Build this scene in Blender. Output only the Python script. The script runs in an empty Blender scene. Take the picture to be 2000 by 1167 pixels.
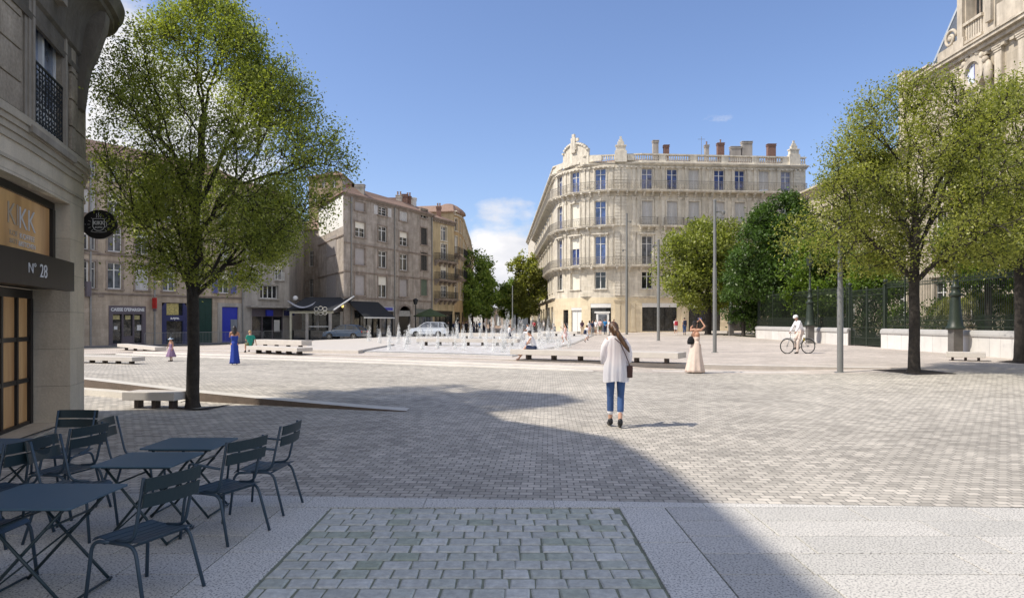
import bpy, math, random
import numpy as np
from mathutils import Vector, Matrix, noise
random.seed(7); np.random.seed(7)
R = math.radians
F, CX, HY, H = 1350.0, 1000.0, 628.0, 1.70     # lens, principal column, horizon row and eye height read off the photograph
scene = bpy.context.scene
COL = scene.collection
WLOC = {}

def P(px, py, z=0.0):
    Y = F*(H-z)/(py-HY)
    return ((px-CX)/F*Y, Y)
def XW(px, Y): return (px-CX)/F*Y
def ZW(py, Y): return H+(HY-py)/F*Y
def lerp(a, b, t): return a+(b-a)*t
def sm(x, a, b):
    t = min(1, max(0, (x-a)/(b-a))); return t*t*(3-2*t)

# ------------------------------------------------------------------ materials
MATS = {}
def newmat(name):
    m = bpy.data.materials.new(name); m.use_nodes = True
    nt = m.node_tree; b = nt.nodes['Principled BSDF']
    return m, nt, b
def N(nt, t, **kw):
    n = nt.nodes.new(t)
    for k, v in kw.items():
        if k in n.inputs: n.inputs[k].default_value = v
        else: setattr(n, k, v)
    return n
def c4(c): return (c[0], c[1], c[2], 1)
def mul(c, k): return tuple(min(1, x*k) for x in c)
def mat(name, col, rough=.7, var=.18, scale=3.0, bump=.0, bscale=60, metal=0, spec=.4, stain=0.0, uvbrick=None, coat=0, mottle=0.0):
    """surface with procedural tone variation, fine grain, optional stains and block joints"""
    if name in MATS: return MATS[name]
    m, nt, b = newmat(name); L = nt.links.new
    tc = N(nt, 'ShaderNodeTexCoord')
    n1 = N(nt, 'ShaderNodeTexNoise', Scale=scale, Detail=6.0, Roughness=.62); L(tc.outputs['Object'], n1.inputs['Vector'])
    rp = N(nt, 'ShaderNodeValToRGB'); rp.color_ramp.elements[0].position = .3; rp.color_ramp.elements[1].position = .72
    rp.color_ramp.elements[0].color = c4(mul(col, 1-var)); rp.color_ramp.elements[1].color = c4(mul(col, 1+var))
    L(n1.outputs['Fac'], rp.inputs['Fac'])
    cur = rp.outputs['Color']
    if mottle:
        n2 = N(nt, 'ShaderNodeTexNoise', Scale=scale*14, Detail=4.0); L(tc.outputs['Object'], n2.inputs['Vector'])
        mx = N(nt, 'ShaderNodeMixRGB', blend_type='MULTIPLY'); mx.inputs['Fac'].default_value = mottle
        rr = N(nt, 'ShaderNodeValToRGB'); rr.color_ramp.elements[0].position = .35; rr.color_ramp.elements[1].position = .65
        rr.color_ramp.elements[0].color = (.35, .34, .32, 1)
        L(n2.outputs['Fac'], rr.inputs['Fac']); L(cur, mx.inputs[1]); L(rr.outputs['Color'], mx.inputs[2]); cur = mx.outputs['Color']
    if stain:
        mp = N(nt, 'ShaderNodeMapping'); mp.inputs['Scale'].default_value = (1.2, 1.2, .18)
        L(tc.outputs['Object'], mp.inputs['Vector'])
        n3 = N(nt, 'ShaderNodeTexNoise', Scale=1.4, Detail=8.0, Roughness=.7); L(mp.outputs['Vector'], n3.inputs['Vector'])
        r3 = N(nt, 'ShaderNodeValToRGB'); r3.color_ramp.elements[0].position = .38; r3.color_ramp.elements[1].position = .62
        r3.color_ramp.elements[0].color = (1-stain, 1-stain*1.02, 1-stain*1.05, 1)
        L(n3.outputs['Fac'], r3.inputs['Fac'])
        mx = N(nt, 'ShaderNodeMixRGB', blend_type='MULTIPLY'); mx.inputs['Fac'].default_value = 1
        L(cur, mx.inputs[1]); L(r3.outputs['Color'], mx.inputs[2]); cur = mx.outputs['Color']
    hgt = None
    if uvbrick:
        bw, bh, mort, dark = uvbrick
        br = N(nt, 'ShaderNodeTexBrick'); br.inputs['Scale'].default_value = 1
        br.inputs['Brick Width'].default_value = bw; br.inputs['Row Height'].default_value = bh
        br.inputs['Mortar Size'].default_value = mort; br.inputs['Mortar Smooth'].default_value = .3
        br.inputs['Color1'].default_value = (1, 1, 1, 1); br.inputs['Color2'].default_value = (.86, .85, .83, 1)
        br.inputs['Mortar'].default_value = (dark, dark, dark, 1)
        L(tc.outputs['UV'], br.inputs['Vector'])
        mx = N(nt, 'ShaderNodeMixRGB', blend_type='MULTIPLY'); mx.inputs['Fac'].default_value = 1
        L(cur, mx.inputs[1]); L(br.outputs['Color'], mx.inputs[2]); cur = mx.outputs['Color']; hgt = br.outputs['Fac']
    L(cur, b.inputs['Base Color'])
    b.inputs['Roughness'].default_value = rough; b.inputs['Metallic'].default_value = metal
    b.inputs['Specular IOR Level'].default_value = spec
    if coat: b.inputs['Coat Weight'].default_value = coat; b.inputs['Coat Roughness'].default_value = .05
    if bump:
        nb = N(nt, 'ShaderNodeTexNoise', Scale=bscale, Detail=5.0); L(tc.outputs['Object'], nb.inputs['Vector'])
        bp = N(nt, 'ShaderNodeBump', Strength=bump, Distance=.02); L(nb.outputs['Fac'], bp.inputs['Height'])
        if hgt:
            bp2 = N(nt, 'ShaderNodeBump', Strength=.6, Distance=.02, invert=True); L(hgt, bp2.inputs['Height'])
            L(bp2.outputs['Normal'], bp.inputs['Normal'])
        L(bp.outputs['Normal'], b.inputs['Normal'])
    MATS[name] = m
    return m
def glassmat(name, col, rough=.06, spec=.9, metal=.0):
    if name in MATS: return MATS[name]
    m, nt, b = newmat(name); L = nt.links.new
    b.inputs['Base Color'].default_value = c4(col); b.inputs['Roughness'].default_value = rough
    b.inputs['Specular IOR Level'].default_value = spec; b.inputs['Metallic'].default_value = metal; b.inputs['IOR'].default_value = 1.6
    tc = N(nt, 'ShaderNodeTexCoord'); n1 = N(nt, 'ShaderNodeTexNoise', Scale=1.3, Detail=2.0); L(tc.outputs['Object'], n1.inputs['Vector'])
    bp = N(nt, 'ShaderNodeBump', Strength=.25, Distance=.03); L(n1.outputs['Fac'], bp.inputs['Height']); L(bp.outputs['Normal'], b.inputs['Normal'])
    rp = N(nt, 'ShaderNodeValToRGB'); rp.color_ramp.elements[0].position = .35; rp.color_ramp.elements[1].position = .65
    rp.color_ramp.elements[0].color = c4(mul(col, .5)); rp.color_ramp.elements[1].color = c4(mul(col, 1.5))
    n2 = N(nt, 'ShaderNodeTexNoise', Scale=1.8, Detail=3.0); L(tc.outputs['Object'], n2.inputs['Vector']); L(n2.outputs['Fac'], rp.inputs['Fac']); L(rp.outputs['Color'], b.inputs['Base Color'])
    MATS[name] = m; return m
def islandmat(name, cols, rough=.7, speck=None, bump=.3, bscale=40, jitter=.12, scale=6, spec=.35):
    """each separate block of the mesh takes its own tone; optional dark granite specks"""
    if name in MATS: return MATS[name]
    m, nt, b = newmat(name); L = nt.links.new
    g = N(nt, 'ShaderNodeNewGeometry'); tc = N(nt, 'ShaderNodeTexCoord')
    rp = N(nt, 'ShaderNodeValToRGB'); rp.color_ramp.interpolation = 'LINEAR'
    el = rp.color_ramp.elements
    for i, c in enumerate(cols):
        e = el[i] if i < 2 else el.new(.5)
        e.position = i/(len(cols)-1) if i >= 2 else (0 if i == 0 else 1/(len(cols)-1)); e.color = c4(c)
    L(g.outputs['Random Per Island'], rp.inputs['Fac'])
    n1 = N(nt, 'ShaderNodeTexNoise', Scale=scale, Detail=7.0, Roughness=.7); L(tc.outputs['Object'], n1.inputs['Vector'])
    r1 = N(nt, 'ShaderNodeValToRGB'); r1.color_ramp.elements[0].position = .3; r1.color_ramp.elements[1].position = .7
    r1.color_ramp.elements[0].color = c4((1-jitter*2,)*3); r1.color_ramp.elements[1].color = (1, 1, 1, 1)
    L(n1.outputs['Fac'], r1.inputs['Fac'])
    mx = N(nt, 'ShaderNodeMixRGB', blend_type='MULTIPLY'); mx.inputs['Fac'].default_value = 1
    L(rp.outputs['Color'], mx.inputs[1]); L(r1.outputs['Color'], mx.inputs[2]); cur = mx.outputs['Color']
    if speck:
        v = N(nt, 'ShaderNodeTexVoronoi', Scale=speck); L(tc.outputs['Object'], v.inputs['Vector'])
        n2 = N(nt, 'ShaderNodeTexNoise', Scale=speck*.45, Detail=3.0); L(tc.outputs['Object'], n2.inputs['Vector'])
        r2 = N(nt, 'ShaderNodeValToRGB'); r2.color_ramp.elements[0].position = .40; r2.color_ramp.elements[1].position = .47
        r2.color_ramp.elements[0].color = (.33, .33, .34, 1); r2.color_ramp.elements[1].color = (1, 1, 1, 1)
        L(n2.outputs['Fac'], r2.inputs['Fac'])
        mx2 = N(nt, 'ShaderNodeMixRGB', blend_type='MULTIPLY'); mx2.inputs['Fac'].default_value = .9
        L(cur, mx2.inputs[1]); L(r2.outputs['Color'], mx2.inputs[2]); cur = mx2.outputs['Color']
    L(cur, b.inputs['Base Color']); b.inputs['Roughness'].default_value = rough; b.inputs['Specular IOR Level'].default_value = spec
    nb = N(nt, 'ShaderNodeTexNoise', Scale=bscale, Detail=5.0); L(tc.outputs['Object'], nb.inputs['Vector'])
    bp = N(nt, 'ShaderNodeBump', Strength=bump, Distance=.012); L(nb.outputs['Fac'], bp.inputs['Height']); L(bp.outputs['Normal'], b.inputs['Normal'])
    MATS[name] = m; return m
def leafmat(name, dark, light, trans=.35):
    if name in MATS: return MATS[name]
    m, nt, b = newmat(name); L = nt.links.new
    g = N(nt, 'ShaderNodeNewGeometry'); tc = N(nt, 'ShaderNodeTexCoord')
    n1 = N(nt, 'ShaderNodeTexNoise', Scale=.9, Detail=3.0); L(tc.outputs['Object'], n1.inputs['Vector'])
    ad = N(nt, 'ShaderNodeMath', operation='MULTIPLY_ADD'); ad.inputs[1].default_value = .5; ad.inputs[2].default_value = -.17
    L(g.outputs['Random Per Island'], ad.inputs[0])
    a2 = N(nt, 'ShaderNodeMath', operation='ADD'); L(ad.outputs[0], a2.inputs[0])
    m2 = N(nt, 'ShaderNodeMath', operation='MULTIPLY'); m2.inputs[1].default_value = .85; L(n1.outputs['Fac'], m2.inputs[0]); L(m2.outputs[0], a2.inputs[1])
    rp = N(nt, 'ShaderNodeValToRGB'); rp.color_ramp.elements[0].position = .15; rp.color_ramp.elements[1].position = .75
    rp.color_ramp.elements[0].color = c4(dark); rp.color_ramp.elements[1].color = c4(light)
    L(a2.outputs[0], rp.inputs['Fac'])
    sb_ = N(nt, 'ShaderNodeVectorMath', operation='SUBTRACT'); L(tc.outputs['Object'], sb_.inputs[0]); sb_.inputs[1].default_value = (0, 0, 4.2)
    nm = N(nt, 'ShaderNodeVectorMath', operation='NORMALIZE'); L(sb_.outputs[0], nm.inputs[0]); sc_ = N(nt, 'ShaderNodeVectorMath', operation='SCALE'); sc_.inputs['Scale'].default_value = .6; L(nm.outputs[0], sc_.inputs[0])
    ad_ = N(nt, 'ShaderNodeVectorMath', operation='ADD'); L(sc_.outputs[0], ad_.inputs[0]); L(g.outputs['Normal'], ad_.inputs[1]); nn_ = N(nt, 'ShaderNodeVectorMath', operation='NORMALIZE'); L(ad_.outputs[0], nn_.inputs[0])
    d = N(nt, 'ShaderNodeBsdfDiffuse'); t = N(nt, 'ShaderNodeBsdfTranslucent'); L(nn_.outputs[0], d.inputs['Normal']); gl = N(nt, 'ShaderNodeBsdfGlossy'); gl.inputs['Roughness'].default_value = .45
    gl.inputs['Color'].default_value = (.5, .5, .45, 1)
    L(rp.outputs['Color'], d.inputs['Color']); 
    br = N(nt, 'ShaderNodeMixRGB', blend_type='MULTIPLY'); br.inputs['Fac'].default_value = 1; br.inputs[2].default_value = (1.5, 1.6, .6, 1)
    L(rp.outputs['Color'], br.inputs[1]); L(br.outputs['Color'], t.inputs['Color'])
    mx = N(nt, 'ShaderNodeMixShader'); mx.inputs[0].default_value = trans; L(d.outputs[0], mx.inputs[1]); L(t.outputs[0], mx.inputs[2])
    my = N(nt, 'ShaderNodeMixShader'); my.inputs[0].default_value = .06; L(mx.outputs[0], my.inputs[1]); L(gl.outputs[0], my.inputs[2])
    L(my.outputs[0], nt.nodes['Material Output'].inputs['Surface'])
    MATS[name] = m; return m
def pavemat(name, c1, c2, cm, bw, bh, mort, ang=0, rough=.85, bump=.3, spec=.3, big=.12):
    if name in MATS: return MATS[name]
    m, nt, b = newmat(name); L = nt.links.new
    tc = N(nt, 'ShaderNodeTexCoord'); mp = N(nt, 'ShaderNodeMapping'); mp.inputs['Rotation'].default_value = (0, 0, ang)
    L(tc.outputs['Object'], mp.inputs['Vector'])
    nd = N(nt, 'ShaderNodeTexNoise', Scale=9.0, Detail=2.0); L(mp.outputs['Vector'], nd.inputs['Vector'])
    va = N(nt, 'ShaderNodeVectorMath', operation='MULTIPLY_ADD'); L(nd.outputs['Color'], va.inputs[0]); va.inputs[1].default_value = (.018, .018, 0); L(mp.outputs['Vector'], va.inputs[2])
    br = N(nt, 'ShaderNodeTexBrick'); br.inputs['Scale'].default_value = 1; br.inputs['Brick Width'].default_value = bw
    br.inputs['Row Height'].default_value = bh; br.inputs['Mortar Size'].default_value = mort; br.inputs['Mortar Smooth'].default_value = .4
    br.inputs['Color1'].default_value = c4(c1); br.inputs['Color2'].default_value = c4(c2); br.inputs['Mortar'].default_value = c4(cm)
    L(va.outputs[0], br.inputs['Vector'])
    cur = br.outputs['Color']
    for sc, lo, amt in ((.16, .74, .5), (1.1, .80, .5), (6, .86, .4), (30, .82, .4)):
        n1 = N(nt, 'ShaderNodeTexNoise', Scale=sc, Detail=5.0, Roughness=.6); L(tc.outputs['Object'], n1.inputs['Vector'])
        r1 = N(nt, 'ShaderNodeValToRGB'); r1.color_ramp.elements[0].position = .33; r1.color_ramp.elements[1].position = .66
        r1.color_ramp.elements[0].color = (lo, lo, lo, 1); r1.color_ramp.elements[1].color = (1.0, 1.0, 1.0, 1); L(n1.outputs['Fac'], r1.inputs['Fac'])
        mx = N(nt, 'ShaderNodeMixRGB', blend_type='MULTIPLY'); mx.inputs['Fac'].default_value = min(1, amt*2); L(cur, mx.inputs[1]); L(r1.outputs['Color'], mx.inputs[2]); cur = mx.outputs['Color']
    L(cur, b.inputs['Base Color']); b.inputs['Roughness'].default_value = rough; b.inputs['Specular IOR Level'].default_value = spec
    n4 = N(nt, 'ShaderNodeTexNoise', Scale=45.0, Detail=4.0); L(tc.outputs['Object'], n4.inputs['Vector'])
    bp = N(nt, 'ShaderNodeBump', Strength=bump*.6, Distance=.01); L(n4.outputs['Fac'], bp.inputs['Height'])
    bq = N(nt, 'ShaderNodeBump', Strength=bump, Distance=.012, invert=True); L(br.outputs['Fac'], bq.inputs['Height']); L(bp.outputs['Normal'], bq.inputs['Normal'])
    L(bq.outputs['Normal'], b.inputs['Normal'])
    MATS[name] = m; return m

# ------------------------------------------------------------------ mesh builder
class MB:
    def __init__(s, xf=None): s.v = []; s.f = []; s.mi = []; s.xf = xf; s.uv = []
    def add(s, vs, fs, mi=0):
        o = len(s.v)
        for v in vs:
            s.uv.append((v[0], v[2]))
            s.v.append(tuple(s.xf(*v)) if s.xf else tuple(v))
        for f in fs: s.f.append(tuple(i+o for i in f)); s.mi.append(mi)
        return s
    def box(s, x0, x1, y0, y1, z0, z1, M=None, mi=0, seg=1):
        vs = []; fs = []
        for i in range(seg+1):
            x = x0+(x1-x0)*i/seg
            vs += [(x, y0, z0), (x, y1, z0), (x, y1, z1), (x, y0, z1)]
        for i in range(seg):
            a = i*4; b = a+4
            for k in range(4): fs.append((a+k, a+(k+1) % 4, b+(k+1) % 4, b+k))
        fs += [(3, 2, 1, 0), (seg*4, seg*4+1, seg*4+2, seg*4+3)]
        if M is not None: vs = [tuple(M @ Vector(v)) for v in vs]
        return s.add(vs, fs, mi)
    def quad(s, a, b, c, d, mi=0): return s.add([a, b, c, d], [(0, 1, 2, 3)], mi)
    def prism(s, poly, z0, z1, mi=0):
        n = len(poly)
        zf0 = z0 if callable(z0) else (lambda x, y: z0); zf1 = z1 if callable(z1) else (lambda x, y: z1)
        vs = [(x, y, zf0(x, y)) for x, y in poly]+[(x, y, zf1(x, y)) for x, y in poly]
        fs = [tuple(range(n-1, -1, -1)), tuple(range(n, 2*n))]+[(i, (i+1) % n, n+(i+1) % n, n+i) for i in range(n)]
        return s.add(vs, fs, mi)
    def extr(s, poly, a, b, ax='y', mi=0):
        """polygon of (u,z) extruded along y (or x)"""
        n = len(poly)
        g = (lambda u, z, t: (u, t, z)) if ax == 'y' else (lambda u, z, t: (t, u, z))
        vs = [g(u, z, a) for u, z in poly]+[g(u, z, b) for u, z in poly]
        fs = [tuple(range(n-1, -1, -1)), tuple(range(n, 2*n))]+[(i, (i+1) % n, n+(i+1) % n, n+i) for i in range(n)]
        return s.add(vs, fs, mi)
    def tube(s, pts, rad, n=6, cap=True, mi=0):
        pts = [Vector(p) for p in pts]; k = len(pts)
        if not hasattr(rad, '__len__'): rad = [rad]*k
        vs = []; fs = []
        up = Vector((0, 0, 1)); prev = None
        for i, p in enumerate(pts):
            d = (pts[min(i+1, k-1)]-pts[max(i-1, 0)])
            if d.length < 1e-9: d = Vector((0, 0, 1))
            d.normalize()
            a = prev if prev is not None else (Vector((1, 0, 0)) if abs(d.z) > .9 else up)
            u = (a-d*a.dot(d))
            if u.length < 1e-6: u = d.orthogonal()
            u.normalize(); prev = u; w = d.cross(u)
            for j in range(n):
                t = 2*math.pi*j/n
                vs.append(tuple(p+(u*math.cos(t)+w*math.sin(t))*rad[i]))
        for i in range(k-1):
            for j in range(n):
                fs.append((i*n+j, i*n+(j+1) % n, (i+1)*n+(j+1) % n, (i+1)*n+j))
        if cap: fs += [tuple(range(n-1, -1, -1)), tuple(range((k-1)*n, k*n))]
        return s.add(vs, fs, mi)
    def lathe(s, prof, c=(0, 0, 0), n=16, mi=0, sx=1, sy=1, M=None):
        vs = []; fs = []; k = len(prof)
        for r, z in prof:
            for j in range(n):
                t = 2*math.pi*j/n; v = (c[0]+r*math.cos(t)*sx, c[1]+r*math.sin(t)*sy, c[2]+z)
                if M is not None: v = tuple(M @ Vector(v))
                vs.append(v)
        for i in range(k-1):
            for j in range(n): fs.append((i*n+j, i*n+(j+1) % n, (i+1)*n+(j+1) % n, (i+1)*n+j))
        fs += [tuple(range(n-1, -1, -1)), tuple(range((k-1)*n, k*n))]
        return s.add(vs, fs, mi)
    def ell(s, c, r, n=10, m=7, M=None, mi=0):
        prof = [(max(1e-4, math.sin(math.pi*i/m)), -math.cos(math.pi*i/m)) for i in range(m+1)]
        T = Matrix.Translation(Vector(c)) @ (M if M is not None else Matrix.Identity(4)) @ Matrix.Diagonal((r[0], r[1], r[2], 1))
        return s.lathe(prof, n=n, M=T, mi=mi)
    def cap(s, p, q, r1, r2, n=10, fx=1, mi=0):
        p = Vector(p); q = Vector(q); d = q-p; L = max(d.length, 1e-4)
        M = Matrix.Translation(p) @ d.to_track_quat('Z', 'Y').to_matrix().to_4x4()
        prof = [(max(1e-4, r1*math.sin(t)), -r1*math.cos(t)) for t in [math.pi/2*i/3 for i in range(4)]]
        prof += [(max(1e-4, r2*math.cos(t)), L+r2*math.sin(t)) for t in [math.pi/2*i/3 for i in range(4)]]
        return s.lathe(prof, n=n, M=M, sx=fx, mi=mi)
    def build(s, name, mats, parent=None, world=True, smooth=False, bevel=0, uv=False, angle=None):
        if hasattr(s, 'pieces'):
            return [g.build(name, mats, parent, world, smooth, bevel, uv, angle) for g in s.pieces][-1]
        if world and parent is not None:
            o = WLOC.get(parent.name, Vector((0, 0, 0))); vs = [(v[0]-o[0], v[1]-o[1], v[2]-o[2]) for v in s.v]
        else: vs = s.v
        me = bpy.data.meshes.new(name); me.from_pydata(vs, [], s.f); me.validate(clean_customdata=False)
        for m in (mats if isinstance(mats, (list, tuple)) else [mats]): me.materials.append(m)
        if len(me.polygons) == len(s.mi): me.polygons.foreach_set('material_index', s.mi)
        if uv:
            ul = me.uv_layers.new(name='UVMap')
            li = np.empty(len(me.loops), dtype=np.int32); me.loops.foreach_get('vertex_index', li)
            ul.data.foreach_set('uv', np.array(s.uv, dtype=np.float32)[li].ravel())
        if smooth: me.polygons.foreach_set('use_smooth', [True]*len(me.polygons))
        if angle: me.set_sharp_from_angle(angle=R(angle))
        me.update()
        return link(name, me, parent, bevel)
def link(name, me, parent=None, bevel=0):
    ob = bpy.data.objects.new(name, me); COL.objects.link(ob)
    if parent is not None:
        ob.parent = parent; WLOC[ob.name] = WLOC.get(parent.name, Vector((0, 0, 0)))
    else: WLOC[ob.name] = Vector((0, 0, 0))
    if bevel:
        md = ob.modifiers.new('bevel', 'BEVEL'); md.width = bevel; md.segments = 2; md.limit_method = 'ANGLE'; md.angle_limit = R(35)
    return ob
def tag(o, label=None, cat=None, group=None, kind=None):
    if label: o['label'] = label
    if cat: o['category'] = cat
    if group: o['group'] = group
    if kind: o['kind'] = kind
    return o
def thing(name, label, cat, loc=(0, 0, 0), rz=0, group=None):
    o = bpy.data.objects.new(name, None); COL.objects.link(o); o.location = loc; o.rotation_euler = (0, 0, rz)
    o.empty_display_size = .2
    WLOC[o.name] = Vector(loc); return tag(o, label, cat, group)
def kids(o): return [c for c in bpy.data.objects if c.parent == o]
def dup(root, loc, rz=0, label=None, parent=None):
    r = root.copy(); COL.objects.link(r); r.location = loc; r.rotation_euler = (0, 0, rz)
    if label: r['label'] = label
    def rec(a, b):
        for ch in list(a.children):
            c = ch.copy(); COL.objects.link(c); c.parent = b; rec(ch, c)
    rec(root, r); return r
def reground(o, z=0): return o
def finalize(mb_or_mesh_obj): return mb_or_mesh_obj
def textmesh(s, size, extr=.004, align='CENTER', narrow=1.0, bold=0.0):
    cu = bpy.data.curves.new('lettering', 'FONT'); cu.body = s; cu.size = size; cu.extrude = extr; cu.align_x = align; cu.align_y = 'CENTER'; cu.offset = bold
    ob = bpy.data.objects.new('lettering', cu); COL.objects.link(ob); ob.scale = (narrow, 1, 1)
    bpy.context.view_layer.update(); dg = bpy.context.evaluated_depsgraph_get()
    me = bpy.data.meshes.new_from_object(ob.evaluated_get(dg)); me.transform(Matrix.Diagonal((narrow, 1, 1, 1)))
    bpy.data.objects.remove(ob); bpy.data.curves.remove(cu); return me
def text(s, size, m, parent, origin, xdir, updir=(0, 0, 1), **kw):
    """lettering laid on a surface: xdir is reading direction, normal = xdir x up"""
    me = textmesh(s, size, **kw); x = Vector(xdir).normalized(); u = Vector(updir).normalized(); n = x.cross(u).normalized()
    M = Matrix(((x.x, u.x, n.x, origin[0]), (x.y, u.y, n.y, origin[1]), (x.z, u.z, n.z, origin[2]), (0, 0, 0, 1)))
    if parent is not None: M = Matrix.Translation(-WLOC[parent.name]) @ M
    me.transform(M); me.materials.clear(); me.materials.append(m)
    return link('lettering', me, parent)
# ------------------------------------------------------------------ palette
M_st_cream = mat('cream limestone', (.82, .755, .64), .85, .12, .8, .35, 30, stain=.30, uvbrick=(1.1, .42, .008, .80), mottle=.10)
M_st_trim = mat('carved limestone trim', (.80, .74, .63), .85, .14, 2.5, .4, 20, stain=.30, mottle=.22)
M_pal_stone = mat('coursed palace stone', (.56, .49, .39), .85, .12, .6, .25, 20, stain=.25, uvbrick=(1.3, .5, .01, .78))  # even warm stone colour with stains and block joints
M_pal_trim = mat('carved palace stone', (.60, .53, .43), .85, .14, 2, .35, 15, stain=.3)
M_st_ground = mat('yellow cream render', (.80, .69, .50), .85, .08, 1.5, .15, 40, stain=.12, uvbrick=(1.4, .55, .008, .86))
M_wall_taupe = mat('weathered taupe render', (.51, .45, .395), .9, .20, .9, .3, 20, stain=.34, mottle=.25, uvbrick=(.55, .3, .008, .86))
M_wall_beige = mat('beige limestone render', (.58, .48, .375), .9, .14, .7, .25, 25, stain=.28, mottle=.15, uvbrick=(.8, .36, .006, .88))
M_wall_pale = mat('pale grey render', (.46, .43, .39), .9, .15, .8, .25, 25, stain=.32)
M_wall_yellow = mat('ochre render', (.52, .42, .26), .9, .14, 1, .25, 25, stain=.30)
M_wall_white = mat('white for chimney and gable sunlight', (.72, .71, .67), .85, .05, 1, .1, 20)  # chimney white; on the gable it stands for sunlight
M_trim_taupe = mat('taupe stone trim', (.34, .28, .235), .9, .2, 2, .3, 20, stain=.3)
M_roof_tile = mat('clay roof tiles', (.27, .18, .135), .85, .3, 5, .6, 12)
M_zinc = mat('zinc roof', (.27, .30, .34), .45, .15, 2, .1, 20, metal=.4)
M_slate = mat('slate roof', (.10, .115, .14), .6, .25, 6, .4, 14)
M_brick = mat('chimney brick', (.25, .15, .12), .9, .3, 8, .5, 20, mottle=.4)
M_whitepaint = mat('white paint', (.74, .74, .72), .5, .05)
M_shut_grey = mat('grey painted shutter', (.68, .67, .66), .6, .06)
M_shut_green = mat('green painted shutter', (.14, .19, .14), .6, .1)
M_shut_blue = mat('violet blue shutter', (.14, .16, .42), .55, .08)
M_blind = mat('cream roller blind', (.80, .76, .66), .7, .04)
M_pane_blue = glassmat('pane with painted sky blue', (.05, .08, .22), .08)  # blue base colour stands in for the sky's reflection
M_pane_dark = glassmat('dark window pane', (.018, .021, .024), .08, .6)
M_pane_mid = glassmat('dull window pane', (.10, .11, .13), .1, .6)
M_iron = mat('black wrought iron', (.025, .027, .028), .5, .2, metal=.3)
M_iron_pale = mat('pale weathered railing', (.24, .22, .19), .6, .25, 6)
M_iron_green = mat('green painted ironwork', (.022, .032, .021), .45, .15, 3, .1)
M_steel = mat('brushed steel pole', (.22, .22, .21), .42, .08, 4, .05, metal=.35)
M_galv = mat('galvanised barrier steel', (.30, .30, .29), .45, .15, metal=.4)
M_dark = mat('dark interior', (.018, .018, .02), .6, .3)
M_navy = mat('navy shop paint', (.035, .04, .12), .45, .1)
M_royal = mat('royal blue panel', (.03, .045, .42), .4, .05)
M_mauve = mat('mauve grey shop paint', (.13, .11, .125), .5, .08)
M_dkgreen = mat('dark green door paint', (.012, .045, .035), .45, .15)
M_red = mat('red plastic sign', (.45, .02, .02), .35, .05)
M_white_letter = mat('white lettering', (.75, .75, .75), .5, .02)
M_awning = mat('charcoal awning canvas', (.022, .024, .027), .8, .15, 3, .2, 40)
M_parasol = mat('moss green parasol canvas', (.06, .085, .035), .85, .15, 2, .2, 40)
M_bench = mat('pale cast stone bench', (.54, .50, .45), .75, .07, 3, .2, 60, mottle=.06)
M_bench_leg = mat('dark steel bench leg', (.08, .06, .05), .6, .2)
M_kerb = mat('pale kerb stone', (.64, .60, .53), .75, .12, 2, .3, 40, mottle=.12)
M_kerb_face = mat('kerb face stone painted in shade', (.15, .115, .09), .8, .2, 2, .4, 30, mottle=.25)  # brown stone darkened in colour for shade under the sky-bright top
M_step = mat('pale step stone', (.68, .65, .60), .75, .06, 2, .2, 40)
M_wallstone = mat('pale garden wall stone', (.66, .64, .61), .8, .08, 1.5, .2, 40, uvbrick=(1.35, 3, .012, .62), mottle=.05)
M_soil = mat('dark tree pit soil', (.035, .026, .02), .95, .4, 20, .9, 30)
M_asphalt = mat('asphalt', (.052, .055, .062), .85, .2, 6, .5, 90, mottle=.2)
M_bark = mat('dark bark', (.045, .038, .032), .95, .4, 8, .9, 35, mottle=.5)
M_bark2 = mat('grey brown bark', (.06, .05, .042), .95, .4, 8, .9, 35, mottle=.5)
M_chair = mat('blue grey lacquered aluminium', (.035, .062, .090), .40, .06, 3, .04, 200, spec=.5)
M_chair_dk = mat('dark teal lacquered aluminium', (.016, .034, .042), .42, .06, 3, .04, 200, spec=.5)
M_table = mat('slate blue table lacquer', (.060, .115, .165), .42, .05, 3, .03, 200, spec=.5)
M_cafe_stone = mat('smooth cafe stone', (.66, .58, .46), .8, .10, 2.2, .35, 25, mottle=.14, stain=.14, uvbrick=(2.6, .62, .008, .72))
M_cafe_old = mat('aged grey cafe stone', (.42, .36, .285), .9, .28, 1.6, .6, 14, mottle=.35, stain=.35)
M_cafe_dark = mat('dark cornice stone', (.17, .15, .125), .9, .3, 2, .5, 15, stain=.35)  # much darker than the wall stone, with vertical streaks
M_cafe_trim = mat('grey moulded stone', (.36, .32, .27), .85, .2, 3, .4, 30, stain=.25)
M_board = mat('dark brown fascia', (.028, .020, .018), .45, .1)
M_frame_dk = mat('black shop frame', (.012, .011, .011), .4, .1)
M_skin = mat('skin', (.52, .30, .21), .55, .06)
M_skin2 = mat('tanned skin', (.42, .22, .14), .55, .06)
M_shoe = mat('black leather', (.012, .012, .014), .4, .1)
M_phone = mat('black phone', (.01, .01, .012), .2, .1)

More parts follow.
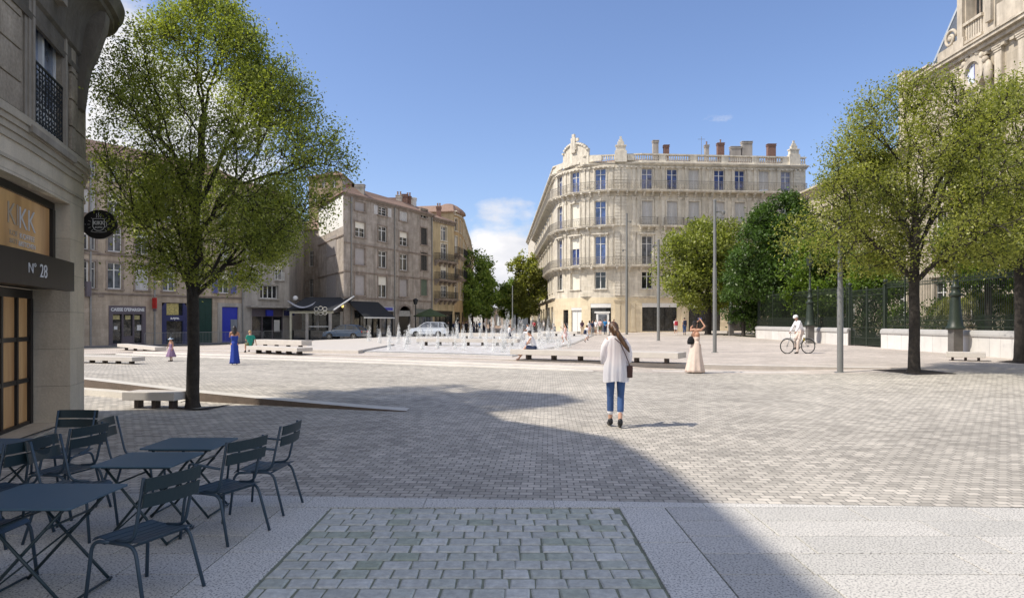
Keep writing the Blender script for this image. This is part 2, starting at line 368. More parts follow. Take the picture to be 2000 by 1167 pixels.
# warm interior seen through cafe glazing: lit amber curtain wall
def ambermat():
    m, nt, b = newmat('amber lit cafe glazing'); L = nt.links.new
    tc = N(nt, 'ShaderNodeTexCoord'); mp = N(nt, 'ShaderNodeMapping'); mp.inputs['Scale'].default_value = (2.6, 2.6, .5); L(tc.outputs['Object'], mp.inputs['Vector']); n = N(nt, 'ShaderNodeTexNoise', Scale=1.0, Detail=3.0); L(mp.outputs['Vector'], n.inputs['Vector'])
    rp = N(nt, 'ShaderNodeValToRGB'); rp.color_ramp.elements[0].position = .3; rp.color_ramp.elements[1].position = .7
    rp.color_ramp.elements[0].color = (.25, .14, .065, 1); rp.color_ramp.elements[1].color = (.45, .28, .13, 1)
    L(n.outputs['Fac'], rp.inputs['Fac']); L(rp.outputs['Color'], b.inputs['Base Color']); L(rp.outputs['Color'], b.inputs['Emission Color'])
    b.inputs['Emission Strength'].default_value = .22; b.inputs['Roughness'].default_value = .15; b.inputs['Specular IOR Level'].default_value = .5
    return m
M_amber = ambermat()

# ------------------------------------------------------------------ world, sun, camera
SUN_EL, SUN_AZ = R(49), R(14)      # the sun stands to the left and a little behind the viewer
sund = Vector((-math.cos(SUN_AZ)*math.cos(SUN_EL), -math.sin(SUN_AZ)*math.cos(SUN_EL), math.sin(SUN_EL)))
def make_world():
    w = bpy.data.worlds.new('World'); scene.world = w; w.use_nodes = True; nt = w.node_tree; L = nt.links.new
    bg = nt.nodes['Background']; bg.inputs['Strength'].default_value = .15
    sky = N(nt, 'ShaderNodeTexSky'); sky.sky_type = 'NISHITA'; sky.sun_disc = False; sky.sun_elevation = SUN_EL
    sky.sun_rotation = math.atan2(sund.x, sund.y) % (2*math.pi)
    sky.air_density = 1.0; sky.dust_density = 1.1; sky.ozone_density = 3.2; sky.altitude = 100
    tc = N(nt, 'ShaderNodeTexCoord'); sp = N(nt, 'ShaderNodeSeparateXYZ'); L(tc.outputs['Generated'], sp.inputs[0])
    mp = N(nt, 'ShaderNodeMapping'); mp.inputs['Scale'].default_value = (1, 1, 2.0); L(tc.outputs['Generated'], mp.inputs['Vector'])
    nz = N(nt, 'ShaderNodeTexNoise', Scale=8.0, Detail=8.0, Roughness=.55); L(mp.outputs['Vector'], nz.inputs['Vector'])
    # cloud banks by direction; the big unseen rear ones are added to brighten shade
    total = None
    for (az, el, rad, wgt) in ((-.5, 2.5, .16, 1.15), (-29, 11.0, .26, 1.25), (-4, 4.5, .08, .9), (20, 2, .2, .5), (-60, 9, .4, .8), (75, 8, .3, .6), (165, 30, .85, 1.4), (-120, 35, .70, 1.4), (110, 45, .55, 1.2)):
        d = Vector((math.sin(R(az))*math.cos(R(el)), math.cos(R(az))*math.cos(R(el)), math.sin(R(el))))
        ds = N(nt, 'ShaderNodeVectorMath', operation='DISTANCE'); L(tc.outputs['Generated'], ds.inputs[0]); ds.inputs[1].default_value = d
        mr = N(nt, 'ShaderNodeMapRange'); mr.inputs['From Min'].default_value = 0; mr.inputs['From Max'].default_value = rad
        mr.inputs['To Min'].default_value = wgt; mr.inputs['To Max'].default_value = 0; L(ds.outputs['Value'], mr.inputs['Value'])
        if total is None: total = mr.outputs[0]
        else:
            mx = N(nt, 'ShaderNodeMath', operation='MAXIMUM'); L(total, mx.inputs[0]); L(mr.outputs[0], mx.inputs[1]); total = mx.outputs[0]
    ad = N(nt, 'ShaderNodeMath', operation='MULTIPLY_ADD'); ad.inputs[1].default_value = .55; L(total, ad.inputs[0]); L(nz.outputs['Fac'], ad.inputs[2])
    rp = N(nt, 'ShaderNodeMapRange'); rp.inputs['From Min'].default_value = .70; rp.inputs['From Max'].default_value = .86; L(ad.outputs[0], rp.inputs['Value'])
    n2 = N(nt, 'ShaderNodeTexNoise', Scale=14.0, Detail=6.0); L(mp.outputs['Vector'], n2.inputs['Vector'])
    cc = N(nt, 'ShaderNodeValToRGB'); cc.color_ramp.elements[0].position = .35; cc.color_ramp.elements[1].position = .62
    cc.color_ramp.elements[0].color = (5.2, 5.3, 5.7, 1); cc.color_ramp.elements[1].color = (6.9, 6.8, 6.9, 1); L(n2.outputs['Fac'], cc.inputs['Fac'])
    tint = N(nt, 'ShaderNodeMixRGB', blend_type='MULTIPLY'); tint.inputs['Fac'].default_value = 1; tint.inputs[2].default_value = (1.16, 1.13, 1.25, 1)
    L(sky.outputs[0], tint.inputs[1])
    mx = N(nt, 'ShaderNodeMixRGB'); L(rp.outputs[0], mx.inputs['Fac']); L(tint.outputs['Color'], mx.inputs[1]); L(cc.outputs['Color'], mx.inputs[2])
    L(mx.outputs['Color'], bg.inputs['Color'])
make_world()
sl = bpy.data.lights.new('sun', 'SUN'); sl.energy = 5.0; sl.angle = R(1.1); sl.color = (1.0, .93, .82)
so = bpy.data.objects.new('sun', sl); COL.objects.link(so); so.rotation_euler = (-sund).to_track_quat('-Z', 'Y').to_euler(); so.location = (-30, -10, 30)
cam = bpy.data.cameras.new('camera'); cam.sensor_width = 36; cam.lens = F/2000*36; cam.shift_y = (HY-583.5)/2000; cam.clip_end = 6000
co = bpy.data.objects.new('camera', cam); COL.objects.link(co); co.location = (0, 0, H); co.rotation_euler = (R(90), 0, 0); scene.camera = co
scene.view_settings.view_transform = 'Standard'; scene.view_settings.look = 'None'; scene.view_settings.exposure = 0; scene.view_settings.gamma = 1
scene.render.engine = 'CYCLES'

# ------------------------------------------------------------------ ground
L2P = [(-90, 60), (-30, 44.0), (-18.5, 35.9), (-8.5, 30.2), (1.1, 24.7), (2.9, 23.6), (7.9, 22.5), (12, 21.5), (30, 18.5), (90, 12.5)]
LMP = [(-90, 63), (-30, 46.5), (-19.3, 38.0), (-9.2, 31.7), (-.4, 26.3), (3.0, 24.4), (7.9, 23.2), (12, 22.1), (30, 19.2), (90, 13)]
L1P = [(-90, 66), (-30, 50.0), (-21, 42.5), (-10.1, 34.1), (1.26, 27.8), (6.1, 25.1), (12, 23.1), (30, 20), (90, 14)]
KBP = [(-90, 40), (-16, 19.4), (-10.4, 16.7), (-6.5, 14.65), (-1.92, 12.97), (6, 12.2), (90, 10)]
def itp(pts, x):
    xs = [p[0] for p in pts]; ys = [p[1] for p in pts]
    # light smoothing keeps long lines from kinking
    return float(np.mean([np.interp(x+o, xs, ys) for o in (-1.2, -.6, 0, .6, 1.2)]))
def slabline(x): return 6.62-.063*x
def Hs(x, y):
    r = min(1, max(0, (y-21)/47.0)); return r*(-.05+.0125*max(-45, min(45, x)))
def Kw(x, y):
    t = min(1, max(0, (-1.92-x)/8.5)); kb = itp(KBP, x)
    return .31*t*(1-sm(y-kb, 0, 9)) if t > 0 else 0
def zn(x, y): return Hs(x, y)+.16*sm(x, 8, 14)*sm(y, 15, 22)
def zt1(x, y): return max(Hs(x, y)+.055*sm(x, -25, -20)*(1-sm(x, 1.5, 3.2)), zn(x, y))
def zt2(x, y): return max(Hs(x, y)+.11*sm(x, -25, -20)*(1-sm(x, 3.0, 5.0)), zn(x, y))
def zpz(x, y): return max(Hs(x, y)+.16*sm(x, -26, -20), zn(x, y))
def gz(x, y):
    if y < slabline(x): return 0
    if y < itp(KBP, x): return 0
    if y < itp(L2P, x): return zn(x, y)+Kw(x, y)
    if y < itp(LMP, x): return zt1(x, y)
    if y < itp(L1P, x): return zt2(x, y)
    return zpz(x, y)
def PG(px, py):
    """ground point seen at that place of the photograph"""
    z = 0
    for _ in range(12):
        x, y = P(px, py, z); z = gz(x, y)
    return (x, y, z)
M_sett = pavemat('grey granite setts', (.81, .74, .635), (.50, .46, .395), (.27, .255, .225), .138, .108, .008, ang=R(3))
M_plaza = pavemat('pinkish plaza setts', (.80, .70, .61), (.68, .60, .52), (.48, .43, .38), .22, .14, .010, ang=R(-30))
xs_all = sorted(set([round(x, 3) for x in list(np.arange(-90, -40, 5))+list(np.arange(-40, 40, 1.0))+list(np.arange(40, 91, 5))+[-1.92]]))
def strip(name, lo, hi, zf, m, ny=8, uv=False, pw=1):
    mb = MB(); nx = len(xs_all); vs = []
    for x in xs_all:
        a = lo(x); b = hi(x)
        for j in range(ny+1):
            y = a+(b-a)*(j/ny)**pw; vs.append((x, y, zf(x, y)))
    fs = []
    for i in range(nx-1):
        for j in range(ny):
            a = i*(ny+1)+j; fs.append((a, a+ny+1, a+ny+2, a+1))
    mb.add(vs, fs); o = mb.build(name, m, smooth=True); return tag(o, kind='structure')
kb = lambda x: itp(KBP, x); l2 = lambda x: itp(L2P, x); lm = lambda x: itp(LMP, x); l1 = lambda x: itp(L1P, x)
strip('ground', slabline, kb, lambda x, y: 0, M_sett, 6)
strip('upper_ground', kb, l2, lambda x, y: zn(x, y)+Kw(x, y), M_sett, 16)
strip('lower_tread', l2, lm, zt1, M_plaza, 2)
strip('middle_tread', lm, l1, zt2, M_plaza, 3)
strip('plaza', l1, lambda x: 175, zpz, M_plaza, 60)
def nosing(name, line, z0, z1, m, x0, x1, w=.30, proud=.004, mf=None, dx=.4):
    """stone edge: riser face from the lower to the upper level and a pale strip on top"""
    mb = MB(); xs = np.arange(x0, x1+.01, dx); vs = []; fs = []; mi = []
    for x in xs:
        y = line(x); a = z0(x, y)-.03; b = z1(x, y)+proud
        vs += [(x, y-.012, a), (x, y-.012, b), (x, y+w, z1(x, y+w)+proud), (x, y+w, a-.1)]
    for i in range(len(xs)-1):
        a = i*4; b = a+4
        mb_f = [(a, b, b+1, a+1), (a+1, b+1, b+2, a+2)]
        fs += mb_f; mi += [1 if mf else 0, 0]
    o = len(mb.v); mb.add(vs, fs); mb.mi = mi
    return tag(mb.build(name, [m, mf or m]), kind='structure')
nosing('lower_step', l2, lambda x, y: zn(x, y), zt1, M_step, -22, 3.0, .26)
nosing('middle_step', lm, zt1, zt2, M_step, -22, 9.6, .22)
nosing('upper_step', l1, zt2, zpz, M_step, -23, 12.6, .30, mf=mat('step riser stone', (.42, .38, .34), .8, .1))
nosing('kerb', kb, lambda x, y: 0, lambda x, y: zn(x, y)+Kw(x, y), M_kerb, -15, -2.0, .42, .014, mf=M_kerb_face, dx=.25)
# low lower kerb stone running in front of the high kerb, left of the big tree
mb = MB(); vs = []; xs = np.arange(-13, -6.9, .3)
for x in xs:
    y = kb(x)-.34; h = .11*sm(-6.9-x, 0, 2.2)+.012
    vs += [(x, y, -.01), (x, y, h), (x, y+.32, h+.004), (x, y+.32, -.01)]
fs = []
for i in range(len(xs)-1):
    a = i*4; b = a+4; fs += [(a, b, b+1, a+1), (a+1, b+1, b+2, a+2)]
mb.add(vs, fs); tag(mb.build('lower_kerb', M_kerb), kind='structure')
# far land
mb = MB(); mb.quad((-3000, -60, -1.3), (3000, -60, -1.3), (3000, 5000, -1.3), (-3000, 5000, -1.3))
tag(mb.build('land', mat('distant land', (.16, .16, .13), .95, .2, .01)), kind='structure')

# foreground granite slabs, laid as separate stones
M_gran = islandmat('speckled granite', [(.53, .51, .465), (.60, .575, .525), (.48, .465, .43), (.64, .61, .555)], .72, speck=150, bump=.25, bscale=90, jitter=.05, scale=3)
M_gran2 = islandmat('pale granite border', [(.66, .635, .58), (.73, .70, .64), (.69, .665, .61)], .72, speck=150, bump=.25, bscale=90, jitter=.07, scale=3)
M_block = islandmat('weathered setts', [(.56, .56, .49), (.78, .77, .70), (.44, .48, .36), (.70, .69, .62), (.40, .45, .30), (.86, .84, .78), (.60, .60, .53)], .7, bump=.8, bscale=22, jitter=.2, scale=14)
def slab(mb, x0, x1, y0, y1, z=0, g=.0055, t=.05, jit=0):
    j = lambda: random.uniform(-jit, jit)
    q = [(x0+g+j(), y0+g+j()*.3), (x1-g+j(), y0+g+j()*.3), (x1-g+j(), y1-g+j()*.3), (x0+g+j(), y1-g+j()*.3)]
    cx = (x0+x1)/2; cy = (y0+y1)/2; bv = .004 if jit == 0 else .011
    ins = [(x+(bv if x < cx else -bv), y+(bv if y < cy else -bv)) for x, y in q]
    vs = [(x, y, z-t) for x, y in q]+[(x, y, z-bv*.7) for x, y in q]+[(x, y, z) for x, y in ins]
    fs = [(0, 1, 5, 4), (1, 2, 6, 5), (2, 3, 7, 6), (3, 0, 4, 7), (4, 5, 9, 8), (5, 6, 10, 9), (6, 7, 11, 10), (7, 4, 8, 11), (8, 9, 10, 11)]
    mb.add(vs, fs)
PX0, PX1, PY1 = -1.66, .98, 6.32
mb = MB(); mbb = MB()
y = 5.92+.42
rows = [6.34-.42*i for i in range(0, 17)]
for i, yt in enumerate(rows):
    for side in (-1, 1):
        x = -.15*(i % 3)
        lim = 12.5
        x = (-(PX0-.45)) if side < 0 else PX1+.42
        first = True
        while x < lim:
            w = random.uniform(.85, 1.5)*(.6 if first else 1); first = False
            a, b = (x, x+w) if side > 0 else (-x-w, -x)
            slab(mb, a, b, yt-.42, yt)
            x += w
# edge band along the setts and the two side bands of the panel
x = -13.0
while x < 12.5:
    w = random.uniform(1.0, 1.5); a = x; b = x+w
    q = [(a+.003, 6.343), (b-.003, 6.343), (b-.003, slabline(b)-.004), (a+.003, slabline(a)-.004)]
    vs = [(p[0], p[1], -.05) for p in q]+[(p[0], p[1], 0) for p in q]
    mbb.add(vs, [(0, 1, 5, 4), (1, 2, 6, 5), (2, 3, 7, 6), (3, 0, 4, 7), (4, 5, 6, 7)])
    x += w
for (a, b) in ((PX0-.45, PX0), (PX1, PX1+.42)):
    yy = 6.34
    while yy > -1:
        w = random.uniform(.9, 1.3); slab(mbb, a, b, yy-w, yy); yy -= w
tag(mb.build('granite_paving', M_gran), kind='structure'); tag(mbb.build('granite_border', M_gran2), kind='structure')
mb = MB(); yy = PY1; k = 0
while yy > -.6:
    x = PX0+.012-(.09 if k % 2 else 0)
    while x < PX1-.02:
        w = .185+random.uniform(-.028, .03); a = max(x, PX0+.012); b = min(x+w, PX1-.012)
        if b-a > .05: slab(mb, a, b, yy-.168, yy-.002, z=-.002+random.uniform(-.002, .002), g=.006, jit=.006)
        x += w
    yy -= .172; k += 1
tag(mb.build('sett_panel', M_block), kind='structure')
mb = MB(); mb.quad((-14, -8, -.011), (14, -8, -.011), (14, slabline(14), -.011), (-14, slabline(-14), -.011))
tag(mb.build('paving_bed', mat('grey joint mortar', (.22, .235, .17), .95, .25, 12, .5, 60)), kind='structure')
# ------------------------------------------------------------------ trees
def leaves_mesh(name, cen, nrm_up, size, m, parent, rng, aspect=.55):
    n = len(cen)
    d = rng.normal(size=(n, 3)); d /= np.linalg.norm(d, axis=1)[:, None]
    up = np.tile([0, 0, 1.0], (n, 1))*nrm_up + rng.normal(size=(n, 3))*.6
    w = np.cross(d, up); w /= np.linalg.norm(w, axis=1)[:, None]+1e-9
    s = size*rng.uniform(.6, 1.35, n)[:, None]
    d = d*s; w = w*s*aspect
    v = np.empty((n, 4, 3)); v[:, 0] = cen-d*.5; v[:, 1] = cen+w*.5; v[:, 2] = cen+d*.5; v[:, 3] = cen-w*.5
    o = WLOC[parent.name]; v -= np.array(o)
    me = bpy.data.meshes.new(name); me.vertices.add(n*4); me.vertices.foreach_set('co', v.astype(np.float32).ravel())
    me.loops.add(n*4); me.loops.foreach_set('vertex_index', np.arange(n*4, dtype=np.int32))
    me.polygons.add(n); me.polygons.foreach_set('loop_start', np.arange(0, n*4, 4, dtype=np.int32)); me.polygons.foreach_set('loop_total', np.full(n, 4, dtype=np.int32))
    me.materials.append(m); me.update(calc_edges=True); me.validate()
    return link(name, me, parent)
def vnoise(p, s): return noise.noise(Vector((p[0]*s, p[1]*s, p[2]*s)))
def tree(name, label, base, crown, rfun, th, r0, ntips, lpt, lsize, leafm, barkm, seed, group=None, lsig=.2, gap=-.12, gs=.55, lower=.0, nlimb=8, lean=(0, 0), leader=.45, cat='tree', twig=.010, shell=.35, keep=None):
    """crown=(cx,cy,z0,z1); rfun(t)=radius at crown height fraction t; th=height of the first fork"""
    rng = np.random.default_rng(seed); root = thing(name, label, cat, base, 0, group)
    bx, by, bz = base; cx, cy, z0, z1 = crown
    tips = []
    while len(tips) < ntips:
        t = rng.uniform(0, 1); a = rng.uniform(0, 2*math.pi); u = math.sqrt(rng.uniform(shell**2, 1))
        rr = rfun(t)*(1+.22*math.sin(3*a+seed)+.10*math.sin(5*a+seed*2+t*5))
        rr *= 1+.50*vnoise((math.cos(a)*1.5+seed, math.sin(a)*1.5, t*3), 1.0)
        p = (cx+rr*u*math.cos(a), cy+rr*u*math.sin(a), z0+t*(z1-z0)+rng.normal()*.08)
        if rng.uniform() > (rfun(t)/max(rfun(.1*k) for k in range(11)))**1.2+.08: continue
        if vnoise((p[0]+seed, p[1], p[2]), gs) < gap: continue
        if keep and not keep(p): continue
        tips.append(p)
    tips = np.array(tips); NT = len(tips)
    mb = MB()
    lead_top = np.array([lerp(bx, cx, .8), lerp(by, cy, .8), th+(z1-th)*leader])
    fork = np.array([bx+lean[0], by+lean[1], th])
    def km(pts, k, it=6):
        c = pts[rng.choice(len(pts), k, replace=False)]
        for _ in range(it):
            lab = np.argmin(((pts[:, None]-c[None])**2).sum(2), 1)
            for j in range(k):
                if (lab == j).any(): c[j] = pts[lab == j].mean(0)
        return lab
    def rad(n): return twig+(r0*.62-twig)*(n/NT*3.2)**.55 if n/NT*3.2 < 1 else r0*.62
    def seg(p, q, ra, rb, bend):
        d = np.linalg.norm(q-p); m1 = p*.66+q*.34+np.array([0, 0, -.05*d*bend])+rng.normal(size=3)*.03*d; m2 = p*.33+q*.67+np.array([0, 0, -.04*d*bend])+rng.normal(size=3)*.03*d
        n = 7 if ra > .04 else (5 if ra > .015 else 3)
        mb.tube([p, m1, m2, q], [ra, ra*.8+rb*.2, ra*.4+rb*.6, rb], n, cap=False)
    def rec(p, idx, dep):
        n = len(idx)
        if n == 1 or dep > 13:
            for i in idx: seg(p, tips[i], rad(1)*1.2, twig*.4, 0)
            return
        k = 2 if n < 10 else int(rng.choice([2, 3]))
        lab = km(tips[idx], k)
        for j in range(k):
            sub = idx[lab == j]
            if len(sub) == 0: continue
            if len(sub) == n: 
                for i in sub: seg(p, tips[i], rad(1)*1.2, twig*.4, 0)
                return
            c = tips[sub].mean(0); f = .42 if dep < 3 else .5
            q = p+(c-p)*f+rng.normal(size=3)*.05*np.linalg.norm(c-p)
            if len(sub) == 1: q = tips[sub][0]; seg(p, q, rad(1)*1.3, twig*.4, 0); continue
            seg(p, q, rad(len(sub))*(1.0 if dep else 1.15), rad(len(sub))*.8, 1 if dep < 3 else .3)
            rec(q, sub, dep+1)
    # trunk and leader
    tp = [np.array([bx, by, bz-.1]), np.array([bx, by, bz+.15]), np.array([lerp(bx, fork[0], .5)+.02, by, (bz+th)/2]), fork, (fork+lead_top)/2+rng.normal(size=3)*.06, lead_top]
    tb = MB(); pts = []; rr = []
    for i in range(len(tp)-1):
        for u in np.linspace(0, 1, 5)[:-1]: pts.append(tp[i]*(1-u)+tp[i+1]*u)
    pts.append(tp[-1]); n = len(pts)
    for i, p in enumerate(pts):
        z = (p[2]-bz)/(lead_top[2]-bz); r = r0*(1.0-.12*min(1, z*2))*(1 if p[2] < th else 1-.72*((p[2]-th)/(lead_top[2]-th+1e-6)))
        if p[2]-bz < .3: r *= 1+.3*(1-(p[2]-bz)/.3)**2
        rr.append(max(.02, r))
    tb.tube(pts, rr, 14, cap=True)
    for i, v in enumerate(tb.v):
        q = Vector(v); ax = Vector((lerp(bx, fork[0], .5), by, q.z)); k = 1+.10*noise.noise(q*5)+.05*noise.noise(q*14)
        tb.v[i] = (ax.x+(q.x-ax.x)*k, ax.y+(q.y-ax.y)*k, q.z)
    lab = km(tips, nlimb, 10)
    for j in range(nlimb):
        sub = np.where(lab == j)[0]
        if len(sub) == 0: continue
        c = tips[sub].mean(0); el = (c[2]-th)/(z1-th)
        s = fork+(lead_top-fork)*min(.95, max(0, el*.95-.2)); 
        if c[2] < th+.4*(z1-th) and lower: s = fork+np.array([0, 0, -lower*rng.uniform(0, 1)])
        q = s+(c-s)*.38+np.array([0, 0, .06*np.linalg.norm(c-s)])
        seg(s, q, max(.03, rad(len(sub))*1.15), rad(len(sub)), .6); rec(q, sub, 1)
    tb.build('trunk', barkm, root, smooth=True); mb.build('branches', barkm, root, smooth=True)
    cen = np.repeat(tips, lpt, 0)+rng.normal(size=(NT*lpt, 3))*np.array([lsig, lsig, lsig*.8])
    leaves_mesh('crown', cen, 1.2, lsize, leafm, root, rng)
    return root
M_leaf_lime = leafmat('spring green leaves', (.065, .095, .02), (.345, .375, .085), .46)
M_leaf_lime2 = leafmat('yellow green leaves', (.07, .095, .022), (.36, .365, .09), .46)
M_leaf_olive = leafmat('olive green leaves', (.06, .085, .016), (.30, .33, .07), .38)
M_leaf_dark = leafmat('dark green leaves', (.016, .036, .010), (.085, .15, .03), .32)
M_leaf_mid = leafmat('mid green leaves', (.02, .05, .009), (.16, .24, .03), .35)
M_leaf_street = leafmat('fresh street tree leaves', (.06, .12, .03), (.32, .42, .09), .38)
M_leaf_palm = leafmat('yellowing palm leaves', (.03, .045, .008), (.24, .24, .04), .3)

bx, by, bz = PG(376, 795)
egg = lambda t: 2.62*(math.sin(math.pi*min(1, (t*.90+.09)))**.62)*(1.14-.42*t)
tree('tree', 'large lime green tree rising from a pit before the kerb near the cafe corner', (bx, by, bz), (bx+.25, by+.2, 2.55, 8.25),
     egg, 2.35, .122, 2900, 44, .056, M_leaf_lime, M_bark, 3, lsig=.13, gap=-.07, gs=1.0, nlimb=13, leader=.60, lower=.4, twig=.006, shell=.48, keep=lambda p: p[0] > -7.0 or p[1] > 13.05)
bx2, by2, bz2 = PG(1785, 727)
egg2 = lambda t: 3.4*(math.sin(math.pi*min(1, (t*.86+.12)))**.6)*(1.12-.32*t)
tree('tree', 'yellow green tree with a slim dark trunk in an earth square on the right', (bx2, by2, bz2), (bx2+.05, by2, 3.3, 9.15),
     egg2, 3.1, .165, 2000, 42, .082, M_leaf_lime2, M_bark, 11, lsig=.20, gap=-.09, gs=.8, nlimb=11, leader=.45, lower=.3, twig=.009)
bx3, by3, bz3 = PG(1992, 707)
egg3 = lambda t: 3.3*(math.sin(math.pi*min(1, (t*.86+.12)))**.6)*(1.05-.2*t)
tree('tree', 'tall yellow green tree cut by the right edge beside the garden wall', (bx3, by3, bz3), (bx3+.3, by3, 4.0, 11.0),
     egg3, 3.6, .20, 1300, 46, .10, M_leaf_lime2, M_bark, 23, lsig=.3, gap=-.1, nlimb=8, leader=.3, twig=.01)
# garden trees beyond the railings
def oval(r, a=.9): return lambda t: r*(math.sin(math.pi*min(1, (t*a+.08)))**.55)
def gtree(px, Y, ptop, pxw, label, m, seed, ntips=620, lpt=34, ls=.28, th=3.0, r0=.22, z0=2.2, group=None, name='tree', bark=None, xoff=0, lsig=None):
    X = XW(px, Y); z = gz(X, Y); zt = ZW(ptop, Y); r = pxw/F*Y/2
    tree(name, label, (X+xoff, Y, z), (X, Y, z0, zt), oval(r), th, r0, ntips, lpt, ls, m, bark or M_bark2, seed, group=group, lsig=lsig or r*.07+.10, gap=-.06, gs=.55, nlimb=7, leader=.5, twig=.015)
gtree(1528, 58, 384, 158, 'broad dark green tree behind the railing, left of the green lamp post', M_leaf_dark, 31, 1000, 44, .26)
gtree(1610, 51, 460, 140, 'dark tree behind the railing just right of the tallest dark garden tree', M_leaf_mid, 37, 700, 36, .24)
gtree(1690, 47, 500, 130, 'low leafy tree behind the iron gate', M_leaf_mid, 38, 420, 30, .22, th=2.4)
gtree(1383, 72, 434, 190, 'olive tinted tree with black trunk standing before the pale corner building', M_leaf_olive, 41, 900, 38, .30, th=4.0, z0=3.3, r0=.33)
gtree(1452, 64, 520, 96, 'small dark tree between the olive tinted tree and the railing', M_leaf_dark, 43, 400, 34, .26, th=3, z0=1.9, r0=.18)
gtree(1930, 33, 400, 170, 'shadowy green tree behind the right lamp post', M_leaf_mid, 44, 500, 30, .17, th=3.4, z0=3.2, r0=.16)
# avenue of street trees
for (px, Y, pt, w, lab, m, sd) in (
    (922, 108, 490, 84, 'nearest and tallest tree on the left side of the avenue', M_leaf_street, 51),
    (944, 132, 530, 52, 'second tree on the left side of the avenue, beside the gap of sky', M_leaf_street, 52),
    (1033, 112, 488, 68, 'nearest and tallest tree on the right side of the avenue', M_leaf_lime2, 53),
    (1009, 132, 542, 60, 'middle tree on the right side of the avenue', M_leaf_street, 54),
    (990, 155, 556, 36, 'farthest tree on the right side of the avenue', M_leaf_street, 55)):
    gtree(px, Y, pt, w, lab, m, sd, 420, 30, .42, th=4.2, z0=2.6, r0=.2, group='street trees lining the avenue')
# shrubs and hedge plants in the garden
def shrub(px, Y, pt, w, label, m, seed, n=3000, ls=.16):
    Y = 24.2*F/(px-CX); X = XW(px, Y); z = 0.3; zt = ZW(pt, Y); r = w/F*Y/2; rng = np.random.default_rng(seed)
    root = thing('shrub', label, 'shrub', (X, Y, z), 0, 'shrubs growing behind the garden railing')
    mb = MB(); 
    for k in range(9):
        a = rng.uniform(0, 6.28); e = rng.uniform(.2, .8)
        mb.tube([(X, Y, z), (X+r*.3*math.cos(a), Y+r*.3*math.sin(a), z+(zt-z)*.5), (X+r*e*math.cos(a), Y+r*e*math.sin(a), z+(zt-z)*.85)], [.04, .025, .008], 4)
    mb.build('stems', M_bark2, root)
    d = rng.normal(size=(n, 3)); d /= np.linalg.norm(d, axis=1)[:, None]; d *= (rng.uniform(.35, 1, n)**.5)[:, None]
    k = 1+.3*np.sin(d[:, 0]*5+seed)*np.cos(d[:, 1]*6+d[:, 2]*4)
    c = np.array([X, Y, (z+zt)/2])+d*k[:, None]*np.array([r, r, (zt-z)/2])
    leaves_mesh('foliage', c, .8, ls, m, root, rng); return root
for i, (px, Y, pt, w, m, lab) in enumerate((
    (1482, 61, 590, 60, M_leaf_dark, 'dark bush at the far left end of the railing'),
    (1535, 56, 585, 66, M_leaf_dark, 'blackish bush behind the cyclist'),
    (1598, 50, 580, 70, M_leaf_dark, 'dark round bush behind the railing, right of the green lamp post'),
    (1640, 46, 592, 50, M_leaf_mid, 'green bush beside the thick steel pole behind the railing'),
    (1700, 44, 585, 75, M_leaf_dark, 'dark bush seen through the iron gate'),
    (1755, 38, 590, 70, M_leaf_mid, 'bush behind the wall just right of the gate'),
    (1838, 33, 580, 80, M_leaf_mid, 'leafy bush behind the wall between the slim tree and the right lamp post'),
    (1962, 29.5, 590, 120, M_leaf_dark, 'dark bush behind the wall at the right edge'))):
    shrub(px, Y, pt, w, lab, m, 60+i, ls=.13+.002*(Y-28))
def palm(px, Y, zt, label, seed):
    Y = 24.4*F/(px-CX); X = XW(px, Y); rng = np.random.default_rng(seed); root = thing('palm_tree', label, 'palm', (X, Y, .3), 0, 'palms behind the garden wall')
    tb = MB(); tb.tube([(X, Y, .2), (X+.1, Y, zt*.5), (X+.15, Y, zt)], [.28, .22, .2], 12); tb.build('trunk', M_bark2, root, smooth=True)
    mb = MB()
    for k in range(34):
        a = rng.uniform(0, 6.28); e = rng.uniform(.1, 1.2); L = rng.uniform(2.0, 2.7); pts = []
        for i in range(9):
            t = i/8; pts.append(Vector((X+.15+math.cos(a)*L*t*math.cos(e)*(1-.15*t), Y+math.sin(a)*L*t*math.cos(e), zt+L*t*math.sin(e)-1.9*t*t*L*.55)))
        for i in range(1, 9):
            p = pts[i]; d = (pts[i]-pts[i-1]).normalized(); sd = d.cross(Vector((0, 0, 1))).normalized()
            for s in (-1, 1):
                for q in range(4):
                    b = pts[i-1].lerp(p, q/4); l = .55*(1-abs(i/8-.45)*.9); tpt = b+sd*s*l*.7+d*l*.5+Vector((0, 0, -l*.55))
                    mb.add([tuple(b), tuple(b+d*.035), tuple(tpt)], [(0, 1, 2)])
    mb.build('fronds', M_leaf_palm, root); return root
palm(1915, 31, 3.0, 'yellowing palm behind the railing near the right lamp post', 81)
palm(1968, 29, 2.7, 'drooping yellow palm at the right edge behind the railing', 82)
palm(1862, 36, 2.6, 'palm behind the railing between the slim tree and the lamp post', 83)
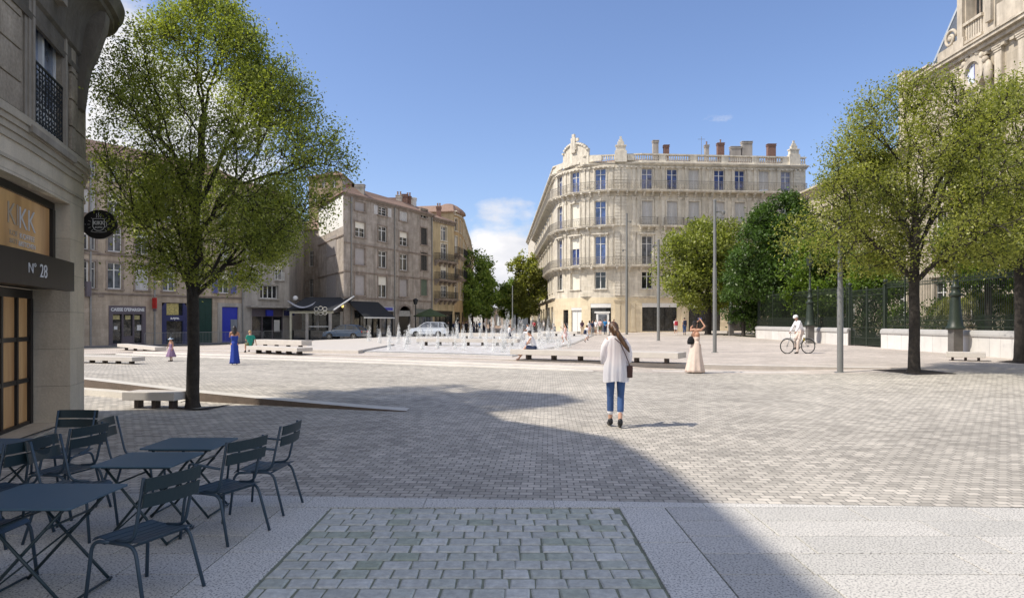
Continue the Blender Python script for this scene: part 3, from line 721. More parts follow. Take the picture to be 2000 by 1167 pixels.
# ------------------------------------------------------------------ facades
class Fac:
    def __init__(s, pts, smooth=False):
        s.p = np.array(pts, float); d = np.diff(s.p, axis=0); s.L = np.hypot(d[:, 0], d[:, 1]); s.S = np.concatenate([[0], np.cumsum(s.L)]); s.len = s.S[-1]
        t = d/s.L[:, None]; s.t = t; s.smooth = smooth
        s.vn = np.zeros_like(s.p); n = np.stack([t[:, 1], -t[:, 0]], 1)
        s.vn[:-1] += n; s.vn[1:] += n; s.vn /= np.linalg.norm(s.vn, axis=1)[:, None]; s.n = n
    def at(s, q):
        i = int(np.searchsorted(s.S, q)-1); i = max(0, min(len(s.L)-1, i)); f = (q-s.S[i])/s.L[i]
        p = s.p[i]+(s.p[i+1]-s.p[i])*f
        n = s.vn[i]*(1-f)+s.vn[i+1]*f if s.smooth else s.n[i]
        if s.smooth: n = n/np.linalg.norm(n)
        return p, n
    def xf(s, q, d, z):
        p, n = s.at(q); return (p[0]+n[0]*d, p[1]+n[1]*d, z)
    def s_px(s, px, lo=None, hi=None):
        qs = np.linspace(lo if lo is not None else 0, hi if hi is not None else s.len, 1200); best = None
        for q in qs:
            p, n = s.at(q); e = abs(CX+F*p[0]/p[1]-px)
            if best is None or e < best[0]: best = (e, q)
        return best[1]
    def Y(s, q): return s.at(q)[0][1]
    def z_px(s, q, py): return ZW(py, s.Y(q))
    def rect(s, px0, px1, pt, pb):
        a = s.s_px(px0); b = s.s_px(px1); m = (a+b)/2; return (a, b, s.z_px(m, pb), s.z_px(m, pt))
    def segs(s, a, b):
        if not s.smooth: return 1
        i = np.sum((s.S > a) & (s.S < b)); return max(1, int(i)+1)
    def mb(s): return MB(xf=s.xf)
def fbox(mb, fac, a, b, d0, d1, z0, z1): mb.box(a, b, d0, d1, z0, z1, seg=fac.segs(a, b))
def wall(fac, a, b, z0, z1, ops, m, parent, depth=.22, name='wall', back=True):
    mb = fac.mb()
    ss = {a, b}; zz = {z0, z1}
    for o in ops: ss |= {o[0], o[1]}; zz |= {o[2], o[3]}
    if fac.smooth: ss |= {float(q) for q in fac.S if a < q < b}
    ss = sorted(q for q in ss if a-1e-6 <= q <= b+1e-6); zz = sorted(q for q in zz if z0-1e-6 <= q <= z1+1e-6)
    for i in range(len(ss)-1):
        if ss[i+1]-ss[i] < 1e-5: continue
        cm = (ss[i]+ss[i+1])/2
        for j in range(len(zz)-1):
            if zz[j+1]-zz[j] < 1e-5: continue
            zm = (zz[j]+zz[j+1])/2
            if any(o[0] < cm < o[1] and o[2] < zm < o[3] for o in ops): continue
            mb.add([(ss[i], 0, zz[j]), (ss[i+1], 0, zz[j]), (ss[i+1], 0, zz[j+1]), (ss[i], 0, zz[j+1])], [(0, 1, 2, 3)])
    for (p, q, u, w) in ops:
        D = -depth
        mb.add([(p, 0, u), (p, D, u), (p, D, w), (p, 0, w)], [(0, 1, 2, 3)]); mb.add([(q, 0, u), (q, 0, w), (q, D, w), (q, D, u)], [(0, 1, 2, 3)])
        mb.add([(p, 0, w), (p, D, w), (q, D, w), (q, 0, w)], [(0, 1, 2, 3)]); mb.add([(p, 0, u), (q, 0, u), (q, D, u), (p, D, u)], [(0, 1, 2, 3)])
    return mb.build(name, m, parent, uv=True)
def window(fac, o, parent, style='glass', d=-.16, fm=None, pm=None, sash=2, transom=True):
    p, q, u, w = o; fm = fm or M_whitepaint; W = q-p; mb = fac.mb(); t = min(.07, W*.06)
    if style in ('glass', 'half', 'open'):
        fbox(mb, fac, p+.002, p+t, d-.05, d, u+.002, w-.002); fbox(mb, fac, q-t, q-.002, d-.05, d, u+.002, w-.002)
        fbox(mb, fac, p+t, q-t, d-.05, d, w-t, w-.002); fbox(mb, fac, p+t, q-t, d-.05, d, u+.002, u+t*1.4)
        for k in range(1, sash): m = p+W*k/sash; fbox(mb, fac, m-t*.75, m+t*.75, d-.045, d+.008, u+t*1.4, w-t)
        if transom and w-u > 1.8:
            z = w-(w-u)*.27; fbox(mb, fac, p+t, q-t, d-.04, d+.004, z-t*.5, z+t*.5)
        elif transom:
            for f in (.36, .68): z = u+(w-u)*f; fbox(mb, fac, p+t, q-t, d-.04, d-.006, z-t*.28, z+t*.28)
        win = mb.build('window', fm, parent)
        g = fac.mb(); g.add([(p+.003, d-.03, u+.003), (q-.003, d-.03, u+.003), (q-.003, d-.03, w-.003), (p+.003, d-.03, w-.003)], [(0, 1, 2, 3)])
        g.build('pane', pm or M_pane_mid, win)
        if style == 'half':
            g = fac.mb(); fbox(g, fac, p+.004, q-.004, d+.012, d+.03, w-(w-u)*.4, w-.004); g.build('blind', M_blind, win)
        if style == 'open':
            for s in (-1, 1):
                a0 = (p-W*.5) if s < 0 else q; g = fac.mb(); shutter(g, fac, a0+.01, a0+W*.5-.01, .02, .06, u, w); g.build('shutter', fm, win)
        return win
    if style == 'shut':
        for k in range(2): shutter(mb, fac, p+.01+W*.5*k, p+W*.5*(k+1)-.01, d+.02, d+.06, u+.01, w-.01)
        return mb.build('window', fm, parent)
    if style == 'blind':
        fbox(mb, fac, p+.005, q-.005, d-.04, d, u+.005, w-.005)
        z = u+.05
        while z < w-.08: fbox(mb, fac, p+.02, q-.02, d, d+.008, z, z+.06); z += .1
        return mb.build('window', fm, parent)
def shutter(g, fac, a, b, d0, d1, u, w):
    t = .05; fbox(g, fac, a, a+t, d0, d1, u, w); fbox(g, fac, b-t, b, d0, d1, u, w); fbox(g, fac, a+t, b-t, d0, d1, w-t, w); fbox(g, fac, a+t, b-t, d0, d1, u, u+t)
    z = u+t+.02; zs = max(.07, (w-u)/26)
    while z < w-t-.02: fbox(g, fac, a+t, b-t, d0+.008, d1-.008, z, z+zs*.72); z += zs
def surround(mb, fac, o, w=.16, d=.06, sill=True, head=.0, key=False):
    p, q, u, v = o; main = mb; mb = fac.mb()
    if not hasattr(main, 'pieces'): main.pieces = []
    main.pieces.append(mb)
    fbox(mb, fac, p-w, p-.003, .002, d, u, v+w); fbox(mb, fac, q+.003, q+w, .002, d, u, v+w); fbox(mb, fac, p-.003, q+.003, .002, d, v+.003, v+w)
    if sill: fbox(mb, fac, p-w*1.3, q+w*1.3, .002, d+.09, u-.13, u-.003)
    if head: fbox(mb, fac, p-w*1.6, q+w*1.6, .002, d+.22, v+w+.01, v+w+.01+head); fbox(mb, fac, p-w*1.3, q+w*1.3, .002, d+.12, v+w-.05, v+w+.008)
    if key: m = (p+q)/2; fbox(mb, fac, m-.12, m+.12, d+.002, d+.14, v-.02, v+w+.16)
def rail(fac, a, b, z, d, h, m, parent, gap=.13, ends=True, bw=.022, scroll=True):
    mb = fac.mb(); n = fac.segs(a, b)
    mb.box(a, b, d-.045, d, z+h-.045, z+h, seg=n); mb.box(a, b, d-.03, d-.008, z+.08, z+.11, seg=n); mb.box(a, b, d-.03, d-.008, z+h*.72, z+h*.72+.02, seg=n)
    k = max(2, int((b-a)/gap))
    for i in range(k+1):
        s = a+(b-a)*i/k; w = bw if i % 8 else bw*2; mb.box(s-w/2, s+w/2, d-.032, d-.01, z+.0, z+h-.045)
        if scroll and i < k and i % 2 == 0:
            c = s+(b-a)/k/2; mb.box(c-.045, c+.045, d-.028, d-.014, z+h*.34, z+h*.34+.035); mb.box(c-.02, c+.02, d-.028, d-.014, z+h*.5, z+h*.62); mb.box(c-.05, c+.05, d-.028, d-.014, z+h*.16, z+h*.22)
    if ends:
        for s in (a, b):
            mb.box(s-.02, s+.02, .02, d, z+h-.04, z+h)
            for j in range(1, 7): mb.box(s-.011, s+.011, d*j/7-.01, d*j/7+.01, z, z+h-.04)
    return mb.build('railing', m, parent)
def balcony(fac, a, b, z, parent, depth=.8, h=1.0, m=None, rm=None, th=.22, corb=1.5, gap=.13, name='balcony'):
    mb = fac.mb(); n = fac.segs(a, b)
    mb.box(a, b, .002, depth, z-th, z, seg=n); mb.box(a-.05, b+.05, .002, depth+.06, z-th*.45, z-th*.2, seg=n)
    k = max(1, int(round((b-a)/corb)))
    for i in range(k+1):
        s = a+.2+(b-a-.4)*i/k
        for (dd, zz) in ((depth*.8, .16), (depth*.55, .34), (depth*.3, .55)): mb.box(s-.13, s+.13, .003, dd, z-th-zz, z-th-zz+.17)
    ob = mb.build(name, m or M_st_trim, parent); rail(fac, a+.05, b-.05, z, depth-.03, h, rm or M_iron, ob, gap=gap); return ob
def pilaster(fac, s, w, z0, z1, parent, m, d=.10, rust=False, cap=True):
    mb = fac.mb()
    if rust:
        z = z0
        while z < z1-.3:
            fbox(mb, fac, s-w/2, s+w/2, .002, d, z+.02, z+.36); fbox(mb, fac, s-w/2+.03, s+w/2-.03, .002, d-.04, z+.36, z+.44); z += .42
    else:
        fbox(mb, fac, s-w/2, s+w/2, .002, d, z0+.3, z1-.4); fbox(mb, fac, s-w/2+.07, s+w/2-.07, d, d+.02, z0+.6, z1-.7)
        fbox(mb, fac, s-w/2-.05, s+w/2+.05, .002, d+.05, z0, z0+.3)
        if cap:
            fbox(mb, fac, s-w/2-.04, s+w/2+.04, .002, d+.06, z1-.4, z1-.25); fbox(mb, fac, s-w/2-.08, s+w/2+.08, .002, d+.11, z1-.25, z1-.1); fbox(mb, fac, s-w/2-.11, s+w/2+.11, .002, d+.15, z1-.1, z1)
    return mb.build('pilaster', m, parent)
def cornice(fac, a, b, z, parent, m, prof=((.12, .15), (.25, .12), (.38, .1)), dent=0, name='cornice'):
    mb = fac.mb(); n = fac.segs(a, b); zz = z
    for d, h in prof: mb.box(a-d*.3, b+d*.3, .002, d, zz, zz+h-.003, seg=n); zz += h
    if dent:
        k = int((b-a)/dent)
        for i in range(k): s = a+(b-a)*(i+.5)/k; mb.box(s-dent*.22, s+dent*.22, .003, prof[0][0]+.12, z-.2, z-.003)
    return mb.build(name, m, parent)
def chimney(x, y, z0, z1, parent, w=.9, dd=.5, pots=2, m=None, mc=None):
    mb = MB(); mb.box(x-w/2, x+w/2, y-dd/2, y+dd/2, z0, z1); mb.box(x-w/2-.06, x+w/2+.06, y-dd/2-.06, y+dd/2+.06, z1-.22, z1-.1); mb.box(x-w/2-.08, x+w/2+.08, y-dd/2-.08, y+dd/2+.08, z1+.003, z1+.09)
    ch = mb.build('chimney', m or M_brick, parent)
    pb = MB()
    for i in range(pots): px = x-w/2+w*(i+.5)/pots; pb.lathe([(.11, 0), (.13, .05), (.1, .1), (.1, .42), (.13, .46), (.12, .5)], (px, y, z1+.09), 8)
    if pots: pb.build('chimney_pot', M_roof_tile, ch)
    return ch
def roofprism(pts, z0, z1, parent, m, inset=1.5, over=.35, name='roof'):
    """hipped lid over a plan polygon"""
    cx = sum(p[0] for p in pts)/len(pts); cy = sum(p[1] for p in pts)/len(pts); mb = MB(); n = len(pts); lo = []; up = []
    for x, y in pts:
        d = math.hypot(x-cx, y-cy); lo.append((x+(x-cx)/d*over, y+(y-cy)/d*over, z0)); up.append((x-(x-cx)/d*inset*2, y-(y-cy)/d*inset*2, z1))
    lo2 = [(a, b, c-.12) for a, b, c in lo]
    mb.add(lo2+lo+up, [tuple(range(n-1, -1, -1)), tuple(range(2*n, 3*n))]+[(i, (i+1) % n, n+(i+1) % n, n+i) for i in range(n)]+[(n+i, n+(i+1) % n, 2*n+(i+1) % n, 2*n+i) for i in range(n)])
    return mb.build(name, m, parent)
def pipe(fac, s, z0, z1, parent, m=None):
    mb = fac.mb(); mb.box(s-.06, s+.06, .03, .15, z0, z1); mb.box(s-.1, s+.1, .03, .18, z1-.25, z1-.02); return mb.build('drainpipe', m or M_galv, parent)
def backwalls(pts, z0, z1, parent, m):
    mb = MB()
    for a, b in zip(pts[:-1], pts[1:]): mb.add([(a[0], a[1], z0), (b[0], b[1], z0), (b[0], b[1], z1), (a[0], a[1], z1)], [(0, 1, 2, 3)])
    return mb.build('back_wall', m, parent)

# ============ ornate corner building
cb = thing('corner_building', 'cream stone corner building with a rounded end, wrought balconies and a roof balustrade', 'building', (14.3, 90, 0))
Rc = 8.3; C0 = (14.3, 90+Rc)
dirx = Vector((24.7, 2.3)).normalized()
path = [(4.2, 180), (6.0, 98.3+.0)]
for k in range(1, 15):
    a = math.pi+math.pi/2*k/14; path.append((14.3+Rc*math.cos(a), 98.3+Rc*math.sin(a)))
path.append((39.2, 92.3)); 
cf = Fac(path, smooth=True)
sA = cf.S[1]; sB = cf.S[15]; sE = cf.len           # rounded end from sA to sB, straight front from sB to sE
side = Fac([(4.2, 180), (6.0, 98.3)]); front = cf
zb = -.3
levels = {}
cols = [(1083.9, 'n'), ]
ops_up = []; ops = []; wins = []
def cwin(pxc, w, pt, pb, st, pm=None, fm=None, **k):
    o = cf.rect(pxc-w/2, pxc+w/2, pt, pb) if pxc > 1100 else None
    return (o, st, pm, fm)
spec = []
colpx = [1172, 1264, 1313, 1355, 1405, 1445, 1492, 1535]
lo_ = sA+.3
ws = []   # (opening, style, pane, frame, row)
def sx(px): return cf.s_px(px, sA, sE)
rowsz = {0: (6.0, 8.25), 1: (9.2, 12.9), 2: (14.35, 17.5), 3: (18.95, 21.7)}
styles = {0: ['glass']*8, 1: ['glass', 'glass', 'shut', 'half', 'glass', 'shut', 'glass', 'shut'], 2: ['glass', 'shut', 'shut', 'shut', 'shut', 'shut', 'shut', 'shut'], 3: ['glass', 'glass', 'glass', 'shut', 'glass', 'glass', 'shut', 'glass']}
for r in range(4):
    z0, z1 = rowsz[r]
    for i, px in enumerate(colpx):
        s = sx(px); hw = .72 if i else .74
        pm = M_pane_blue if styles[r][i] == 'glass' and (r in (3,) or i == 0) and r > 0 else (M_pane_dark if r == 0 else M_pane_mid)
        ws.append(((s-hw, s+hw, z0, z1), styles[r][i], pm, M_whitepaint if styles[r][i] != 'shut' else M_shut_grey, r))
    for px, st in ((1123, 'blind' if r in (0, 2) else 'half' if r == 1 else 'glass'), (1094, 'glass')):
        s = sx(px); hw = .78
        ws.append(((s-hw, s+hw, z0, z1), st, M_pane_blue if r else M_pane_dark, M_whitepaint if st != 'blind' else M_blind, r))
    for k in range(11):      # the side along the avenue
        s = sA-3.5-k*4.6
        ws.append(((s-.7, s+.7, z0, z1), ['glass', 'shut', 'half'][(k+r) % 3], M_pane_mid, M_whitepaint if (k+r) % 3 != 1 else M_shut_grey, r))
gops = []   # ground floor
def gop(px0, px1, z0, z1):
    return (sx(px0), sx(px1), z0, z1)
gops = [gop(1100, 1110, .3, 3.3), gop(1115.5, 1136, .3, 3.6), gop(1153, 1193.5, .3, 4.1), gop(1254, 1322, .45, 4.15), gop(1345, 1407, .45, 4.15), gop(1432, 1485, .5, 4.15), gop(1505, 1550, .5, 4.15)]
for k in range(9): s = sA-4-k*6.0; gops.append((s-1.9, s+1.9, .3, 3.9))
wall(cf, 0, sE, zb, 4.9, gops, M_st_ground, cb, .3, 'ground_floor_wall')
wall(cf, 0, sE, 4.9, 22.2, [w[0] for w in ws], M_st_cream, cb, .36)
su = cf.mb()
for (o, st, pm, fm, r) in ws:
    window(cf, o, cb, st, d=-.27, pm=pm, fm=fm)
    if r == 0: surround(su, cf, o, .18, .07)
    elif r == 1: surround(su, cf, o, .2, .1, sill=False, head=.16, key=True)
    elif r == 2: surround(su, cf, o, .18, .08, sill=False, key=True)
    else: surround(su, cf, o, .16, .07, sill=False, head=.1)
su.build('window_surround', M_st_trim, cb)
zm = {0: (5.5, 8.1), 1: (9.0, 13.5), 2: (14.2, 18.0), 3: (18.9, 22.0)}
mids = [(colpx[i]+colpx[i+1])/2 for i in range(1, 7)]
for r in (1, 2, 3):
    z0, z1 = zm[r]
    for px in mids:
        for dx in (-6.5, 6.5): pilaster(cf, sx(px+dx), .42, z0, z1, cb, M_st_trim)
    for px in (1148.5, 1141, 1105, 1194, 1238, 1247): pilaster(cf, sx(px), .42, z0, z1, cb, M_st_trim)
for r in (0, 1, 2, 3):
    z0, z1 = zm[r] if r else (5.1, 8.2)
    for px in (1206, 1219): pilaster(cf, sx(px), .72, z0, z1, cb, M_st_trim, d=.16, rust=True)
    pilaster(cf, sx(1555), .8, z0, z1, cb, M_st_trim, d=.14, rust=True); 
for px in (1206, 1219): pilaster(cf, sx(px), .75, .3, 4.6, cb, M_st_ground, d=.12)
for px in (1236, 1335): pilaster(cf, sx(px), .6, .4, 4.6, cb, M_st_ground, d=.1, cap=False)
cornice(cf, 0, sE, 4.75, cb, M_st_trim, ((.10, .12), (.24, .14), (.36, .08)), name='string_course')
cornice(cf, 0, sE, 8.25, cb, M_st_trim, ((.08, .12), (.15, .1)), name='string_course')
cornice(cf, 0, sE, 21.95, cb, M_st_trim, ((.2, .14), (.38, .14), (.6, .12), (.66, .07)), dent=.6)
balcony(cf, sA-46, sx(1300), 9.05, cb, .85, 1.1, rm=M_iron_pale, corb=1.6, gap=.16)
balcony(cf, sx(1300)+.3, sE-1, 9.05, cb, .85, 1.1, rm=M_iron_pale, corb=1.6, gap=.16)
balcony(cf, sA-46, sx(1200), 14.25, cb, .8, 1.05, rm=M_iron_pale, corb=1.6, gap=.16)
for px0, px1 in ((1248, 1284), (1296, 1334), (1340, 1420), (1428, 1462), (1475, 1550)): balcony(cf, sx(px0), sx(px1), 14.25, cb, .75, 1.05, rm=M_iron_pale, corb=1.3, gap=.16)
balcony(cf, sA-46, sE-.2, 18.85, cb, .95, 1.15, rm=M_iron_pale, corb=1.15, gap=.18)
# parapet with balusters
bal = cf.mb(); n = cf.segs(0, sE)
sP0 = sx(1112); sP1 = sx(1150)
bal.box(0, sE, -.25, .22, 22.45, 22.7, seg=n); bal.box(0, sE, -.28, .28, 23.45, 23.62, seg=n)
s = sx(1160)
while s < sE:
    k = int((s-sx(1160))/.3)
    if k % 14 in (0, 1, 2): bal.box(s-.15, s+.15, -.2, .2, 22.7, 23.45)
    else: bal.box(s-.055, s+.055, -.06, .06, 22.7, 23.45); bal.box(s-.09, s+.09, -.09, .09, 22.85, 23.1)
    s += .3
bal.box(0, sx(1158), -.15, .15, 22.7, 23.45, seg=20)
bal.build('balustrade', M_st_trim, cb)
for px in (1212, 1550):
    f = cf.mb(); q = sx(px); f.box(q-.75, q+.75, -.3, .4, 22.45, 23.9); f.box(q-.6, q+.6, -.3, .3, 23.9, 24.5); f.box(q-.7, q+.7, -.35, .38, 24.5, 24.65); f.box(q-.4, q+.4, -.25, .25, 24.65, 25.1)
    f.box(q-.25, q+.25, -.2, .2, 25.1, 25.4); f.box(q-.12, q+.12, -.1, .1, 25.4, 25.8); f.build('finial', M_st_trim, cb)
# curved pediment over the rounded end
pd = cf.mb(); a, b = sx(1101), sx(1150); k = 14
for i in range(k):
    q0 = a+(b-a)*i/k; q1 = a+(b-a)*(i+1)/k; u = ((i+.5)/k-.5)*2; zt = 23.7+1.9*math.sqrt(max(0, 1-u*u*.9))
    pd.box(q0, q1, -.3, .12, 22.5, zt-.25); pd.box(q0, q1, -.35, .32, zt-.25, zt)
m_ = (a+b)/2
pd.box(m_-.35, m_+.35, .1, .4, 24.2, 26.2); pd.box(m_-.5, m_+.5, .1, .32, 24.6, 25.3); pd.box(m_-.2, m_+.2, .05, .35, 26.2, 26.7); pd.box(m_+.3, m_+.8, .05, .3, 25.7, 26.1)
pd.box(m_-.9, m_+.9, .12, .26, 22.6, 22.9)
pd.build('pediment', M_st_trim, cb)
for o, lab in ((gops[3], 'wide'), (gops[4], 'wide'), (gops[5], 'w'), (gops[6], 'w'), (gops[2], 'door'), (gops[1], 'white'), (gops[0], 'narrow')):
    p, q, u, w = o; g = cf.mb()
    sill = .55 if lab in ('wide', 'w', 'door') else .35
    if lab != 'narrow': fbox(g, cf, p+.01, q-.01, -.12, -.02, w-sill, w-.01)
    shp = g.build('shop_lintel', mat('white shop lintel', (.74, .73, .70), .6, .04), cb) if lab != 'narrow' else None
    g = cf.mb(); t = .07; top = w-sill-.01 if lab != 'narrow' else w-.01
    fbox(g, cf, p+.01, p+t, -.26, -.16, u, top); fbox(g, cf, q-t, q-.01, -.26, -.16, u, top); fbox(g, cf, p+t, q-t, -.26, -.16, top-t, top)
    for f in ((.33, .66) if q-p > 3 else (.5,)): m = lerp(p, q, f); fbox(g, cf, m-.03, m+.03, -.26, -.17, u, top-t)
    fr = g.build('shopfront', M_frame_dk if lab != 'white' else M_whitepaint, cb)
    g = cf.mb(); n = cf.segs(p, q)
    g.box(p+.012, q-.012, -.25, -.22, u, top-.01, seg=n); g.build('pane', M_pane_dark if lab != 'white' else M_whitepaint, fr)
    if lab == 'door':
        g = cf.mb(); fbox(g, cf, lerp(p, q, .28), lerp(p, q, .9), -.2, -.12, u, top-.6); fbox(g, cf, lerp(p, q, .2), lerp(p, q, .95), -.18, -.02, top-.7, top-.5); g.build('door', M_whitepaint, cb)
        g = cf.mb(); fbox(g, cf, lerp(p, q, .38), lerp(p, q, .8), -.118, -.10, u+.1, top-.9); g.build('door_glass', M_pane_mid, cb)
for o in gops[7:]:
    g = cf.mb(); p, q, u, w = o; g.box(p+.02, q-.02, -.25, -.2, u, w-.01); g.build('shopfront', M_pane_dark, cb)
back = [(39.2, 92.3), (40.5, 108), (22, 112), (16, 180), (4.2, 180)]
backwalls(back, zb, 22.2, cb, M_st_cream)
roofprism([(6.6, 98.6), (9, 93.5), (14.3, 90.8), (38.8, 93), (40, 107), (21.5, 111), (15.5, 179), (5, 179)], 22.3, 23.3, cb, M_roof_tile, inset=.6, over=-.5)
for (px, pt, w, po) in ((1280, 276, .75, 0), (1301, 285, .7, 0), (1380, 285, .5, 1), (1407, 281, .9, 1), (1436, 288, 1.4, 0), (1458, 278, 1.4, 0), (1506, 283, 1.1, 0)):
    Y = 96; chimney(XW(px, Y), Y, 22.4, ZW(pt, Y), cb, w, .7, po, m=M_brick if px in (1301, 1407, 1506) else M_wall_pale)
mb = MB(); mb.tube([(XW(1370, 96), 96, 22.5), (XW(1370, 96), 96, 27.4)], .03, 5); mb.box(XW(1370, 96)-.5, XW(1370, 96)+.5, 95.98, 96.02, 27, 27.04); mb.build('antenna', M_steel, cb)

# ============ taupe block of flats left of the avenue
gb = thing('apartment_building', 'weathered taupe apartment building with a charcoal awning and arched passage', 'building', (-18.6, 77, 0))
pa = (XW(671, 76.0), 76.0); pb_ = (XW(845, 92.3), 92.3)
gf = Fac([pa, pb_]); zt = ZW(378, gf.Y(gf.s_px(690)))
g_ops = []; gw = []
for (pc, w, rows_) in ((703, 20, ((394, 412, 'blind'), (434, 463, 'half'), (484, 517, 'blind'), (537, 576, 'blind'))), (747, 17, ((404, 421, 'open'), (442, 472, 'glass'), (490, 523, 'glass'), (540, 581, 'half'))),
                      (788, 16, ((413, 432, 'shut'), (453, 480, 'half'), (496, 528, 'glass'), (545, 579, 'blind'))), (828, 13, ((409, 426, 'glass'), (445, 478, 'shut'), (493, 528, 'shut'), (543, 577, 'shutg')))):
    for (pt, pb, st) in rows_: gw.append((gf.rect(pc-w/2, pc+w/2, pt, pb), st))
gg = [gf.rect(692, 742, 606, 640), gf.rect(745, 768, 608, 640), gf.rect(779, 803, 597, 639), gf.rect(812, 842, 603, 639)]
gtop = lambda: zt
gg = [(a, b, -.2, w) for a, b, u, w in gg]
wall(gf, 0, gf.len, -.8, 15.9, [g[0] for g in gw]+gg, M_wall_taupe, gb, .3)
su = gf.mb()
for o, st in gw:
    fm = {'blind': mat('pale closed blind', (.42, .39, .38), .7, .08), 'open': M_shut_grey, 'shut': M_shut_grey, 'shutg': M_shut_green}.get(st, M_whitepaint)
    if st == 'shut' and o[0] > gf.s_px(815): fm = mat('dark shutter', (.05, .05, .05), .6)
    window(gf, o, gb, 'shut' if st == 'shutg' else st, fm=fm, pm=M_pane_dark); surround(su, gf, o, .16, .06)
su.build('window_surround', M_trim_taupe, gb)
for py in (583, 532, 477):
    cornice(gf, 0, gf.len, gf.z_px(gf.s_px(690), py), gb, M_trim_taupe, ((.07, .1), (.12, .08)), name='string_course')
cornice(gf, 0, gf.len, 15.6, gb, M_trim_taupe, ((.12, .12), (.22, .1), (.34, .08)))
for px in (685, 770, 843): pipe(gf, gf.s_px(px), -.4, 15.6, gb)
sidew = [(XW(590, 94), 94), (XW(625, 82), 82), pa]
sf = Fac([(XW(622, 86.5), 86.5), pa])
so_ = [sf.rect(638, 657, 497, 520), sf.rect(638, 657, 535, 580)]
wall(sf, 0, sf.len, -.8, 15.9, [], M_wall_taupe, gb, .1, 'side_wall')
g = sf.mb(); g.box(.3, sf.len-.15, .003, .02, 12.2, 15.6); g.build('sunlit_gable_sheet', M_wall_white, gb)  # pale sheet painting sunlight onto the upper side wall
for pt, pb in ((462, 500), (535, 582)): g = sf.mb(); o = sf.rect(639, 657, pt, pb); g.box(o[0], o[1], .004, .05, o[2], o[3]); g.build('blind_window', mat('blocked window render', (.30, .27, .25), .9, .1), gb)
cornice(sf, 0, sf.len, sf.z_px(sf.len-.1, 532), gb, M_trim_taupe, ((.07, .1), (.12, .08)), name='string_course')
cornice(sf, 0, sf.len, sf.z_px(sf.len-.1, 461), gb, M_trim_taupe, ((.07, .1), (.12, .08)), name='string_course')
bk = [pb_, (pb_[0]-9, pb_[1]+6), (XW(622, 86.5), 86.5)]
backwalls(bk, -.8, 15.9, gb, M_wall_taupe)
roofprism([pa, pb_, (pb_[0]-9, pb_[1]+6), (XW(622, 86.5), 86.5)], 16.0, 17.1, gb, M_roof_tile, inset=1.4, over=.45)
for (px, Y, pt, w, m_) in ((681, 79, 362, .9, M_brick), (697, 79, 362, 1.3, M_wall_pale), (777, 88, 383, .7, M_wall_pale), (788, 89, 381, .8, M_brick), (796, 89.5, 385, .6, M_brick), (803, 90, 388, 1.0, M_wall_white)):
    chimney(XW(px, Y), Y+1, 15.8, ZW(pt, Y+1), gb, w, .7, 2 if w < .8 else 0, m=m_)
mb = MB(); mb.box(XW(745, 92), XW(775, 92), 91.5, 93, 16.4, ZW(387, 92)); mb.build('roof_lantern', M_roof_tile, gb)
# ground floor: awning, sign, passage, cafe
def awning(fac, a, b, z0, z1, out, parent, m, val=.25, name='awning'):
    g = fac.mb(); g.add([(a, .05, z1), (b, .05, z1), (b, out, z0), (a, out, z0), (a, .05, z1-.04), (b, .05, z1-.04), (b, out, z0-.04), (a, out, z0-.04)],
        [(0, 3, 2, 1), (4, 5, 6, 7), (0, 1, 5, 4), (2, 3, 7, 6), (1, 2, 6, 5), (3, 0, 4, 7)])
    aw = g.build(name, m, parent)
    g = fac.mb(); g.box(a, b, out-.01, out+.02, z0-val, z0-.045); g.build('valance', M_whitepaint, aw); return aw
s0, s1 = gf.s_px(677), gf.s_px(738)
aw = awning(gf, s0, s1, gf.z_px(s0, 618), gf.z_px(s0, 587), 2.4, gb, M_awning, .18)
def shopfront(fac, o, parent, fm, pm, n=2, band=.5, text_=None, tm=None, door=True):
    p, q, u, w = o; g = fac.mb(); t = .09
    fbox(g, fac, p+.01, p+t, -.2, -.05, u, w-.01); fbox(g, fac, q-t, q-.01, -.2, -.05, u, w-.01); fbox(g, fac, p+t, q-t, -.2, -.05, w-band, w-.01); fbox(g, fac, p+t, q-t, -.2, -.06, u, u+.35)
    for k in range(1, n): m = lerp(p, q, k/n); fbox(g, fac, m-.05, m+.05, -.2, -.06, u+.35, w-band)
    sf_ = g.build('shopfront', fm, parent); g = fac.mb(); g.box(p+.02, q-.02, -.19, -.15, u, w-band-.002, seg=fac.segs(p, q)); g.build('pane', pm, sf_)
    if text_:
        m = (p+q)/2; pt, nn = fac.at(m); a = fac.at(m+.1)[0]-pt
        text(text_, (band*.55), tm or M_white_letter, sf_, (pt[0]+nn[0]*-.04, pt[1]+nn[1]*-.04, w-band*.5), (a[0], a[1], 0), extr=.01, bold=.012)
    return sf_
shopfront(gf, gg[0], gb, M_frame_dk, M_pane_dark, 4, .3); shopfront(gf, gg[1], gb, M_frame_dk, M_pane_mid, 2, .3); shopfront(gf, gg[3], gb, mat('grey green shop paint', (.14, .16, .15), .6), M_pane_mid, 3, .5)
p, q, u, w = gg[2]
g = gf.mb(); g.box(p+.02, q-.02, -.28, -.2, u, w-1.35); g.build('passage_door', M_frame_dk, gb)
g = gf.mb(); g.box(p+.02, q-.02, -.2, -.1, w-1.3, w-.6); g.build('passage_panel', mat('pale passage panel', (.38, .37, .34), .7), gb)
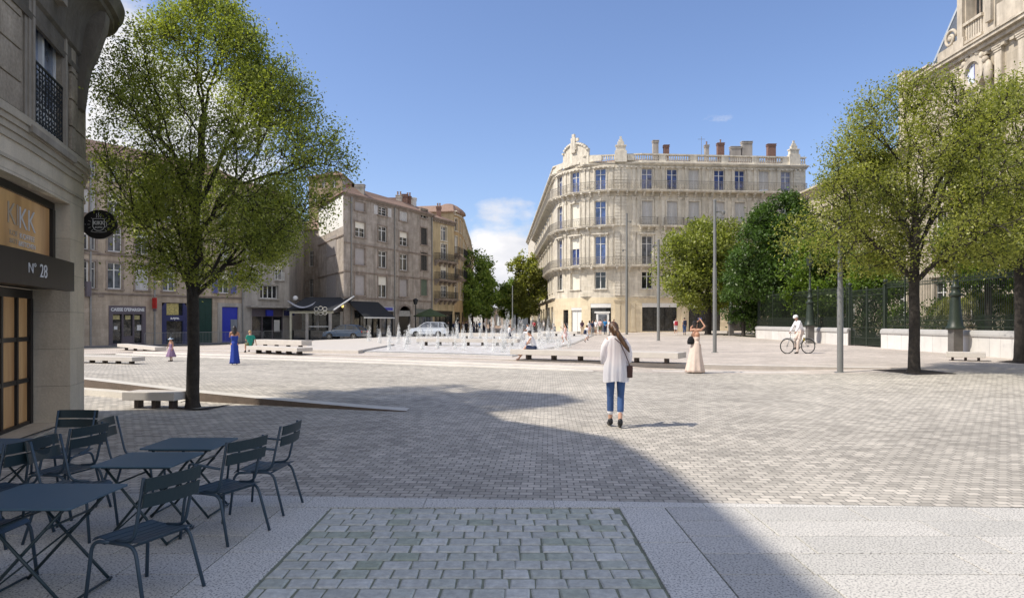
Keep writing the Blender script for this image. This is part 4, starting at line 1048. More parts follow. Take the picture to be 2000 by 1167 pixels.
# arch head over the passage
g = gf.mb(); r = (q-p)/2; c = (p+q)/2; zc = w-r*.75
for i in range(8):
    a0 = math.pi*i/8; a1 = math.pi*(i+1)/8
    x0, x1 = c+r*math.cos(a0), c+r*math.cos(a1); h0, h1 = zc+r*.75*math.sin(a0), zc+r*.75*math.sin(a1)
    g.add([(x0, .01, h0), (x0, .01, w+.01), (x1, .01, w+.01), (x1, .01, h1), (x0, -.2, h0), (x1, -.2, h1)], [(0, 1, 2, 3), (0, 3, 5, 4)])
    X0, X1 = c+(r+.25)*math.cos(a0), c+(r+.25)*math.cos(a1); H0, H1 = zc+(r*.75+.25)*math.sin(a0), zc+(r*.75+.25)*math.sin(a1)
    g.add([(x0, .05, h0), (X0, .05, H0), (X1, .05, H1), (x1, .05, h1)], [(0, 1, 2, 3)])
g.build('arch', M_trim_taupe, gb)
g = gf.mb(); a, b = gf.s_px(733), gf.s_px(767); z = gf.z_px(a, 607); g.box(a, b, .05, .2, z, z+.55); sg = g.build('shop_sign', mat('grey blue shop sign', (.40, .42, .47), .5), gb)
g = gf.mb(); g.box(a+.5, b-.3, .203, .215, z+.14, z+.42); g.build('sign_band', M_royal, sg)
g = gf.mb(); a, b = gf.s_px(805), gf.s_px(812)

# ============ narrow ochre house and the domed corner house on the avenue
oh = thing('townhouse', 'narrow ochre townhouse with iron balconies beside the taupe apartment building', 'building', (-10.2, 92.5, 0))
of = Fac([pb_, (XW(887, 97.5), 97.5)]); zt2_ = of.z_px(0, 400)
ow = [(of.rect(861, 872, 442, 470), 'glass'), (of.rect(861, 873, 476, 506), 'glass'), (of.rect(861, 873, 517, 544), 'half'), (of.rect(861, 873, 558, 580), 'glass')]
wall(of, 0, of.len, -.5, 15.6, [o[0] for o in ow]+[(.5, of.len-.4, -.1, 3.2)], M_wall_yellow, oh, .25)
su = of.mb()
for o, st in ow: window(of, o, oh, st, pm=M_pane_mid); surround(su, of, o, .14, .06)
su.build('window_surround', M_st_trim, oh)
shopfront(of, (.5, of.len-.4, -.1, 3.2), oh, M_frame_dk, M_pane_dark, 3, .5)
for py in (509, 546, 583): balcony(of, .35, of.len-.1, of.z_px(2, py), oh, .8, .95, m=M_trim_taupe, gap=.14)
cornice(of, 0, of.len, 15.3, oh, M_trim_taupe, ((.15, .12), (.3, .12), (.45, .1)), dent=.5)
backwalls([(XW(887, 97.5), 97.5), (-16, 104), pb_], -.5, 15.6, oh, M_wall_yellow)
roofprism([pb_, (XW(887, 97.5), 97.5), (-16, 104), (-19, 98)], 15.7, 16.5, oh, M_roof_tile, inset=.8, over=.3)
chimney(XW(857, 96), 96, 15.5, ZW(405, 96), oh, .6, .6, 2)
dh = thing('townhouse', 'ochre corner townhouse with a rounded bay and red roof at the mouth of the avenue', 'building', (-8.2, 98, 0))
dp = [(XW(886, 99), 99), (XW(897, 101), 101), (XW(904, 105), 105), (XW(918, 135), 135), (XW(925, 175), 175)]
df = Fac(dp); dw = []
for r, (z0, z1) in enumerate(((5.0, 7.4), (8.4, 10.8), (11.6, 14.0), (14.8, 16.6))):
    for s in [.9, 3.2]+[6.5+3.6*k for k in range(16)]:
        if s < df.len-1: dw.append(((s-.5, s+.5, z0, z1), ['glass', 'half', 'shut'][(r+int(s)) % 3]))
dgo = [(a, a+2.6, -.1, 3.1) for a in [.4, 5]+[9+4.5*k for k in range(12)] if a+2.6 < df.len]
wall(df, 0, df.len, -.6, 17.4, [o[0] for o in dw]+dgo, mat('ochre avenue render', (.50, .36, .20), .9, .15, 1, .2, 20, stain=.25), dh, .25)
su = df.mb()
for o, st in dw: window(df, o, dh, st, pm=M_pane_dark); surround(su, df, o, .13, .06)
su.build('window_surround', M_st_trim, dh)
for o in dgo: shopfront(df, o, dh, M_frame_dk, M_pane_dark, 2, .4)
for z in (8.3, 11.5): balcony(df, .2, 24, z, dh, .7, .95, m=M_trim_taupe, gap=.16)
balcony(df, 26, 50, 8.3, dh, .7, .95, m=M_trim_taupe, gap=.2)
cornice(df, 0, df.len, 17.2, dh, M_st_trim, ((.15, .12), (.35, .12), (.6, .1)), dent=.6)
backwalls([dp[-1], (-24, 175), (-20, 100), dp[0]], -.6, 17.4, dh, M_wall_yellow)
roofprism([dp[0], dp[1], dp[2], dp[3], dp[4], (-24, 175), (-19, 101)], 17.5, 18.8, dh, M_roof_tile, inset=1.2, over=.5)
mb = MB(); c = (XW(876, 103), 103); mb.lathe([(2.6, 0), (2.5, .35), (2.1, .8), (1.4, 1.3), (.7, 1.65), (.15, 1.75)], (c[0], c[1], 17.5), 20); mb.build('dome', M_roof_tile, dh, smooth=True)
# ============ long beige building at the left and its neighbour
q0 = Vector((XW(187, 61), 61)); q1 = Vector((XW(467, 73), 73)); dd = (q1-q0)
A0 = q0-dd*.75
def online(px):
    # point of the left-hand building line seen at column px
    k = (px-CX)/F; t = (k*q0.y-q0.x)/(dd.x-k*dd.y); v = q0+dd*t; return (v.x, v.y)
lb = thing('long_building', 'long beige stone building behind the big tree with shops at street level', 'building', (q0.x, q0.y, -.4))
lf = Fac([tuple(A0), online(475)])
def LR(fac, pc, w, z0, z1):
    s = fac.s_px(pc); return (s-w/2, s+w/2, z0, z1)
lops = []; k = 0
for r, (z0, z1) in enumerate(((4.65, 7.0), (8.0, 10.2), (11.2, 13.3), (14.3, 15.7))):
    for pc in (172, 224, 277, 330, 384, 437):
        lops.append((LR(lf, pc, 1.25, z0, z1), ['glass', 'half', 'shut', 'glass', 'shut', 'glass'][(k*5+r) % 6], pc)); k += 1
    for s in (2, 5.5, 9): lops.append(((s, s+1.2, z0, z1), 'glass', 0))
gl = lambda a, b, pt: (lf.s_px(a), lf.s_px(b), -.6, lf.z_px(lf.s_px((a+b)/2), pt))
lg = [gl(212, 285, 597), gl(316, 366, 591), gl(388, 415, 580), gl(433, 465, 599)]
wall(lf, 0, lf.len, -1.2, 16.3, [o[0] for o in lops]+lg, M_wall_beige, lb, .28)
su = lf.mb()
for o, st, pc in lops:
    window(lf, o, lb, st, fm=M_shut_grey if st == 'shut' else M_whitepaint, pm=M_pane_mid); surround(su, lf, o, .16, .06)
    if pc in (437,) and o[2] < 6:
        for qa, qb in ((o[0]-.75, o[0]-.17), (o[1]+.17, o[1]+.75)): g = lf.mb(); shutter(g, lf, qa, qb, .08, .13, o[2], o[3]); g.build('shutter', M_shut_blue, lb)
su.build('window_surround', M_trim_taupe, lb)
for z in (4.1, 7.6, 10.9): cornice(lf, 0, lf.len, z, lb, M_trim_taupe, ((.07, .1), (.13, .08)), name='string_course')
cornice(lf, 0, lf.len, 16.0, lb, M_trim_taupe, ((.15, .12), (.3, .12), (.45, .1)), dent=.7)
pipe(lf, lf.s_px(176), -.6, 15.8, lb); pipe(lf, lf.s_px(301), -.6, 15.8, lb); pipe(lf, lf.s_px(473), -.6, 15.8, lb)
g = lf.mb(); g.box(lf.s_px(165), lf.s_px(174), .05, .4, 3.9, 5.2); g.build('wall_cabinet', M_mauve, lb)
g = lf.mb(); g.box(lf.s_px(192), lf.s_px(203), .01, .05, 3.9, 4.2); g.build('wall_vent', M_trim_taupe, lb)
for z in range(7): pass
# bank front with its name, red blade sign, arched navy shop, green door, blue cash point
p, q, u, w = lg[0]; g = lf.mb(); t = .35
g.box(p+.01, p+t, -.2, .04, u, w-.01); g.box(q-t, q-.01, -.2, .04, u, w-.01); g.box(p+t, q-t, -.2, .05, w-.75, w-.01)
x1, x2 = lerp(p, q, .37), lerp(p, q, .66)
g.box(x1-.06, x1+.06, -.2, .03, u, w-.75); g.box(x2-.06, x2+.06, -.2, .03, u, w-.75); g.box(x1+.06, x2-.06, -.15, 0, u, u+1.0); g.box(p+t, x1-.06, -.15, 0, u, u+.35); g.box(x2+.06, q-t, -.15, 0, u, u+.35)
bank = g.build('shopfront', M_mauve, lb); g = lf.mb(); g.box(p+.03, q-.03, -.19, -.16, u, w-.76); g.build('pane', M_pane_dark, bank)
for a, b in ((p+t+.1, x1-.2), (x1+.3, x2-.2), (x2+.15, q-t-.15)): g = lf.mb(); g.box(a, b, -.157, -.15, w-1.25, w-.85); g.build('poster', mat('pale yellow poster', (.48, .42, .20), .6, .35, 6), bank)
g = lf.mb(); g.box(x2+.4, x2+1.2, -.157, -.15, u+1.5, u+2.0); g.box(x1-.7, x1-.4, -.157, -.15, u+1.6, u+1.9); g.build('notice', M_whitepaint, bank)
pt, nn = lf.at((p+q)/2); a = lf.at((p+q)/2+.1)[0]-pt
text("CAISSE D'EPARGNE", .40, M_white_letter, bank, (pt[0]+nn[0]*.06, pt[1]+nn[1]*.06, w-.36), (a[0], a[1], 0), extr=.015, narrow=.88, bold=.014)
g = lf.mb(); s = lf.s_px(297); g.box(s-.05, s+.05, .1, .75, 2.95, 3.95); g.box(s-.02, s+.02, 0, .1, 3.3, 3.4); rs = g.build('blade_sign', M_red, lb)
g = lf.mb(); g.box(s-.055, s+.055, .2, .65, 2.7, 2.94); g.build('sign_footer', M_mauve, rs)
p, q, u, w = lg[1]; g = lf.mb(); r = .45
g.box(p+.01, p+r, -.2, .02, u, w-r); g.box(q-r, q-.01, -.2, .02, u, w-r)
g.extr([(p+.01, w-r), (p+r, w-r), (p+r, w-.01), (p+r*.75, w-.01), (p+.15, w-r*.6)], -.2, .02); g.extr([(q-r, w-r), (q-.01, w-r), (q-.15, w-r*.6), (q-r*.75, w-.01), (q-r, w-.01)], -.2, .02)
g.box(p+r, q-r, -.2, .02, w-1.75, w-1.2); ns = g.build('shopfront', M_navy, lb)
g = lf.mb(); g.box(p+.05, q-.05, -.19, -.16, u, w-.02); g.build('pane', M_pane_dark, ns)
g = lf.mb(); g.box(p+r+.02, lerp(p, q, .68), -.155, -.14, w-1.18, w-.06); g.build('poster', mat('straw yellow poster', (.50, .42, .16), .6, .5, 7), ns)
pt, nn = lf.at((p+q)/2); text('a.gyre.', .34, M_white_letter, ns, (pt[0]+nn[0]*.035, pt[1]+nn[1]*.035, w-1.48), (a[0], a[1], 0), extr=.015, bold=.02)
p, q, u, w = lg[2]; g = lf.mb(); g.box(p+.01, q-.01, -.2, -.1, u, w-.01)
for i in range(2):
    for (za, zb2) in ((.3, 1.2), (1.35, 2.3), (2.45, 3.2)): g.box(lerp(p, q, .08+.47*i), lerp(p, q, .45+.47*i), -.1, -.07, u+za, u+zb2)
g.build('door', M_dkgreen, lb)
p, q, u, w = lg[3]; g = lf.mb(); g.box(p+.01, q-.01, -.2, -.1, u+.0, w-.01); cp = g.build('cash_point', M_royal, lb); g = lf.mb(); g.box(lerp(p, q, .56), q-.05, -.099, -.03, u+.1, w-1.3); g.build('cash_machine', M_zinc, cp)
g = lf.mb(); g.box(p-.5, p-.003, .003, .06, u, w+.4); g.box(q+.003, q+.4, .003, .06, u, w+.4); g.box(p-.003, q+.003, .003, .06, w+.003, w+.4); g.build('shop_surround', M_wall_pale, lb)
backwalls([online(475), (online(475)[0]-9, online(475)[1]+8), (A0.x-9, A0.y+8), tuple(A0)], -1.2, 16.3, lb, M_wall_beige)
roofprism([tuple(A0), online(475), (online(475)[0]-9, online(475)[1]+8), (A0.x-9, A0.y+8)], 16.4, 18.0, lb, M_roof_tile, inset=1.6, over=.4)

nb_ = thing('neighbour_building', 'pale grey building with blue shop signs, between the long beige building and the alley', 'building', (online(520)[0], online(520)[1], -.3))
nf = Fac([online(475.6), online(565)])
nops = [(nf.rect(506, 542, 557, 583), 'glass', 4), (nf.rect(488, 501, 515, 546), 'half', 2), (nf.rect(537, 552, 512, 547), 'half', 2), (nf.rect(488, 501, 462, 492), 'glass', 2), (nf.rect(536, 551, 460, 490), 'shut', 2), (nf.rect(489, 501, 412, 438), 'glass', 2), (nf.rect(535, 550, 410, 437), 'glass', 2), (nf.rect(505, 540, 386, 400), 'glass', 3)]
ng = nf.rect(492, 553, 602, 640); ng = (ng[0], ng[1], -.5, ng[3])
wall(nf, 0, nf.len, -1, 15.6, [o[0] for o in nops]+[ng], M_wall_pale, nb_, .28)
su = nf.mb()
for o, st, k in nops: window(nf, o, nb_, st, sash=k, pm=M_pane_dark, transom=False if k > 2 else True); surround(su, nf, o, .14, .08 if k < 4 else .2)
su.build('window_surround', M_wall_pale, nb_)
shopfront(nf, ng, nb_, M_mauve, M_pane_dark, 3, .9)
g = nf.mb(); g.box(nf.s_px(480), nf.len+.6, .01, .9, 3.25, 3.42); g.build('canopy', M_wall_pale, nb_)
for a, b, z0, z1 in ((518, 530, 2.35, 3.0), (554, 568, 2.4, 3.0)): g = nf.mb(); g.box(nf.s_px(a), min(nf.len+.5, nf.s_px(b)+(0.5 if b > 560 else 0)), .06, .3, z0, z1); g.build('shop_sign', M_royal if a < 530 else M_navy, nb_)
g = nf.mb(); g.box(nf.s_px(536), nf.s_px(547), -.09, -.07, .6, 1.9); g.build('poster', M_whitepaint, nb_)
cornice(nf, 0, nf.len, 15.3, nb_, M_trim_taupe, ((.15, .12), (.3, .12), (.4, .1)))
for o, _s, _k in nops[1:3]: rail(nf, o[0]-.1, o[1]+.1, o[2], .2, .9, M_whitepaint, nb_, scroll=False, gap=.12)
e1 = online(565); backwalls([e1, (XW(600, 100), 100), (-45, 90), online(475.6)], -1, 15.6, nb_, M_wall_pale)
roofprism([online(475.6), e1, (e1[0]-6, e1[1]+8), (online(475.6)[0]-8, online(475.6)[1]+8)], 15.7, 17, nb_, M_roof_tile, inset=1, over=.4)
# alley end house and a taller block beyond
ab = thing('alley_house', 'dim grey house closing the alley between the beige and taupe buildings', 'building', (XW(600, 96), 96, 0))
af = Fac([(XW(560, 97), 97), (XW(628, 95), 95)])
aops = [(af.rect(604, 612, 545, 580), 'glass'), (af.rect(604, 612, 490, 520), 'glass'), (af.rect(585, 592, 500, 525), 'glass')]
wall(af, 0, af.len, -.6, 14.5, [o[0] for o in aops], M_wall_taupe, ab, .2)
for o, st in aops: window(af, o, ab, st, pm=M_pane_dark)
roofprism([(XW(560, 97), 97), (XW(628, 95), 95), (-26, 106), (-34, 106)], 14.5, 16, ab, M_roof_tile)
backwalls([(XW(628, 95), 95), (-26, 106), (-34, 106), (XW(560, 97), 97)], -.6, 14.5, ab, M_wall_taupe)
tb_ = thing('tall_block', 'taller brown roofed block rising behind the taupe apartment building', 'building', (XW(640, 108), 108, 0))
tf = Fac([(XW(603, 110), 110), (XW(669, 108), 108)])
tops = [(tf.rect(a-4, a+4, b, b+14), 'glass') for a in (615, 632, 652) for b in (352, 380)]
wall(tf, 0, tf.len, 0, 24.6, [o[0] for o in tops], mat('brown upper render', (.34, .26, .19), .9, .15, 1, .2, 20, stain=.3), tb_, .2)
for o, st in tops: window(tf, o, tb_, st, pm=M_pane_dark)
roofprism([(XW(603, 110), 110), (XW(669, 108), 108), (XW(669, 108), 118), (XW(603, 110), 118)], 24.7, 25.8, tb_, M_roof_tile, over=.5)
backwalls([(XW(669, 108), 108), (XW(669, 108), 118), (XW(603, 110), 118), (XW(603, 110), 110)], 0, 24.6, tb_, M_wall_taupe)

# stone gateway far down the avenue
ar = thing('stone_gateway', 'low pinkish stone building with arched niches closing the avenue', 'building', (XW(972, 235), 235, 0))
rf = Fac([(XW(945, 236), 236), (XW(1002, 234), 234)])
mid = rf.len/2; aop = [(mid-1.1, mid+1.1, 0.4, 4.2), (mid-4, mid-2.6, .8, 3.6), (mid+2.6, mid+4, .8, 3.6)]
wall(rf, 0, rf.len, -.6, 6.0, aop, mat('pinkish ashlar', (.62, .45, .34), .9, .1, .6, .2, 10, stain=.15, uvbrick=(1.2, .5, .03, .8)), ar, .5)
g = rf.mb()
for o in aop: g.box(o[0]+.01, o[1]-.01, -.5, -.4, o[2], o[3])
g.build('niche', M_wall_pale, ar)
g = rf.mb(); m = mid; g.box(m-.35, m+.35, -.39, .1, .4, 1.2); g.tube([(m, -.1, 1.2), (m, -.1, 2.2), (m, -.1, 2.8)], [.35, .25, .15], 8); g.ell((m, -.1, 3.0), (.2, .2, .25)); g.build('statue', M_whitepaint, ar)
cornice(rf, 0, rf.len, 5.7, ar, M_wall_pale, ((.2, .3), (.5, .3), (.8, .2)))
for s in (.3, rf.len-.3, mid-1.9, mid+1.9): pilaster(rf, s, .8, -.3, 5.7, ar, M_wall_pale, d=.2)
backwalls([(XW(1002, 234), 234), (8, 250), (-14, 250), (XW(945, 236), 236)], -.6, 6, ar, M_wall_pale)

# ============ palace on the right
pl = thing('palace', 'ornate cream palace with a slate mansard and clock rising behind the trees at the right', 'building', (36, 60, 0))
pf = Fac([(36, 88), (36, 42.0)])      # left to right as seen from the square
def py_(Y): return 88-Y
pops = []
for k in range(9):
    s = 1.8+3.1*k
    for (z0, z1) in ((1.6, 4.6), (6.2, 9.6), (11, 14)): pops.append((s, s+1.5, z0, z1))
pops2 = []
for s in (31.0, 35.2, 41.5):
    for (z0, z1) in ((1.6, 5), (6.6, 10.6), (12, 15.2)): pops2.append((s, s+1.7, z0, z1))
s_pav = py_(59.2)
wall(pf, 0, s_pav, 0, 17.3, pops, M_pal_stone, pl, .35); 
ppf = Fac([(34.9, 59.2), (34.9, 40)]); dsl = s_pav
wall(ppf, 0, ppf.len, 0, 22.4, [(a-dsl, b-dsl, c, d) for a, b, c, d in pops2], M_pal_stone, pl, .4, 'pavilion_wall')
mb = MB(); mb.quad((34.9, 59.2, 0), (36, 59.2, 0), (36, 59.2, 22.4), (34.9, 59.2, 22.4)); mb.quad((36, 59.2, 16), (52, 59.2, 16), (52, 59.2, 22.4), (36, 59.2, 22.4)); mb.build('return_wall', M_pal_stone, pl)
su = pf.mb()
for o in pops: window(pf, o, pl, 'glass', pm=M_pane_dark); surround(su, pf, o, .25, .12, head=.2)
su.build('window_surround', M_pal_trim, pl); su = ppf.mb()
for o in pops2: o = (o[0]-dsl, o[1]-dsl, o[2], o[3]); window(ppf, o, pl, 'glass', pm=M_pane_dark); surround(su, ppf, o, .3, .15, head=.25)
su.build('window_surround', M_pal_trim, pl)
cornice(pf, 0, s_pav, 16.9, pl, M_pal_trim, ((.3, .2), (.6, .2), (.9, .2)), dent=.8); cornice(pf, 0, s_pav, 5.4, pl, M_pal_trim, ((.15, .2), (.3, .15))); cornice(pf, 0, s_pav, 10.2, pl, M_pal_trim, ((.15, .2), (.3, .15)))
cornice(ppf, 0, ppf.len, 21.4, pl, M_pal_trim, ((.25, .3), (.55, .3), (.85, .25), (.95, .15)), dent=.9); cornice(ppf, 0, ppf.len, 16.2, pl, M_pal_trim, ((.15, .2), (.35, .2))); cornice(ppf, 0, ppf.len, 11, pl, M_pal_trim, ((.15, .2), (.35, .2)))
for s in (.5, 2.6, 5.2, 7.8, 9.9, 12.2, 14.6): pilaster(ppf, s, .7, 16.7, 21.4, pl, M_pal_trim, d=.25)
for s in (.5, 4.9, 9.9, 14.6): pilaster(ppf, s, .8, 11.5, 16.1, pl, M_pal_trim, d=.25)
mb = MB(); mb.quad((36, 88, 17.8), (36, 59.3, 17.8), (39.5, 59.3, 19.6), (39.5, 88, 19.6)); mb.quad((39.5, 88, 19.6), (39.5, 59.3, 19.6), (52, 59.3, 19.6), (52, 88, 19.6)); mb.quad((36, 88, 0), (36, 88, 17.8), (52, 88, 17.8), (52, 88, 0)); mb.quad((36, 88, 17.8), (39.5, 88, 19.6), (52, 88, 19.6), (52, 88, 17.8)); mb.build('wing_roof', M_slate, pl)
# rear wing balustrade left of the mansard
mb = MB(); yy0, yy1 = 60.0, 63.6
mb.box(36.2, 40, 59.9, 63.8, 17.5, 22.9); mb.box(36.0, 40.2, 59.8, 63.9, 22.9, 23.15); k = 0
for i in range(13): y = 60.1+i*.29; mb.box(36.1, 36.25, y-.05, y+.05, 23.15, 23.85)
mb.box(36.0, 36.4, 59.9, 63.8, 23.85, 24.0); mb.box(35.9, 36.5, 63.2, 64.2, 17.5, 24.4); mb.box(35.8, 36.6, 63.1, 64.3, 24.4, 24.6); mb.build('roof_balustrade', M_pal_trim, pl)
# mansard and big dormer
mb = MB(); x0, x1, ya, yb = 35.3, 52, 41, 58.6; z0, z1 = 22.45, 30.5
lo = [(x0, ya, z0), (x1, ya, z0), (x1, yb, z0), (x0, yb, z0)]; up = [(x0+2.4, ya+2, z1), (x1, ya+2, z1), (x1, yb-2.4, z1), (x0+2.4, yb-2.4, z1)]
mb.add(lo+up, [(0, 1, 5, 4), (1, 2, 6, 5), (2, 3, 7, 6), (3, 0, 4, 7), (4, 5, 6, 7)]); mb.build('mansard_roof', M_slate, pl)
mb = MB(); mb.tube([(x0, yb, z0), (x0+2.4, yb-2.4, z1)], .14, 6); mb.box(x0+2.2, x1, yb-2.7, yb-2.2, z1-.1, z1+.35); mb.box(x0+2.2, x0+2.7, ya+2, yb-2.2, z1-.1, z1+.35); mb.build('zinc_ridge', M_zinc, pl)
def pY(px): return 34.9*F/(px-CX)
dmr = [(59.2-pY(1862), 59.2-pY(1945))]
sA_, sB_ = 59.2-pY(1880), 59.2-pY(1950)
g = ppf.mb(); wA, wB = 59.2-pY(1893), 59.2-pY(1926)
g.box(sA_, wA, -1.5, .25, 22.45, 30.8); g.box(wB, sB_, -1.5, .25, 22.45, 30.8); g.box(wA, wB, -1.5, .1, 22.45, 24.3); g.box(wA, wB, -1.5, .25, 29.2, 30.8)
g.box(sA_-.3, sA_+.9, .25, .55, 22.45, 23.4); g.box(sA_+.1, sA_+.7, .25, .5, 23.4, 29.6); g.box(sB_-.7, sB_-.1, .25, .5, 23.4, 29.6); g.box(sA_-.2, sB_+.2, .25, .8, 29.8, 30.3)
for i in range(7): c = wA+(wB-wA)*(i+.5)/7; g.box(c-.09, c+.09, .1, .3, 23.0, 24.2)
g.box(wA-.1, wB+.1, .1, .45, 24.2, 24.42); g.box(wA-.1, wB+.1, .1, .45, 22.8, 23.0)
g.build('dormer', M_pal_trim, pl)
window(ppf, (wA, wB, 24.45, 29.15), pl, 'glass', d=-.5, fm=M_trim_taupe, pm=M_pane_dark, sash=4)
# scrolls and carving beside the dormer and around the clock
def scroll(fac, s, z, r, m, parent, d=.45, flip=1):
    g = fac.mb(); pts = []
    for i in range(26):
        a = i/25*4.2*math.pi*.75; rr = r*(1-i/30); pts.append((s+flip*rr*math.cos(a), d*.5, z+rr*math.sin(a)))
    g.tube(pts, [r*.17]*26, 6); g.ell((s, d*.5, z), (r*.3, .2, r*.3)); g.build('carved_scroll', m, parent, smooth=True)
scroll(ppf, 59.2-pY(1862), 24.0, .75, M_pal_trim, pl); scroll(ppf, 59.2-pY(1975), 25.2, .85, M_pal_trim, pl, flip=-1); scroll(ppf, 59.2-pY(1852), 22.9, .4, M_pal_trim, pl, flip=-1)
for bx_ in ((59.2-pY(1843), sA_-.4, 23.3), (59.2-pY(1960), 18.5, 24.2)): g = ppf.mb(); g.box(bx_[0], bx_[1], -.5, .5, 22.45, bx_[2]); g.build('parapet', M_pal_trim, pl)
sc = 59.2-pY(1909); zc = ZW(143, pY(1909)); g = ppf.mb()
def disc(g, s, z, r, d0, d1, n=28, r0=0):
    for i in range(n):
        a0 = 2*math.pi*i/n; a1 = 2*math.pi*(i+1)/n; P_ = lambda r_, a, d: (s+r_*math.cos(a), d, z+r_*math.sin(a))
        g.add([P_(r0, a0, d1), P_(r, a0, d1), P_(r, a1, d1), P_(r0, a1, d1)], [(0, 1, 2, 3)]); g.add([P_(r, a0, d0), P_(r, a1, d0), P_(r, a1, d1), P_(r, a0, d1)], [(0, 1, 2, 3)])
        if r0: g.add([P_(r0, a0, d0), P_(r0, a1, d0), P_(r0, a1, d1), P_(r0, a0, d1)], [(0, 1, 2, 3)])
disc(g, sc, zc, 1.25, .0, .45, r0=.85)
for i in range(9): a = math.pi*i/8; g.ell((sc+1.4*math.cos(a), .3, zc+1.4*math.sin(a)), (.3, .25, .28), 7, 5)
g.ell((sc-1.7, .35, zc-.5), (.35, .3, .9), 8, 6); g.ell((sc+1.7, .35, zc-.5), (.35, .3, .9), 8, 6); g.ell((sc, .4, zc+1.7), (.4, .3, .4), 8, 6)
g.build('clock_surround', M_pal_trim, pl, smooth=True)
g = ppf.mb(); disc(g, sc, zc, .86, .02, .2); ck = g.build('clock_face', mat('pale clock face', (.62, .66, .72), .3, .03), pl)
g = ppf.mb()
for i in range(12): a = math.pi/6*i; x = sc+.7*math.cos(a); z = zc+.7*math.sin(a); g.box(x-.04, x+.04, .205, .22, z-.07, z+.07)
g.box(sc-.03, sc+.03, .23, .245, zc-.1, zc+.62); g.box(sc-.05, sc+.04, .205, .22, zc-.42, zc+.1); g.build('clock_hand', M_shut_blue, ck)
# small red flag hanging on the palace
fl = thing('flag', 'small red flag hanging against the palace behind the yellow green tree', 'flag', (34.2, pY(1876), 11.7))
Yf = 33.5*F/(1876-CX); zz = ZW(385, Yf); mb = MB(); mb.tube([(34.9, Yf, zz-.9), (33.0, Yf, zz+.7)], .03, 6); mb.build('flag_pole', M_iron, fl)
mb = MB(); vs = []
for i in range(9):
    for j in range(7): u = i/8; v = j/6; vs.append((33.1+1.1*u-.3*v, Yf+.12*math.sin(u*7+v*3), zz+.6-u*.9-v*.75+.08*math.sin(u*9)))
mb.add(vs, [(i*7+j, (i+1)*7+j, (i+1)*7+j+1, i*7+j+1) for i in range(8) for j in range(6)]); mb.build('flag_cloth', mat('crimson flag cloth', (.45, .01, .05), .8, .1), fl, smooth=True)

# ============ cafe building in the near left
cf_b = thing('cafe_building', 'shadowed stone cafe building with a rounded corner and big dark cornice at the left edge', 'building', (-7.6, 11.5, 0))
raw = [(-6.0, -6), (-6.0, 2), (-6.05, 5), (-6.25, 7), (-6.65, 9), (-7.05, 10.4), (-7.42, 11.55), (-7.62, 12.2), (-7.8, 12.60), (-8.1, 12.93), (-8.55, 13.02), (-9.3, 12.85), (-11, 12.1), (-16, 9.6)]
def catmull(P_, n=6):
    out = []
    for i in range(1, len(P_)-2):
        p0, p1, p2, p3 = [np.array(P_[i+k]) for k in (-1, 0, 1, 2)]
        for t in np.linspace(0, 1, n, endpoint=False): out.append(tuple(.5*((2*p1)+(-p0+p2)*t+(2*p0-5*p1+4*p2-p3)*t*t+(-p0+3*p1-3*p2+p3)*t**3)))
    out.append(P_[-2]); return out
xf_ = Fac(catmull([(-6, -8)]+raw+[(-18, 8.6)], 5), smooth=True)
# the path runs away from the viewer; outward is its right-hand side
_q = np.linspace(0, xf_.len, 900); _r = [CX+F*xf_.at(q)[0][0]/xf_.at(q)[0][1] if xf_.at(q)[0][1] > 2 else -9e9 for q in _q]; S_MAX = float(_q[int(np.argmax(_r))])
def CS(px): return xf_.s_px(px, 7.5, S_MAX)
sd1 = CS(137); sd0 = CS(62)
S_at_Y = lambda y: xf_.S[int(np.argmin(abs(xf_.p[:, 1]-y)))]
sL = S_at_Y(5.0)
o_low = (sL, S_at_Y(11.75), 0.0, 2.26); o_up = (sL, S_at_Y(11.75), 2.66, 3.66)
zcs = 4.28
wall(xf_, 0, xf_.len, -.1, zcs, [(sL, sd1, 0.025, 3.68)], M_cafe_stone, cf_b, .62)
# inner reveal, glazing
g = xf_.mb(); uo = (S_at_Y(9.7)-.02, S_at_Y(9.7)+.0, 0, 0)
swc = CS(91); wo = (CS(60), CS(119), 4.60, 6.46)
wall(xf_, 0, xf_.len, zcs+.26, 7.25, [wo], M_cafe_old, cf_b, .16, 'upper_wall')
cornice(xf_, 0, xf_.len, zcs-.14, cf_b, M_cafe_stone, ((.03, .10), (.06, .09), (.09, .08), (.12, .09), (.07, .06)), name='string_course')
cornice(xf_, 0, xf_.len, zcs-.42, cf_b, M_cafe_stone, ((.03, .05),), name='string_course')
def sweep(fac, prof, name, m, parent, s0=0, s1=None, sm_=True):
    s1 = s1 or fac.len; ss = [s0]+[float(q) for q in fac.S if s0 < q < s1]+[s1]; n = len(prof); g = fac.mb()
    vs = [(q, d, z) for q in ss for d, z in prof]; g.add(vs, [(i*n+k, i*n+k+1, (i+1)*n+k+1, (i+1)*n+k) for i in range(len(ss)-1) for k in range(n-1)]); return g.build(name, m, parent, smooth=sm_, angle=35)
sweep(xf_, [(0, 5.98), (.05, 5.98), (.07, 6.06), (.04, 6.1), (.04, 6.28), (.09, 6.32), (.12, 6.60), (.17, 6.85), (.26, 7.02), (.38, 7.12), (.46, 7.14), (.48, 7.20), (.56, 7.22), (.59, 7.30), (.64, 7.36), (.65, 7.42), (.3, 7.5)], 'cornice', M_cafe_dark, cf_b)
poly = [(.003, 5.35), (.09, 5.40), (.13, 5.75), (.18, 6.1), (.30, 6.38), (.44, 6.85), (.46, 7.0), (.46, 7.1), (.003, 7.1)]; npl = len(poly)
sb = CS(152)
